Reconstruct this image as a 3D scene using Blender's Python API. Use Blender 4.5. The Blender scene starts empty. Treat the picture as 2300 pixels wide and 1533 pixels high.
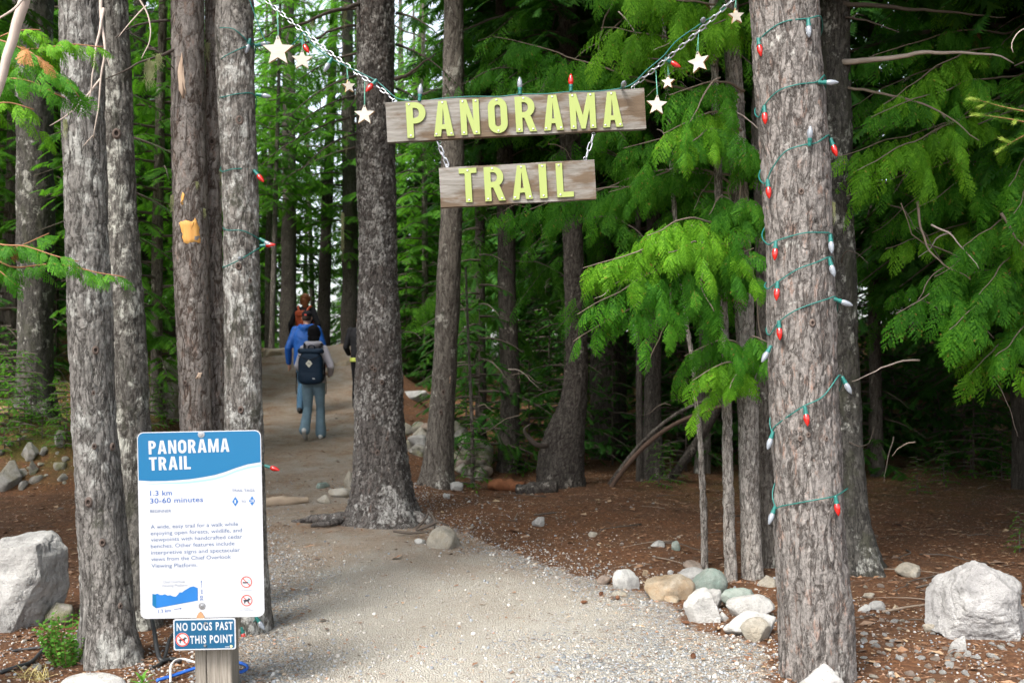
import bpy, math, random
import numpy as np
from mathutils import Vector, Matrix, Quaternion

S = bpy.context.scene
COL = S.collection
# ------------------------------------------------------------------ camera, sky, sun, exposure
F = 2236.0                                   # 35 mm lens on a 36 mm sensor, in pixels of the 2300 px wide photograph
CAM_Z = 1.6
cam = bpy.data.cameras.new('camera'); cam.lens = 35.0; cam.sensor_width = 36.0
cam.shift_y = 49.5 / 2300.0
cam.clip_start = 0.05; cam.clip_end = 900.0
cam.dof.use_dof = True; cam.dof.focus_distance = 5.4; cam.dof.aperture_fstop = 4.0
camo = bpy.data.objects.new('camera', cam); COL.objects.link(camo)
camo.location = (0, 0, CAM_Z); camo.rotation_euler = (math.pi / 2, 0, 0)
S.camera = camo
SUN_EL, SUN_AZ = math.radians(52), math.radians(215)      # azimuth of the sun: behind the camera, a little to the left
w = bpy.data.worlds.new('World'); S.world = w; w.use_nodes = True
wn = w.node_tree; wn.nodes.clear()
sky = wn.nodes.new('ShaderNodeTexSky'); sky.sky_type = 'NISHITA'; sky.sun_disc = False
sky.sun_elevation = SUN_EL; sky.sun_rotation = SUN_AZ
sky.air_density = 1.0; sky.dust_density = 4.0; sky.ozone_density = 1.0
hs = wn.nodes.new('ShaderNodeHueSaturation'); hs.inputs['Saturation'].default_value = 0.45
bg = wn.nodes.new('ShaderNodeBackground'); bg.inputs['Strength'].default_value = 0.15
wo = wn.nodes.new('ShaderNodeOutputWorld')
wn.links.new(sky.outputs[0], hs.inputs['Color']); wn.links.new(hs.outputs[0], bg.inputs['Color']); wn.links.new(bg.outputs[0], wo.inputs[0])
sl = bpy.data.lights.new('sun', 'SUN'); sl.energy = 1.5; sl.angle = math.radians(20); sl.color = (1.0, 0.95, 0.88)
so = bpy.data.objects.new('sun', sl); COL.objects.link(so)
sdir = Vector((math.sin(SUN_AZ) * math.cos(SUN_EL), math.cos(SUN_AZ) * math.cos(SUN_EL), math.sin(SUN_EL)))   # towards the sun
so.rotation_euler = sdir.to_track_quat('Z', 'Y').to_euler(); so.location = (-6, -10, 14)
S.view_settings.view_transform = 'Standard'; S.view_settings.look = 'None'
S.view_settings.exposure = 1.86; S.view_settings.gamma = 1.0; S.view_settings.use_curve_mapping = False
S.render.engine = 'CYCLES'
S.cycles.use_denoising = True
S.cycles.max_bounces = 8; S.cycles.diffuse_bounces = 4; S.cycles.transmission_bounces = 4; S.cycles.glossy_bounces = 3
S.cycles.sample_clamp_indirect = 6.0

def P(px, py, Y):
    return np.array(((px - 1150.0) / F * Y, Y, CAM_Z - (py - 816.0) / F * Y))
rng = np.random.default_rng(7)
random.seed(7)

# ------------------------------------------------------------------ object helpers
def prop(o, label=None, cat=None, group=None, kind=None):
    if label: o['label'] = label
    if cat: o['category'] = cat
    if group: o['group'] = group
    if kind: o['kind'] = kind
    return o

def empty(name, loc, label=None, cat=None, group=None, kind=None, rot=(0, 0, 0)):
    o = bpy.data.objects.new(name, None); COL.objects.link(o)
    o.location = tuple(float(c) for c in loc); o.rotation_euler = rot
    o.empty_display_size = 0.1
    return prop(o, label, cat, group, kind)

def new_mesh(name, V, faces, mats=(), midx=None, smooth=False, attrs=None):
    """faces: list of (M,3) / (M,4) int arrays"""
    V = np.asarray(V, dtype=np.float32).reshape(-1, 3)
    fl = [np.asarray(f, dtype=np.int32) for f in (faces if isinstance(faces, (list, tuple)) else [faces])]
    fl = [f for f in fl if len(f)]
    me = bpy.data.meshes.new(name)
    me.vertices.add(len(V)); me.vertices.foreach_set('co', V.ravel())
    loops = np.concatenate([f.ravel() for f in fl])
    tot = np.concatenate([np.full(len(f), f.shape[1], dtype=np.int32) for f in fl])
    st = np.concatenate(([0], np.cumsum(tot)[:-1])).astype(np.int32)
    me.loops.add(len(loops)); me.loops.foreach_set('vertex_index', loops)
    me.polygons.add(len(tot)); me.polygons.foreach_set('loop_start', st)
    try: me.polygons.foreach_set('loop_total', tot)
    except Exception: pass
    if midx is not None: me.polygons.foreach_set('material_index', np.asarray(midx, dtype=np.int32))
    me.polygons.foreach_set('use_smooth', np.full(len(tot), bool(smooth)))
    for m in mats: me.materials.append(m)
    if attrs:
        for k, a in attrs.items():
            at = me.attributes.new(k, 'FLOAT', 'POINT'); at.data.foreach_set('value', np.asarray(a, dtype=np.float32))
    me.update(calc_edges=True); me.validate()
    return me

def link(name, me, parent=None, loc=None, rot=None, label=None, cat=None, group=None, kind=None):
    o = bpy.data.objects.new(name, me); COL.objects.link(o)
    if parent is not None: o.parent = parent
    if loc is not None: o.location = tuple(float(c) for c in loc)
    if rot is not None: o.rotation_euler = rot
    return prop(o, label, cat, group, kind)

class MB:
    """collects pieces of ONE mesh"""
    def __init__(s): s.v = []; s.f = []; s.m = []; s.n = 0
    def add(s, V, faces, mi=0):
        V = np.asarray(V, dtype=float).reshape(-1, 3)
        for f in (faces if isinstance(faces, list) else [faces]):
            f = np.asarray(f, dtype=int)
            if len(f): s.f.append(f + s.n); s.m.append(np.full(len(f), mi))
        s.v.append(V); s.n += len(V); return s
    def mesh(s, name, mats, smooth=False):
        return new_mesh(name, np.concatenate(s.v), s.f, mats, np.concatenate(s.m), smooth)
    def build(s, name, mats, parent=None, smooth=False, **k):
        return link(name, s.mesh(name, mats if isinstance(mats, (list, tuple)) else [mats], smooth), parent, **k)

# ------------------------------------------------------------------ numpy noise
def _h(ix, iy, iz, sd):
    n = (ix.astype(np.int64) * 374761393 + iy.astype(np.int64) * 668265263 + iz.astype(np.int64) * 2147483647 + sd * 974634777) & 0xFFFFFFFF
    n = ((n ^ (n >> 13)) * 1274126177) & 0xFFFFFFFF
    n = ((n ^ (n >> 15)) * 2246822519) & 0xFFFFFFFF
    return ((n ^ (n >> 16)) & 0xFFFFFF) / 16777215.0
def vnoise(p, sd=0):
    i = np.floor(p).astype(np.int64); f = p - i; f = f * f * (3 - 2 * f)
    r = 0
    for a in (0, 1):
        for b in (0, 1):
            for c in (0, 1):
                wt = (f[:, 0] if a else 1 - f[:, 0]) * (f[:, 1] if b else 1 - f[:, 1]) * (f[:, 2] if c else 1 - f[:, 2])
                r = r + wt * _h(i[:, 0] + a, i[:, 1] + b, i[:, 2] + c, sd)
    return r * 2 - 1
def fbm(p, o=4, sd=0, g=0.5):
    r = 0; a = 1.0; t = 0
    for k in range(o):
        r = r + a * vnoise(p * (2.03 ** k) + 17.3 * k, sd + k); t += a; a *= g
    return r / t
def worley(p, sd=0):
    i = np.floor(p).astype(np.int64); f = p - i
    d1 = np.full(len(p), 9.0); d2 = np.full(len(p), 9.0)
    for a in (-1, 0, 1):
        for b in (-1, 0, 1):
            for c in (-1, 0, 1):
                x, y, z = i[:, 0] + a, i[:, 1] + b, i[:, 2] + c
                q = np.stack((a + _h(x, y, z, sd), b + _h(x, y, z, sd + 1), c + _h(x, y, z, sd + 2)), 1) - f
                d = np.sqrt((q * q).sum(1))
                m = d < d1
                d2 = np.where(m, d1, np.minimum(d2, d)); d1 = np.where(m, d, d1)
    return d1, d2
def sstep(a, b, x):
    t = np.clip((x - a) / (b - a), 0, 1); return t * t * (3 - 2 * t)

# ------------------------------------------------------------------ geometry helpers
def smooth_curve(ctrl, n):
    """Catmull-Rom through ctrl (K,D), n samples, uniform in arc length"""
    c = np.asarray(ctrl, dtype=float)
    if len(c) == 2:
        t = np.linspace(0, 1, n)[:, None]; return c[0] * (1 - t) + c[1] * t
    p = np.vstack((2 * c[0] - c[1], c, 2 * c[-1] - c[-2])); out = []
    for k in range(len(c) - 1):
        t = np.linspace(0, 1, 24, endpoint=False)[:, None]
        a, b, d, e = p[k], p[k + 1], p[k + 2], p[k + 3]
        out.append(0.5 * ((2 * b) + (d - a) * t + (2 * a - 5 * b + 4 * d - e) * t ** 2 + (3 * b - a - 3 * d + e) * t ** 3))
    out = np.vstack(out + [c[-1:]])
    s = np.concatenate(([0], np.cumsum(np.linalg.norm(np.diff(out[:, :3], axis=0), axis=1))))
    q = np.linspace(0, s[-1], n)
    return np.stack([np.interp(q, s, out[:, j]) for j in range(out.shape[1])], 1)

def frames(C):
    """parallel transport frames along C -> T, N, B"""
    T = np.gradient(C, axis=0); T /= np.linalg.norm(T, axis=1)[:, None] + 1e-12
    N = np.zeros_like(T)
    r = np.array((1.0, 0, 0)) if abs(T[0, 0]) < 0.8 else np.array((0, 1.0, 0))
    n = r - T[0] * (r @ T[0]); N[0] = n / np.linalg.norm(n)
    for k in range(1, len(C)):
        n = N[k - 1] - T[k] * (N[k - 1] @ T[k]); N[k] = n / (np.linalg.norm(n) + 1e-12)
    return T, N, np.cross(T, N)

def grid_faces(nr, ns, wrap=True):
    a = np.arange(nr - 1)[:, None] * ns; j = np.arange(ns if wrap else ns - 1)[None, :]
    k = (j + 1) % ns
    return np.stack((a + j, a + k, a + ns + k, a + ns + j), -1).reshape(-1, 4)

def tube(C, R, ns=6, cap=True):
    C = np.asarray(C, dtype=float); R = np.broadcast_to(np.asarray(R, dtype=float), (len(C),))
    T, N, B = frames(C)
    th = np.arange(ns) / ns * 2 * np.pi
    V = C[:, None, :] + R[:, None, None] * (np.cos(th)[None, :, None] * N[:, None, :] + np.sin(th)[None, :, None] * B[:, None, :])
    V = V.reshape(-1, 3); fs = [grid_faces(len(C), ns)]
    if cap:
        n = len(V); V = np.vstack((V, C[0], C[-1])); j = np.arange(ns); k = (j + 1) % ns
        o = (len(C) - 1) * ns
        fs.append(np.stack((k, j, np.full(ns, n)), 1)); fs.append(np.stack((o + j, o + k, np.full(ns, n + 1)), 1))
    return V, fs

def box(cx, cy, cz, sx, sy, sz):
    V = np.array([(x, y, z) for x in (-.5, .5) for y in (-.5, .5) for z in (-.5, .5)]) * (sx, sy, sz) + (cx, cy, cz)
    return V, np.array([(0, 1, 3, 2), (4, 6, 7, 5), (0, 4, 5, 1), (2, 3, 7, 6), (0, 2, 6, 4), (1, 5, 7, 3)])

def lathe(prof, ns=12):
    """prof: (r, z) pairs"""
    pr = np.asarray(prof, dtype=float); th = np.arange(ns) / ns * 2 * np.pi
    V = np.stack((pr[:, 0, None] * np.cos(th), pr[:, 0, None] * np.sin(th), np.broadcast_to(pr[:, 1, None], (len(pr), ns))), -1).reshape(-1, 3)
    return V, [grid_faces(len(pr), ns)]

def stamp(tv, tf, O, X, Y, Z):
    """copies of template (tv, tf) at O with axes X, Y, Z ((M,3) each)"""
    V = O[:, None, :] + tv[None, :, 0, None] * X[:, None, :] + tv[None, :, 1, None] * Y[:, None, :] + tv[None, :, 2, None] * Z[:, None, :]
    M, n = len(O), len(tv)
    Fa = (tf[None] + (np.arange(M) * n)[:, None, None]).reshape(-1, tf.shape[1])
    return V.reshape(-1, 3), Fa
def unit(a):
    a = np.asarray(a, dtype=float); return a / (np.linalg.norm(a, axis=-1, keepdims=True) + 1e-12)

# ------------------------------------------------------------------ node material helpers
class Mat:
    def __init__(s, name):
        s.m = bpy.data.materials.new(name); s.m.use_nodes = True; s.t = s.m.node_tree; s.t.nodes.clear()
        s.out = s.n('ShaderNodeOutputMaterial'); s.coord = None
    def n(s, ty, **k):
        nd = s.t.nodes.new(ty)
        for a, v in k.items(): setattr(nd, a, v)
        return nd
    def l(s, a, b): s.t.links.new(a, b)
    def put(s, sock, v):
        if hasattr(v, 'is_output'): s.l(v, sock)
        elif v is not None:
            if isinstance(v, (tuple, list)) and len(v) == 3 and len(sock.default_value) == 4: v = (*v, 1)
            sock.default_value = v
    def obj(s):
        if s.coord is None: s.coord = s.n('ShaderNodeTexCoord').outputs['Object']
        return s.coord
    def mapping(s, scale, vec=None, loc=(0, 0, 0)):
        m = s.n('ShaderNodeMapping'); m.inputs['Scale'].default_value = scale; m.inputs['Location'].default_value = loc
        s.l(vec or s.obj(), m.inputs['Vector']); return m.outputs[0]
    def noise(s, sc, det=4, rough=0.55, vec=None, out='Fac', dist=0.0):
        n = s.n('ShaderNodeTexNoise'); n.inputs['Scale'].default_value = sc; n.inputs['Detail'].default_value = det
        n.inputs['Roughness'].default_value = rough; n.inputs['Distortion'].default_value = dist
        s.l(vec or s.obj(), n.inputs['Vector']); return n.outputs[out]
    def voro(s, sc, feat='F1', vec=None, out='Distance', rnd=1.0):
        n = s.n('ShaderNodeTexVoronoi'); n.feature = feat; n.inputs['Scale'].default_value = sc; n.inputs['Randomness'].default_value = rnd
        s.l(vec or s.obj(), n.inputs['Vector']); return n.outputs[out]
    def ramp(s, fac, stops, interp='LINEAR'):
        r = s.n('ShaderNodeValToRGB'); r.color_ramp.interpolation = interp; e = r.color_ramp.elements
        while len(e) < len(stops): e.new(0.5)
        for x, (p, c) in zip(e, stops):
            x.position = p; x.color = (c, c, c, 1) if not isinstance(c, (tuple, list)) else (*c, 1)
        s.l(fac, r.inputs[0]); return r.outputs[0]
    def mix(s, f, a, b, bt='MIX'):
        m = s.n('ShaderNodeMix'); m.data_type = 'RGBA'; m.blend_type = bt
        s.put(m.inputs[0], f); s.put(m.inputs[6], a); s.put(m.inputs[7], b); return m.outputs[2]
    def math(s, op, a, b=None, clamp=False):
        m = s.n('ShaderNodeMath', operation=op); m.use_clamp = clamp
        s.put(m.inputs[0], a)
        if b is not None: s.put(m.inputs[1], b)
        return m.outputs[0]
    def attr(s, name): return s.n('ShaderNodeAttribute', attribute_name=name).outputs['Fac']
    def bump(s, h, st=0.5, dist=0.01, nrm=None):
        b = s.n('ShaderNodeBump'); b.inputs['Strength'].default_value = st; b.inputs['Distance'].default_value = dist
        s.l(h, b.inputs['Height'])
        if nrm is not None: s.l(nrm, b.inputs['Normal'])
        return b.outputs[0]
    def pbr(s, col, rough=0.8, nrm=None, spec=0.3, metal=0.0, **k):
        p = s.n('ShaderNodeBsdfPrincipled')
        s.put(p.inputs['Base Color'], col); s.put(p.inputs['Roughness'], rough); s.put(p.inputs['Metallic'], metal)
        p.inputs['Specular IOR Level'].default_value = spec
        for a, v in k.items(): s.put(p.inputs[a.replace('_', ' ')], v)
        if nrm is not None: s.l(nrm, p.inputs['Normal'])
        s.l(p.outputs[0], s.out.inputs[0]); return p
def plain(name, col, rough=0.6, spec=0.4, metal=0.0, var=0.12, scale=20.0, bump=0.0, **k):
    m = Mat(name); n = m.noise(scale, 4)
    c = m.mix(n, tuple(x * (1 - var) for x in col), tuple(min(1, x * (1 + var)) for x in col))
    m.pbr(c, rough, m.bump(n, bump, 0.004) if bump else None, spec, metal, **k); return m.m
# ------------------------------------------------------------------ terrain
PY = [0, 5, 6.5, 8, 9.5, 11, 12.5, 14.5, 17, 20, 24, 40, 300]
PX = [.2, -.05, -.3, -.8, -1.75, -2.25, -2.55, -2.9, -3.35, -3.95, -4.8, -8, -60]
PW = [3.2, 1.45, 1.4, 1.15, 1.0, 1.0, 1.05, 1.15, 1.2, 1.2, 1.2, 1.2, 1.2]
PZY = [0, 8, 10, 12, 14.5, 17, 20, 22.5, 24, 30, 45, 100, 400]
PZ = [0, 0, .08, .22, .5, .78, 1.35, 1.93, 2.0, 1.2, -4, -25, -30]
def path_d(x, y):
    return (x - np.interp(y, PY, PX)), np.interp(y, PY, PW)
def ground_z(x, y, rough=True):
    x = np.asarray(x, dtype=float); y = np.asarray(y, dtype=float)
    d, hw = path_d(x, y)
    zp = np.interp(y, PZY, PZ)
    right = np.interp(y, [0, 9, 12, 16, 22, 30, 45, 100, 400], [0, .02, .06, .12, .7, 1.4, 2.0, -10, -30])
    right = right + 1.2 * sstep(15, 26, y) * sstep(2, 7, x) * sstep(70, 40, y)
    right = right + 0.42 * np.exp(-((x + 1.5) / .75) ** 2 - ((y - 16.3) / 1.7) ** 2)
    right = right + 0.10 * np.exp(-((x - .9) / 1.4) ** 2 - ((y - 10.6) / 1.3) ** 2)
    left = np.interp(y, [0, 11.3, 12.6, 14, 22, 30, 45, 100, 400], [0, .1, .85, 1.1, 2.2, 2.6, 1.0, -15, -30])
    left = left + sstep(11, 12.2, y) * sstep(-4.4, -5.4, x) * fbm(np.stack((x * 1.3, y * 1.3, 0 * x), 1), 4, 61) * .5
    left = left * sstep(-3.3, -4.6, x) + zp * (1 - sstep(-3.3, -4.6, x))
    br = sstep(0, 1.3, d - hw); bl = sstep(0, 1.0, -d - hw)
    z = np.where(d > 0, zp * (1 - br) + right * br, zp * (1 - bl) + left * bl)
    if rough:
        p = np.stack((x, y, 0 * x), 1)
        off = sstep(-.3, .5, np.abs(d) - hw)
        z = z + sstep(13, 20, y) * sstep(40, 26, y) * (fbm(p * .8, 4, 77) * .16 + .22 * sstep(-.2, 1.2, np.abs(d) - hw))
        z = z + fbm(p * 0.9, 3, 5) * (.02 + .07 * off * sstep(5, 12, y)) + fbm(p * 5, 3, 9) * (.006 + .012 * off)
    return z
def gz(x, y): return float(ground_z(np.array([x]), np.array([y]))[0])
def on_ground(px, py, y0=2.0, y1=60.0):
    """first point of the ground met by the ray through a point of the photograph"""
    ys = np.linspace(y0, y1, 6000); xs = (px - 1150) / F * ys; zs = CAM_Z - (py - 816) / F * ys
    g = ground_z(xs, ys); k = np.argmax(g >= zs)
    return np.array((xs[k], ys[k], g[k]))

def gravel_mask(x, y):
    d, hw = path_d(x, y); p = np.stack((x, y, 0 * x), 1)
    e = np.abs(d) - hw + fbm(p * 1.6, 4, 21) * 0.35
    return 1 - sstep(-.25, .3, e)

def ground_mat():
    m = Mat('forest_ground'); mask = m.attr('gravel'); front = m.attr('loose')
    # gravel: pebbles over tan grit
    v1 = m.voro(62, out='Color'); d1 = m.voro(62); e1 = m.voro(62, 'DISTANCE_TO_EDGE')
    sep = m.n('ShaderNodeSeparateColor'); m.l(v1, sep.inputs[0])
    peb = m.ramp(sep.outputs[0], [(0, (.20, .22, .24)), (.18, (.34, .34, .33)), (.4, (.46, .46, .445)), (.55, (.22, .25, .28)), (.7, (.54, .54, .525)), (.84, (.30, .265, .215)), (.95, (.19, .12, .08)), (1, (.58, .575, .56))])
    v2 = m.voro(170, out='Color'); sep2 = m.n('ShaderNodeSeparateColor'); m.l(v2, sep2.inputs[0])
    grit = m.ramp(sep2.outputs[1], [(0, (.20, .178, .145)), (.3, (.37, .345, .295)), (.6, (.46, .44, .395)), (.85, (.55, .535, .495)), (1, (.22, .23, .24))])
    sand = m.ramp(m.noise(1.3, 5), [(.3, (.30, .255, .195)), (.7, (.45, .42, .36))])
    grit = m.mix(.45, grit, sand)
    loose = m.math('ADD', front, m.math('MULTIPLY', m.math('SUBTRACT', m.noise(2.2, 5), .5), 1.2))
    pick = m.math('GREATER_THAN', loose, m.math('MULTIPLY_ADD', sep.outputs[1], .9))
    far = m.attr('earth'); er = m.ramp(m.noise(26, 7, .7), [(.3, (.145, .080, .042)), (.55, (.285, .188, .115)), (.75, (.39, .30, .205))])
    grit = m.mix(m.math('MULTIPLY', far, m.ramp(m.noise(2.4, 6, .65), [(.34, .25), (.62, .95)])), grit, er)
    grav = m.mix(pick, grit, peb)
    # duff: red-brown needles, chips
    st = m.mapping((1.0, 1.0, 1.0))
    nz = m.noise(34, 8, .72); nz2 = m.noise(3.5, 6, .6)
    duff = m.ramp(nz, [(.25, (.040, .019, .010)), (.45, (.110, .048, .022)), (.6, (.185, .086, .037)), (.78, (.30, .18, .092))])
    duff = m.mix(m.ramp(nz2, [(.42, 0), (.66, 1)]), duff, m.mix(.5, duff, (.075, .045, .028)))
    v3 = m.voro(48, out='Color'); sep3 = m.n('ShaderNodeSeparateColor'); m.l(v3, sep3.inputs[0])
    chip = m.math('GREATER_THAN', sep3.outputs[2], .965)
    duff = m.mix(m.math('MULTIPLY', chip, m.ramp(m.voro(48), [(.25, 1), (.42, 0)])), duff, m.ramp(sep3.outputs[0], [(0, (.42, .36, .28)), (1, (.55, .5, .44))]))
    moss = m.attr('moss')
    mo = m.math('MULTIPLY', moss, m.ramp(m.noise(3.2, 6, .65), [(.40, 0), (.54, 1)]))
    duff = m.mix(mo, duff, m.ramp(m.noise(60, 4), [(.3, (.035, .045, .008)), (.7, (.12, .13, .02))]))
    # ragged edge between the two
    ed = m.math('ADD', mask, m.math('MULTIPLY', m.math('SUBTRACT', m.noise(11, 7, .7), .5), 1.1))
    k = m.ramp(ed, [(.38, 0), (.62, 1)])
    col = m.mix(k, duff, grav)
    hg = m.math('ADD', m.math('MULTIPLY', m.ramp(e1, [(0, 0), (.25, 1)]), m.math('MULTIPLY_ADD', pick, .8)), m.math('MULTIPLY', sep2.outputs[0], .3))
    hd = m.math('MULTIPLY', nz, 2.2)
    mx = m.n('ShaderNodeMix'); mx.data_type = 'FLOAT'; m.put(mx.inputs[0], k); m.put(mx.inputs[2], hd); m.put(mx.inputs[3], hg)
    m.pbr(col, .9, m.bump(mx.outputs[0], 1.0, .018), .25)
    return m.m
GROUND = ground_mat()

def axis(segs):
    out = [np.array([segs[0][0]])]
    for a, b, st in segs:
        n = max(1, int(round((b - a) / st))); out.append(np.linspace(a, b, n + 1)[1:])
    return np.concatenate(out)
gx = axis([(-400, -60, 40), (-60, -16, 4), (-16, -8, .4), (-8, 6, .06), (6, 14, .3), (14, 60, 4), (60, 400, 40)])
gy = axis([(-60, -8, 4), (-8, 3.5, .5), (3.5, 10, .06), (10, 17, .09), (17, 26, .2), (26, 60, 1.5), (60, 460, 25)])
GX, GY = np.meshgrid(gx, gy); gxf, gyf = GX.ravel(), GY.ravel()
gzv = ground_z(gxf, gyf); mk = gravel_mask(gxf, gyf)
dd, hh = path_d(gxf, gyf)
loose = np.clip(.22 + .8 * sstep(-.9, .0, np.abs(dd) - hh) * sstep(10.5, 8.0, gyf) + .8 * sstep(7.0, 5.0, gyf) * sstep(-.7, .7, dd), 0, 1)
moss = sstep(11.2, 12.2, gyf) * sstep(-4.2, -5.0, gxf) + .35 * sstep(9.5, 12.5, gyf) * sstep(.5, 3, gxf)
GV = np.stack((gxf, gyf, gzv), 1)
gf = grid_faces(len(gy), len(gx), False)
fm = mk[gf].mean(1) > .5
def sub(V, fcs, at):
    u, inv = np.unique(fcs, return_inverse=True)
    return V[u], inv.reshape(fcs.shape), {k: a[u] for k, a in at.items()}
earth = np.clip(sstep(6.4, 9.5, gyf) * .88 + .5 * sstep(-.7, .1, np.abs(dd) - hh), 0, 1)
at = {'earth': earth, 'gravel': mk, 'loose': loose, 'moss': np.clip(moss, 0, 1)}
v, f, a = sub(GV, gf[~fm], at)
link('forest_floor', new_mesh('forest_floor', v, [f], [GROUND], None, True, a), label='red-brown forest floor of needles, chips and moss', kind='structure')
v, f, a = sub(GV, gf[fm], at)
link('gravel_path', new_mesh('gravel_path', v, [f], [GROUND], None, True, a), label='pale gravel trail curving uphill between the trees', kind='structure')

# ------------------------------------------------------------------ bark
def bark_mat(name, base, inner, lichen=.3, dark=.2, pale=(.42, .42, .38), fine=1.0, moss=0.0, lsc=9.0, red=0.0):
    m = Mat(name)
    geo = m.n('ShaderNodeObjectInfo').outputs['Random']
    pl = m.attr('plate')
    st = m.mapping((1, 1, .35)); st2 = m.mapping((1, 1, .85))
    n1 = m.noise(45 * fine, 8, .68, st)
    cv = m.noise(17 * fine, 6, .62, m.mapping((1, 1, .24)), dist=.6); ck = m.math('MULTIPLY', m.math('ABSOLUTE', m.math('SUBTRACT', cv, .5)), 4.0)
    cv2 = m.noise(34 * fine, 4, .6, m.mapping((1, 1, .8), loc=(4, 4, 4)), dist=.4); ck2 = m.math('MULTIPLY', m.math('ABSOLUTE', m.math('SUBTRACT', cv2, .5)), 4.0)
    big0 = m.noise(3.3, 4, .6, m.mapping((1, 1, .5), loc=(8, 3, 2)))
    col = m.ramp(n1, [(.28, tuple(c * .5 for c in base)), (.48, base), (.72, tuple(c * 1.6 for c in base))])
    if red > 0:
        col = m.mix(m.math('MULTIPLY', m.ramp(m.noise(26, 6, .7, st), [(.55, 0), (.68, 1)]), red), col, (.24, .12, .075))
    crack = m.math('MULTIPLY', m.ramp(pl, [(.05, 0), (.45, 1)]), m.math('MULTIPLY', m.ramp(ck, [(0, .1), (.14, 1)]), m.ramp(ck2, [(0, .45), (.08, 1)])))
    col = m.mix(crack, inner, col)
    fl = m.math('MULTIPLY', m.ramp(m.noise(75 * fine, 5, .75, m.mapping((1, 1, .7), loc=(2, 7, 4))), [(.56, 0), (.66, .55)]), m.ramp(big0, [(.35, .35), (.65, 1)])); col = m.mix(fl, col, tuple(c * .8 for c in pale))
    # crustose lichen: pale rounded spots in clustered patches
    big = m.noise(2.1, 4, .6, st2); sp = m.noise(lsc * 2.4, 5, .6, st2); sp2 = m.noise(lsc * .8, 6, .62, st2)
    a = m.math('ADD', m.math('MULTIPLY', big, .7), m.math('ADD', m.math('MULTIPLY', sp, .5), m.math('MULTIPLY', sp2, .6)))
    t = 1.19 - lichen * .55
    lm = m.math('MULTIPLY', m.ramp(a, [(max(0, t - .02) / 2, 0), ((t + .035) / 2, 1)]) if False else m.ramp(m.math('MULTIPLY', a, .5), [(t / 2 - .012, 0), (t / 2 + .022, 1)]), m.ramp(crack, [(.2, .2), (.8, .95)]))
    lc = m.mix(m.noise(90, 3), pale, tuple(c * 1.35 for c in pale))
    col = m.mix(lm, col, lc)
    # dark crusts
    dk = m.noise(lsc * .7, 7, .7, m.mapping((1, 1, .6), loc=(3, 1, 7)))
    td = .72 - dark * .35
    dm = m.ramp(dk, [(td - .02, 0), (td + .05, .85)])
    col = m.mix(dm, col, m.mix(m.noise(120, 3), (.028, .028, .02), (.075, .075, .055)))
    if moss > 0:
        mm = m.ramp(m.noise(5, 6, .65, m.mapping((1, 1, .3), loc=(9, 2, 1))), [(.66 - moss * .3, 0), (.74 - moss * .3, .8)])
        col = m.mix(mm, col, (.10, .10, .025))
    h = m.math('ADD', m.math('MULTIPLY', n1, .9), m.math('ADD', m.math('ADD', m.math('MULTIPLY', m.ramp(ck, [(0, 0), (.2, 1)]), .8), m.math('MULTIPLY', m.ramp(ck2, [(0, 0), (.12, 1)]), .35)), m.math('ADD', m.math('MULTIPLY', lm, .18), m.math('MULTIPLY', m.noise(160 * fine, 4, .7, st2), .5))))
    m.pbr(col, .88, m.bump(h, .85, .012), .25)
    return m.m
B_GREY = bark_mat('bark_grey_lichen', (.180, .170, .157), (.040, .035, .030), .42, .34, (.31, .31, .288))
B_GREYD = bark_mat('bark_dark_lichen', (.125, .118, .105), (.04, .034, .028), .42, .48, (.34, .34, .30))
B_FLAKY = bark_mat('bark_brown_flaky', (.205, .184, .167), (.055, .036, .026), .26, .16, (.36, .34, .31), red=.5, fine=.8)
B_SPOT = bark_mat('bark_white_spots', (.170, .158, .143), (.045, .038, .033), .45, .44, (.315, .315, .295), lsc=12)
B_ROUGH = bark_mat('bark_dark_rough', (.128, .116, .107), (.034, .028, .025), .45, .14, (.34, .33, .31), fine=1.3, red=.3, lsc=18)
B_RIGHT = bark_mat('bark_ridged_grey', (.168, .154, .143), (.042, .034, .029), .22, .14, (.36, .355, .33), red=.6)
B_MID = bark_mat('bark_mid', (.135, .120, .102), (.04, .03, .025), .30, .2, (.33, .32, .28))
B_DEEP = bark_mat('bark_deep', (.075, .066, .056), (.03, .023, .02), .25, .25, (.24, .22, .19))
B_FURROW = bark_mat('bark_black_furrowed', (.070, .066, .058), (.022, .02, .018), .36, .55, (.30, .30, .27))
B_CEDAR = bark_mat('bark_cedar', (.33, .305, .275), (.06, .045, .035), .20, .1, (.36, .35, .31), fine=1.6, red=.25)

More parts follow.
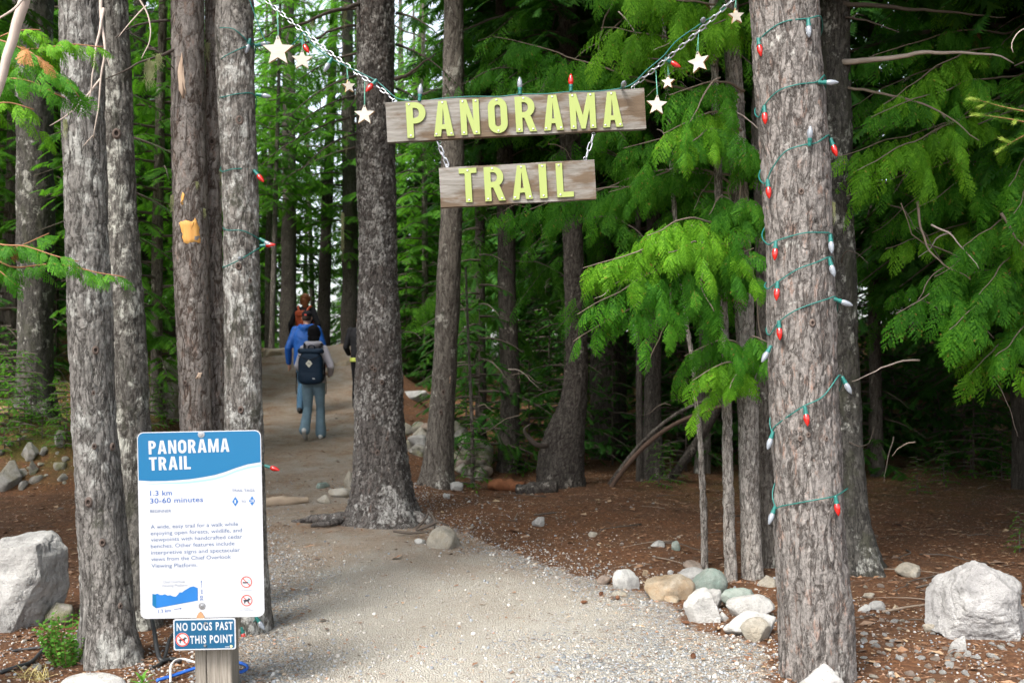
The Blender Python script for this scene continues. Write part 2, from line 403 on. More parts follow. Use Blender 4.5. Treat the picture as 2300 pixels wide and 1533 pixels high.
def trunk_geo(ctrl, step=.02, ns=48, style='plate', amp=1.0, flare=0.5, fh=.2, seed=0, zfine=None, ctop=None):
    """ctrl: (x, y, z, r) rows from the ground up. Returns V, faces, plate attribute (world space)."""
    c = np.asarray(ctrl, dtype=float)
    L = np.linalg.norm(np.diff(c[:, :3], axis=0), axis=1).sum()
    n0 = max(12, int(L / .03)); cs_ = np.concatenate(([0], np.cumsum(np.linalg.norm(np.diff(c[:, :3], axis=0), axis=1)))); q0 = np.linspace(0, cs_[-1], n0)
    sc = np.stack([np.interp(q0, cs_, c[:, j]) for j in range(4)], 1); wn_ = 9
    pad = np.vstack((sc[:1] + (sc[:1] - sc[1:2]) * np.arange(wn_, 0, -1)[:, None], sc, sc[-1:] + (sc[-1:] - sc[-2:-1]) * np.arange(1, wn_ + 1)[:, None]))
    sc = np.stack([np.convolve(pad[:, j], np.hanning(2 * wn_ + 3)[1:-1] / np.hanning(2 * wn_ + 3)[1:-1].sum(), 'valid') for j in range(4)], 1)
    if zfine:
        s = np.concatenate(([0], np.cumsum(np.linalg.norm(np.diff(sc[:, :3], axis=0), axis=1))))
        sf = np.interp(zfine, sc[:, 2], s)
        q = np.concatenate((np.arange(0, sf, step), np.linspace(sf, s[-1], max(4, int((s[-1] - sf) / .15)))))
        sc = np.stack([np.interp(q, s, sc[:, j]) for j in range(4)], 1)
    else: sc = sc[np.unique(np.linspace(0, len(sc) - 1, max(12, int(L / step))).astype(int))]
    C, R = sc[:, :3], sc[:, 3]
    T, N, B = frames(C)
    th = np.arange(ns) / ns * 2 * np.pi
    dirs = np.cos(th)[None, :, None] * N[:, None, :] + np.sin(th)[None, :, None] * B[:, None, :]
    zr = C[:, 2] - C[0, 2]
    rs = np.random.default_rng(seed); lob = 0
    for k in range(3, 7): lob = lob + np.cos(k * th + rs.uniform(0, 6.28)) * rs.uniform(.2, .5)
    fl = 1 + flare * np.exp(-np.clip(zr, 0, 99) / fh)[:, None] * (.75 + .5 * lob[None, :])
    rad = R[:, None] * fl
    V = C[:, None, :] + rad[:, :, None] * dirs
    Vf = V.reshape(-1, 3)
    q = (C[:, None, :] * np.array((0, 0, 1.0)) + R[:, None, None] * dirs).reshape(-1, 3) + seed * 3.7
    low = fbm(q * np.array((3, 3, 1.2)), 3, seed) * .03 * R.repeat(ns) / .15
    if style == 'plate':
        wq = q + .03 * np.stack([fbm(q * 12, 3, seed + 5 + i) for i in range(3)], 1)
        a, b = worley(wq * np.array((20, 20, 9)), seed); rg = np.abs(fbm(wq * np.array((13, 13, 3.2)), 3, seed + 30)) / .085
        pl = np.minimum(np.clip(rg, 0, 1), .35 + .65 * np.clip((b - a) / .14, 0, 1)); d = (pl - 1) * .009 + fbm(q * np.array((60, 60, 30)), 2, seed + 3) * .0035 + fbm(q * 14, 3, seed + 2) * .005
    elif style == 'ridge':
        wq = q + .025 * np.stack([fbm(q * 10, 3, seed + 5 + i) for i in range(3)], 1)
        a, b = worley(wq * np.array((24, 24, 7)), seed); rg = np.abs(fbm(wq * np.array((15, 15, 2.4)), 3, seed + 30)) / .10
        pl = np.minimum(np.clip(rg, 0, 1), .4 + .6 * np.clip((b - a) / .15, 0, 1)); d = (pl - 1) * .011 + fbm(q * np.array((45, 45, 60)), 3, seed + 3) * .005 + fbm(q * np.array((22, 22, 6)), 3, seed + 2) * .006
    elif style == 'flaky':
        wq = q + .02 * np.stack([fbm(q * 14, 2, seed + 5 + i) for i in range(3)], 1)
        a, b = worley(wq * np.array((13, 13, 10)), seed)
        pl = np.clip((b - a) / .16, 0, 1)
        lift = _h(np.floor(wq[:, 0] * 9).astype(int), np.floor(wq[:, 1] * 9).astype(int), np.floor(wq[:, 2] * 12).astype(int), seed)
        d = (pl - 1) * .004 + lift * .004 + fbm(q * np.array((25, 25, 70)), 2, seed + 3) * .002
    else:   # rough: small knobbly scales
        wq = q + .012 * np.stack([fbm(q * 25, 2, seed + 5 + i) for i in range(3)], 1)
        a, b = worley(wq * np.array((26, 26, 20)), seed)
        pl = np.clip((b - a) / .35, 0, 1); d = (pl - 1) * .013 + fbm(q * 30, 3, seed + 3) * .010
    Vf = Vf + ((low + d * amp)[:, None]) * dirs.reshape(-1, 3)
    return Vf, [grid_faces(len(C), ns)], pl

def trunk_obj(root, ctrl, mat, **k):
    V, fs, pl = trunk_geo(ctrl, **k)
    o = np.array(root.location)
    return link('trunk', new_mesh('trunk', V - o, fs, [mat], None, True, {'plate': pl}), root)

def pix_ctrl(rows, Y, top=None):
    """rows (px, py, width px[, Y]) from the base up -> (x, y, z, r)"""
    out = []
    for r in rows:
        y = r[3] if len(r) > 3 else Y
        p = P(r[0], r[1], y); out.append((p[0], p[1], p[2], r[2] / 2 / F * y))
    if top: out.append(top)
    c = np.array(out)
    return c

TREES = {}
def tree(name, key, rows, Y, mat, label, cat='tree', group=None, height=14.0, sink=.12, **k):
    c = pix_ctrl(rows, Y)
    g = gz(c[0, 0], c[0, 1]); c[0, 2] = g - sink
    if height:
        d = c[-1] - c[-2]; d = d / max(.2, d[2]); hz = height - c[-1, 2]
        for fr in (.35, .7, 1.0):
            e = c[-1].copy() if fr == .35 else e0.copy(); 
            if fr == .35: e0 = c[-1].copy()
            e = e0 + np.array((d[0] * .4, d[1] * .4, 1, 0)) * hz * fr; e[3] = e0[3] * (1 - fr) + .02 * fr + 0
            c = np.vstack((c, e))
    root = empty(name, (c[0, 0], c[0, 1], g), label, cat, group)
    t = trunk_obj(root, c, mat, **k)
    TREES[key] = (root, c)
    return root
# ------------------------------------------------------------------ foliage
def leaf_mat(name, col, trans, tip=None, sc=3.0, tr=.38, rough=.6, dead=0.0):
    m = Mat(name); n = m.noise(sc, 3); r = m.n('ShaderNodeNewGeometry').outputs['Random Per Island']
    f = m.math('ADD', m.math('MULTIPLY', n, .75), m.math('MULTIPLY', r, .35))
    c = m.ramp(f, [(.3, tuple(x * .62 for x in col)), (.52, col), (.75, tip or tuple(x * 1.5 for x in col))])
    if dead: c = m.mix(m.math('MULTIPLY', m.math('GREATER_THAN', r, 1 - dead), .8), c, (.28, .13, .04))
    p = m.n('ShaderNodeBsdfPrincipled'); m.put(p.inputs['Base Color'], c); p.inputs['Roughness'].default_value = rough
    p.inputs['Specular IOR Level'].default_value = .16
    t = m.n('ShaderNodeBsdfTranslucent'); m.put(t.inputs[0], m.mix(.6, c, trans))
    x = m.n('ShaderNodeMixShader'); x.inputs[0].default_value = tr
    m.l(p.outputs[0], x.inputs[1]); m.l(t.outputs[0], x.inputs[2]); m.l(x.outputs[0], m.out.inputs[0])
    return m.m
L_CEDAR = leaf_mat('cedar_leaf', (.038, .158, .011), (.095, .35, .013), (.105, .30, .018), 2.2, .48, dead=.012)
L_CEDARL = leaf_mat('cedar_leaf_pale', (.080, .235, .010), (.16, .42, .012), (.18, .41, .022), 3, .45, dead=.01)  # lighter, yellower variant of the cedar leaf colour
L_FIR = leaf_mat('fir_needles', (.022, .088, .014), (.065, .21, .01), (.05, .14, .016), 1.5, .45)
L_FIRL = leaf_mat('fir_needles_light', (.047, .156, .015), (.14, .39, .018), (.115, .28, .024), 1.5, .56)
L_HERB = leaf_mat('herb_leaf', (.07, .20, .022), (.12, .30, .02), (.13, .29, .04), 8, .35)
L_NEW = leaf_mat('new_growth', (.30, .42, .07), (.35, .5, .06), (.42, .52, .12), 8, .35)
L_DEADC = leaf_mat('dead_frond', (.42, .19, .07), (.4, .2, .06), (.55, .28, .12), 8, .3)
L_DEADB = leaf_mat('brown_frond', (.16, .075, .03), (.18, .09, .03), (.24, .12, .05), 8, .3)
USNEA = leaf_mat('old_mans_beard', (.36, .38, .19), (.40, .42, .2), (.48, .5, .28), 20, .3)
WOODY = plain('twig_bark', (.20, .16, .125), .85, .2, var=.35, scale=14, bump=.6)
TWIGD = plain('dark_twig', (.085, .07, .058), .9, .2, var=.35, scale=14, bump=.6)
TWIGP = plain('bare_pale_twig', (.36, .30, .26), .85, .2, var=.3, scale=14, bump=.5)
TWIGR = plain('red_twig', (.22, .11, .055), .8, .25, var=.3, scale=20)

def feather(n, wid, sweep=.7, prof=None, droop=0.0, rs=None):
    V = []; Fc = []
    for i in range(n):
        x0 = i / n * .9; x1 = x0 + 1.05 / n
        w_ = wid * (prof(x0) if prof else (1 - x0 * .8))
        for s in (-1, 1):
            j = 1 + (rs.uniform(-.2, .2) if rs is not None else 0)
            k = len(V); tx = x0 + sweep * w_ * j + .3 / n
            V += [(x0, 0, 0), (x1, 0, 0), (tx, s * w_ * j, -.25 * w_)]; Fc.append((k, k + 1, k + 2) if s > 0 else (k + 1, k, k + 2))
    k = len(V); V += [(.86, -.035, 0), (.86, .035, 0), (1.04, 0, 0)]; Fc.append((k, k + 1, k + 2))
    V = np.array(V); V[:, 2] -= droop * V[:, 0] ** 2
    return V, np.array(Fc)

def frond_template(seed, m=12, pin=4, L=.40, droop=.32):
    rs = np.random.default_rng(seed)
    pv, pf = feather(pin, .16, 1.1, lambda x: .7 + .6 * x if x < .4 else 1.3 - .9 * x, .2)
    xs = np.linspace(.08, .95, m); O = []; X = []; Y = []; Z = []
    for x in xs:
        l = L * (math.sin(min(1, (x + .12) / .55) * math.pi / 2)) * (1.02 - x) ** .62 * 1.35
        for s in (-1, 1):
            a = math.radians(rs.uniform(42, 56)) ; ll = l * rs.uniform(.85, 1.12)
            d = np.array((math.cos(a), s * math.sin(a), -rs.uniform(.08, .35))); d /= np.linalg.norm(d)
            up = np.array((0, rs.uniform(-.25, .25), 1.0)); y = np.cross(up, d); y /= np.linalg.norm(y); z = np.cross(d, y)
            O.append((x + rs.uniform(-.02, .02), 0, 0)); X.append(d * ll); Y.append(y * ll); Z.append(z * ll)
    V, Fa = stamp(pv, pf, *map(np.array, (O, X, Y, Z)))
    tv, tf = pv * (.16, .16, .16) + (.93, 0, 0), pf
    Fa = np.vstack((Fa, tf + len(V))); V = np.vstack((V, tv))
    n = len(V); V = np.vstack((V, [(0, -.008, 0), (0, .008, 0), (1, 0, 0)])); Fa = np.vstack((Fa, [(n, n + 1, n + 2)]))
    V[:, 2] -= droop * V[:, 0] ** 2 + .18 * np.abs(V[:, 1]) ** 1.3
    return V, Fa
FRONDS = [frond_template(s, 9 + s % 2, 4) for s in range(4)]
FRONDS_LO = [frond_template(s + 20, 7, 3, .40) for s in range(3)]

def bough_fronds(C, n, fl, rs, face, lo=False, spread=.6, down=.75, start=.22):
    """cedar sprays hanging along the limb curve C"""
    T = np.gradient(C, axis=0); T = unit(T)
    T_ = FRONDS_LO if lo else FRONDS
    acc = [([], [], [], []) for _ in T_]
    for k in range(n):
        t = start + (1 - start) * ((k + rs.uniform(0, .8)) / n) ** .9
        i = min(len(C) - 1, int(t * (len(C) - 1)))
        s = 1 if k % 2 else -1
        fw = T[i]; side = unit(np.cross(fw, (0, 0, 1.0))) * s
        last = k >= n - 2
        d = fw * (1.0 if last else rs.uniform(.3, .75)) + side * (0.15 if last else spread * rs.uniform(.5, 1.2)) + np.array((0, 0, -down * rs.uniform(.45, 1.2)))
        d = unit(d + rs.normal(0, .12, 3))
        nz_ = np.array((0, 0, .75)) + face * rs.uniform(.25, .9) + rs.normal(0, .22, 3)
        z = unit(nz_ - d * (nz_ @ d)); y = np.cross(z, d)
        l = fl * rs.uniform(.7, 1.25) * (1.0 - .3 * t)
        a = acc[rs.integers(len(T_))]
        a[0].append(C[i]); a[1].append(d * l); a[2].append(y * l); a[3].append(z * l)
    Vs = []; Fs = []; n0 = 0
    for (tv, tf), a in zip(T_, acc):
        if not a[0]: continue
        V, Fa = stamp(tv, tf, *map(np.array, a)); Vs.append(V); Fs.append(Fa + n0); n0 += len(V)
    return np.concatenate(Vs), np.concatenate(Fs)

FACE = np.array((-.15, -1.0, .1))
def cedar_bough(root, pts, n, fl, leaf=None, seed=0, r0=.012, lo=False, wood=None, down=.75, start=.22, spread=.6, twigs=True):
    """pts: world points (K,3) of the limb"""
    rs = np.random.default_rng(seed + 100); o = np.array(root.location)
    C = smooth_curve(np.array(pts), 26); C = C + np.stack([fbm(C * 4 + 50 * i, 2, seed) for i in range(3)], 1) * .03
    V, fs = tube(C, np.linspace(r0, .0025, len(C)), 5)
    b = link('branch', new_mesh('branch', V - o, fs, [wood or WOODY], None, True), root)
    FV, FF = bough_fronds(C, n, fl, rs, FACE, lo, spread, down, start)
    # side limbs carry sprays of their own
    mats = leaf or L_CEDAR
    if twigs:
        Vs = [FV]; Fs = [FF]; n0 = len(FV)
        T = unit(np.gradient(C, axis=0))
        for k in range(max(2, n // 5)):
            i = int(rs.uniform(.3, .85) * (len(C) - 1)); s = rs.choice((-1, 1)); sd = np.cross(T[i], (0, 0, 1.0)) * s
            l = rs.uniform(1.0, 1.9) * fl
            e = C[i] + (T[i] * .7 + sd * .8 + np.array((0, 0, -rs.uniform(.1, .9)))) * l
            c2 = smooth_curve(np.array([C[i], (C[i] + e) / 2 + (0, 0, .12 * l), e]), 10)
            v2, f2 = bough_fronds(c2, 5, fl * .8, rs, FACE, lo, spread, down, .3)
            Vs.append(v2); Fs.append(f2 + n0); n0 += len(v2)
        FV, FF = np.concatenate(Vs), np.concatenate(Fs)
    link('foliage', new_mesh('foliage', FV - o, [FF], [mats]), b)
    if not lo and seed % 3 == 0:
        i = int(rs.uniform(8, 18)); c3 = np.array([C[i], C[i] + (0, 0, -.03), C[i] + rs.normal(0, .02, 3) + (0, 0, -.08)]); v3, f3 = bough_fronds(c3, 3, fl * .55, rs, FACE, True, .4, 1.2, .2)
        link('dead_spray', new_mesh('dead_spray', v3 - o, [f3], [L_DEADB]), b)
    return b

# background conifers: whorled boughs of flat needle sprays
def needle_bough(L, rs, tw=.14, tl=.34, droop=.3, n_pairs=5):
    """one bough along +X; returns twig placement lists"""
    O = []; X = []; Y = []; Z = []
    n = max(4, int(L / tw))
    for k in range(n):
        x = L * (.16 + .84 * (k + rs.uniform(0, .6)) / n); z = -droop * x * x / max(L, .3) + .12 * x
        for s in (-1, 1):
            a = math.radians(rs.uniform(35, 70)); l = tl * L ** .5 * (1.15 - x / L) ** .6 * rs.uniform(.7, 1.25)
            d = unit(np.array((math.cos(a), s * math.sin(a), -rs.uniform(.05, .5))))
            up = np.array((rs.uniform(-.3, .3), rs.uniform(-.3, .3), 1)); y = unit(np.cross(up, d)); zz = np.cross(d, y)
            O.append((x, 0, z)); X.append(d * l); Y.append(y * l); Z.append(zz * l)
    O.append((L * .85, 0, -droop * L * .75)); d = unit(np.array((1, 0, -.5))); X.append(d * tl * .7); Y.append(np.array((0, 1, 0)) * tl * .7); Z.append(np.cross(d, (0, 1, 0)) * tl * .7)
    return [np.array(q) for q in (O, X, Y, Z)]
TW_T = feather(8, .19, .9, lambda x: .6 + .5 * math.sin(x * 3.1), .22)
TW_S = feather(8, .17, .6, lambda x: .8 + .3 * math.sin(x * 3.1), .15)
def rotz(a, pts):
    c, s = math.cos(a), math.sin(a); return pts @ np.array(((c, s, 0), (-s, c, 0), (0, 0, 1.0)))
def conifer_crown(name, seed, H, Rm, nb, leaf, wood, tw=.15, tl=.36, droop=.3, base=.5, T=TW_T):
    rs = np.random.default_rng(seed); M = MB()
    for k in range(nb):
        u = ((k + rs.uniform(0, 1)) / nb); z = H * u
        R = max(.25, Rm * (1 - u) ** .75 * rs.uniform(.6, 1.15) * (base + (1 - base) * min(1, u / .15)))
        a = k * 2.4 + rs.uniform(-.5, .5)
        O, X, Y, Z = needle_bough(R, rs, tw, tl, droop * rs.uniform(.6, 1.6))
        V, Fa = stamp(T[0], T[1], O, X, Y, Z)
        M.add(rotz(a, V) + (0, 0, z), Fa, 0)
        C = np.array([(x, 0, -droop * x * x / max(R, .3) + .12 * x) for x in np.linspace(0, R, 5)])
        V, fs = tube(rotz(a, C) + (0, 0, z), np.linspace(.012 + .008 * R, .004, 5), 4, False); M.add(V, fs, 1)
    return M.mesh(name, [leaf, wood])
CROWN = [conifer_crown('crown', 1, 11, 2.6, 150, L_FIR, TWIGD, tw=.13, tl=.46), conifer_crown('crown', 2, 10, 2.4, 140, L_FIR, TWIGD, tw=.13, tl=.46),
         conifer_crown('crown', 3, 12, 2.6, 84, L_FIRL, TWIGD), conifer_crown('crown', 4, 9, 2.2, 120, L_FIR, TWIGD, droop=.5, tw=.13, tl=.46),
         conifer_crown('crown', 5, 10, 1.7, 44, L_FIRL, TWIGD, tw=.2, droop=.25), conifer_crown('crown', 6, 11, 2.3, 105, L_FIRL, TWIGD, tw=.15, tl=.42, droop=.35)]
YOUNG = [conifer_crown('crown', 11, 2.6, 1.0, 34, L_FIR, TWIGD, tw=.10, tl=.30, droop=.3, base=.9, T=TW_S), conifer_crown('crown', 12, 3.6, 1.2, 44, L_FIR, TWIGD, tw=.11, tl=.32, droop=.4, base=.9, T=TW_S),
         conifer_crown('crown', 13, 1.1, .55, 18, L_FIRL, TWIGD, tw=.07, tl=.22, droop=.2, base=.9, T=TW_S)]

def crown_on(root, k, z, s=1.0, rot=0.0, sz=1.0):
    o = link('crown', CROWN[k], root); o.location = (0, 0, z); o.rotation_euler = (0, 0, rot); o.scale = (s, s, s * sz); return o

# ------------------------------------------------------------------ the trees that can be told apart
tree('conifer_tree', 'T1', [(250, 1475, 118), (236, 1250, 116), (212, 980, 108), (198, 600, 96), (187, 250, 90), (184, 0, 92)], 5.4, B_GREY,
     'big grey lichened trunk rising beside the left side of the trail information sign', ns=96, step=.013, zfine=3.7, flare=.85, fh=.17, seed=1, height=15)
tree('conifer_tree', 'T2', [(318, 1400, 84), (305, 1100, 84), (292, 800, 78), (272, 450, 70), (254, 100, 68), (250, 0, 66)], 6.1, B_GREYD,
     'dark lichened trunk half hidden behind the big grey trunk at left', ns=80, step=.015, zfine=4.2, flare=.4, seed=2, height=14)
tree('conifer_tree', 'T3', [(450, 1420, 80), (440, 1000, 76), (431, 600, 73), (424, 250, 70), (420, 0, 70)], 6.35, B_FLAKY,
     'brown flaky trunk with an orange bare wood scar above the information sign', ns=76, step=.0145, zfine=4.1, flare=.3, seed=3, style='flaky', height=13)
tree('conifer_tree', 'T3b', [(492, 1410, 44), (486, 900, 38), (480, 500, 36), (478, 0, 34)], 6.55, B_FLAKY,
     'slender grey trunk squeezed between the brown flaky trunk and the white spotted trunk', ns=56, step=.014, zfine=4.2, flare=.3, seed=4, style='flaky', height=12)
tree('conifer_tree', 'T4', [(560, 1415, 90), (549, 1000, 86), (545, 700, 82), (536, 350, 78), (525, 0, 86)], 6.0, B_SPOT,
     'white spotted trunk wound with coloured bulbs at the left edge of the trail', ns=88, step=.0135, zfine=3.9, flare=.4, seed=5, height=15)
tree('conifer_tree', 'T5', [(858, 1172, 122), (855, 1030, 120), (853, 880, 115), (848, 600, 96), (845, 300, 88), (843, 0, 86)], 9.7, B_ROUGH,
     'stout dark trunk with flaring roots standing mid picture beside the trail', ns=112, step=.018, zfine=5.4, flare=1.25, fh=.30, seed=6, style='rough', height=17)
tree('conifer_tree', 'T6', [(984, 1108, 64), (990, 1000, 60), (1003, 750, 54), (1014, 480, 52), (1018, 200, 48), (1020, 0, 46)], 11.8, B_MID,
     'leaning grey brown trunk behind the lower hanging board', ns=72, step=.02, zfine=6.2, flare=.8, fh=.25, seed=7, height=16)
tree('conifer_tree', 'T7', [(1264, 1112, 106), (1262, 1060, 104), (1264, 1000, 98), (1288, 915, 66), (1297, 820, 52), (1290, 650, 48), (1282, 400, 46), (1275, 0, 42)], 12.0, B_DEEP,
     'dark trunk with a swollen crooked base and a hooked dead stub', ns=72, step=.022, zfine=6.5, flare=.1, seed=8, style='rough', height=16)
tree('conifer_tree', 'T8', [(1140, 1028, 52), (1148, 900, 46), (1140, 700, 42), (1135, 400, 40), (1130, 0, 36)], 14.0, B_DEEP,
     'dim brown trunk in the shade just left of the crooked trunk', ns=40, step=.035, zfine=6, flare=.3, seed=9, height=17)
tree('conifer_tree', 'T9', [(1080, 975, 25), (1080, 800, 23), (1078, 500, 22), (1075, 0, 20)], 15.0, B_DEEP,
     'thin dim trunk beside the leaning grey brown trunk', ns=24, step=.05, flare=.3, seed=10, height=15)
tree('conifer_tree', 'T10', [(1466, 1090, 46), (1466, 950, 38), (1468, 750, 36), (1470, 300, 34)], 13.0, B_DEEP,
     'straight dim trunk behind the two leaning fallen stems', ns=40, step=.03, zfine=6, flare=.7, fh=.25, seed=11, height=16)
tree('conifer_tree', 'T10b', [(1437, 1085, 17), (1436, 900, 15), (1434, 600, 14)], 12.6, B_DEEP,
     'very thin pole trunk just left of the straight dim trunk', ns=18, step=.05, flare=.2, seed=12, height=11)
tree('conifer_tree', 'T10c', [(1378, 1050, 64), (1380, 850, 56), (1376, 500, 54), (1370, 0, 50)], 15.5, B_DEEP,
     'broad shaded trunk between the crooked trunk and the straight dim trunk', ns=40, step=.04, zfine=7, flare=.3, seed=13, height=17)
tree('conifer_tree', 'T12', [(1903, 1258, 104), (1896, 1100, 92), (1884, 800, 84), (1876, 450, 78), (1872, 0, 72)], 7.7, B_FURROW,
     'dark mossy footed trunk standing directly behind the lit right trunk', ns=88, step=.016, zfine=4.9, flare=1.1, fh=.28, seed=14, style='ridge', height=16)
tree('conifer_tree', 'T11', [(1836, 1500, 156), (1830, 1400, 160), (1822, 1250, 154), (1815, 1000, 152), (1800, 700, 148), (1786, 400, 148), (1768, 100, 148), (1763, 0, 148)], 5.1, B_RIGHT,
     'thick ridged trunk at right wound with red and white bulbs', ns=120, step=.0125, zfine=3.6, flare=.30, fh=.12, seed=15, style='ridge', height=16)
tree('conifer_tree', 'T13', [(1972, 1060, 30), (1966, 850, 27), (1962, 500, 26)], 13.5, B_DEEP,
     'dim slender trunk in the dark gap right of the mossy footed trunk', ns=24, step=.05, flare=.3, seed=16, height=14)
tree('conifer_tree', 'T0', [(80, 925, 84), (78, 850, 78), (80, 650, 74), (78, 450, 78), (74, 0, 80)], 13.0, B_FURROW,
     'dark furrowed trunk standing on the mossy bank far left', ns=64, step=.028, zfine=7, flare=.45, fh=.3, seed=17, style='ridge', height=17)
for k, (key, cr, z, s) in enumerate((('T1', 1, 5.6, .8), ('T2', 3, 6.5, .8), ('T3', 3, 6.0, .7), ('T4', 0, 6.4, .8), ('T5', 4, 8.5, .9), ('T6', 1, 6.6, .9), ('T7', 0, 5.0, .9), ('T8', 1, 5, .9), ('T9', 3, 4.2, .8),
                           ('T10', 2, 4.2, .9), ('T10c', 0, 4.4, 1), ('T11', 0, 5.2, 1.15), ('T12', 1, 4.4, 1.1), ('T13', 1, 2.8, 1.25), ('T0', 4, 6.0, 1))):
    crown_on(TREES[key][0], cr, z, s, k * 1.3)

# pale cedar stems at right
tree('cedar_tree', 'S1', [(1583, 1276, 17), (1581, 1150, 17), (1574, 1000, 15), (1560, 850, 14), (1540, 700, 12), (1520, 560, 11)], 7.8, B_CEDAR,
     'thinnest pale bent cedar stem behind the path side stones', ns=28, step=.02, flare=.15, seed=20, height=5.0)
tree('cedar_tree', 'S2', [(1644, 1305, 27), (1637, 1150, 25), (1633, 950, 24), (1628, 750, 21), (1618, 560, 20), (1606, 200, 18)], 7.35, B_CEDAR,
     'slim pale cedar stem between the bent stem and the grey cedar', ns=36, step=.02, zfine=4.6, flare=.3, fh=.12, seed=21, height=9)
tree('cedar_tree', 'S3', [(1692, 1308, 48), (1684, 1150, 44), (1680, 900, 43), (1668, 600, 40), (1655, 300, 38), (1640, 0, 34)], 7.45, B_CEDAR,
     'grey cedar trunk left of the bulb wound right trunk, bearing the bright hanging sprays', ns=52, step=.018, zfine=4.6, flare=.2, seed=22, height=12)
tree('cedar_tree', 'S4', [(1728, 1290, 40), (1722, 1000, 38), (1716, 700, 36), (1706, 300, 34)], 7.8, B_MID,
     'dark cedar stem tucked against the left side of the right trunk', ns=36, step=.022, zfine=4.6, flare=.3, seed=23, style='ridge', height=11)

def pts(*a): return [P(*q) for q in a]
sd = 0
R3 = TREES['S3'][0]
for spec in (
    ((1676, 230, 7.5), (1420, 172, 7.6), (1250, 120, 7.9), (1108, 82, 8.1), 22, .30, L_CEDAR),
    ((1660, 110, 7.4), (1500, 80, 7.3), (1345, 62, 7.3), 15, .29, L_CEDARL),
    ((1650, 30, 7.4), (1560, 5, 7.1), (1440, -5, 7.0), 12, .30, L_CEDARL),
    ((1650, -40, 7.4), (1500, -60, 7.6), (1330, -40, 7.8), 14, .30, L_CEDAR),
    ((1670, 200, 7.4), (1600, 185, 7.0), (1500, 215, 6.8), 10, .26, L_CEDAR),
    ((1660, 60, 7.4), (1640, 40, 6.9), (1600, 55, 6.6), 9, .27, L_CEDARL),
    ((1670, 290, 7.4), (1600, 250, 7.0), (1485, 300, 6.7), 11, .27, L_CEDARL),
    ((1676, 330, 7.4), (1600, 290, 6.9), (1540, 330, 6.6), 9, .25, L_CEDAR),
    ((1670, 360, 7.4), (1560, 300, 7.4), (1400, 330, 7.5), 14, .27, L_CEDAR),
    ((1670, 420, 7.4), (1540, 380, 7.6), (1370, 430, 7.8), 14, .27, L_CEDAR),
    ((1670, 440, 7.4), (1500, 420, 7.9), (1300, 430, 8.3), (1130, 500, 8.6), 22, .28, L_CEDAR),
    ((1660, 400, 7.4), (1450, 390, 8.2), (1240, 480, 8.6), 14, .27, L_CEDAR),
    ((1672, 540, 7.4), (1560, 505, 6.9), (1440, 560, 6.6), (1310, 598, 6.5), 20, .26, L_CEDARL),
    ((1672, 520, 7.4), (1560, 490, 6.8), (1450, 530, 6.5), 14, .25, L_CEDARL),
    ((1672, 560, 7.4), (1580, 540, 6.7), (1500, 570, 6.4), 12, .24, L_CEDARL),
    ((1672, 620, 7.4), (1500, 600, 6.8), (1400, 650, 6.6), (1295, 705, 6.6), 16, .25, L_CEDAR),
    ((1672, 680, 7.4), (1500, 650, 6.9), (1400, 700, 6.7), (1290, 765, 6.7), 14, .24, L_CEDAR),
    ((1672, 610, 7.3), (1600, 580, 6.9), (1570, 640, 6.7), (1600, 700, 6.6), 10, .24, L_CEDAR),
    ((1672, 640, 7.3), (1640, 590, 7.0), (1690, 560, 6.8), 8, .24, L_CEDAR),
    ((1676, 820, 7.4), (1640, 760, 7.0), (1540, 800, 6.9), 12, .23, L_CEDAR),
    ((1676, 850, 7.4), (1640, 815, 6.9), (1560, 850, 6.7), 10, .22, L_CEDARL),
    ((1676, 800, 7.4), (1690, 760, 7.0), (1725, 770, 6.9), 8, .22, L_CEDAR),
    ((1676, 840, 7.4), (1660, 830, 6.9), (1640, 870, 6.7), 8, .21, L_CEDARL),
    ((1664, 380, 7.4), (1690, 330, 7.1), (1715, 350, 7.0), 8, .25, L_CEDAR),
    ((1664, 480, 7.4), (1620, 440, 7.1), (1590, 480, 7.0), 10, .26, L_CEDAR),
    ((1664, 500, 7.4), (1690, 460, 7.1), (1712, 490, 7.0), 8, .25, L_CEDAR),
):
    q, n, fl, lf = spec[:-3], spec[-3], spec[-2], spec[-1]; sd += 1
    cedar_bough(R3, pts(*q), int(n * 1.75), fl * 1.06, lf, sd, down=.95)
# bare hanging twigs among the sprays
def bare_twig(root, q, r0=.006, wood=None, r1=.0015, n=16, name='twig', jit=.02, sd=0):
    C = smooth_curve(np.array(pts(*q)), n); C = C + np.stack([fbm(C * 7 + 31 * i, 2, sd) for i in range(3)], 1) * jit
    V, fs = tube(C, np.linspace(r0, r1, n), 5)
    return link(name, new_mesh(name, V - np.array(root.location), fs, [wood or WOODY], None, True), root)
for k, q in enumerate((((1664, 480, 7.4), (1690, 600, 7.2), (1712, 780, 7.1), (1728, 830, 7.0)), ((1670, 330, 7.4), (1640, 420, 7.3), (1660, 480, 7.2), (1710, 500, 7.1)), ((1500, 560, 6.8), (1505, 700, 6.8), (1450, 830, 6.8)),
                       ((1440, 0, 8), (1360, 80, 8), (1290, 130, 7.9)), ((1378, 0, 8), (1350, 70, 8), (1340, 150, 8)), ((1437, 560, 6.8), (1440, 660, 6.8), (1436, 740, 6.8)), ((1676, 560, 7.3), (1660, 480, 7.2), (1670, 300, 7.1)))):
    bare_twig(R3, q, .009, WOODY, .003, sd=k)

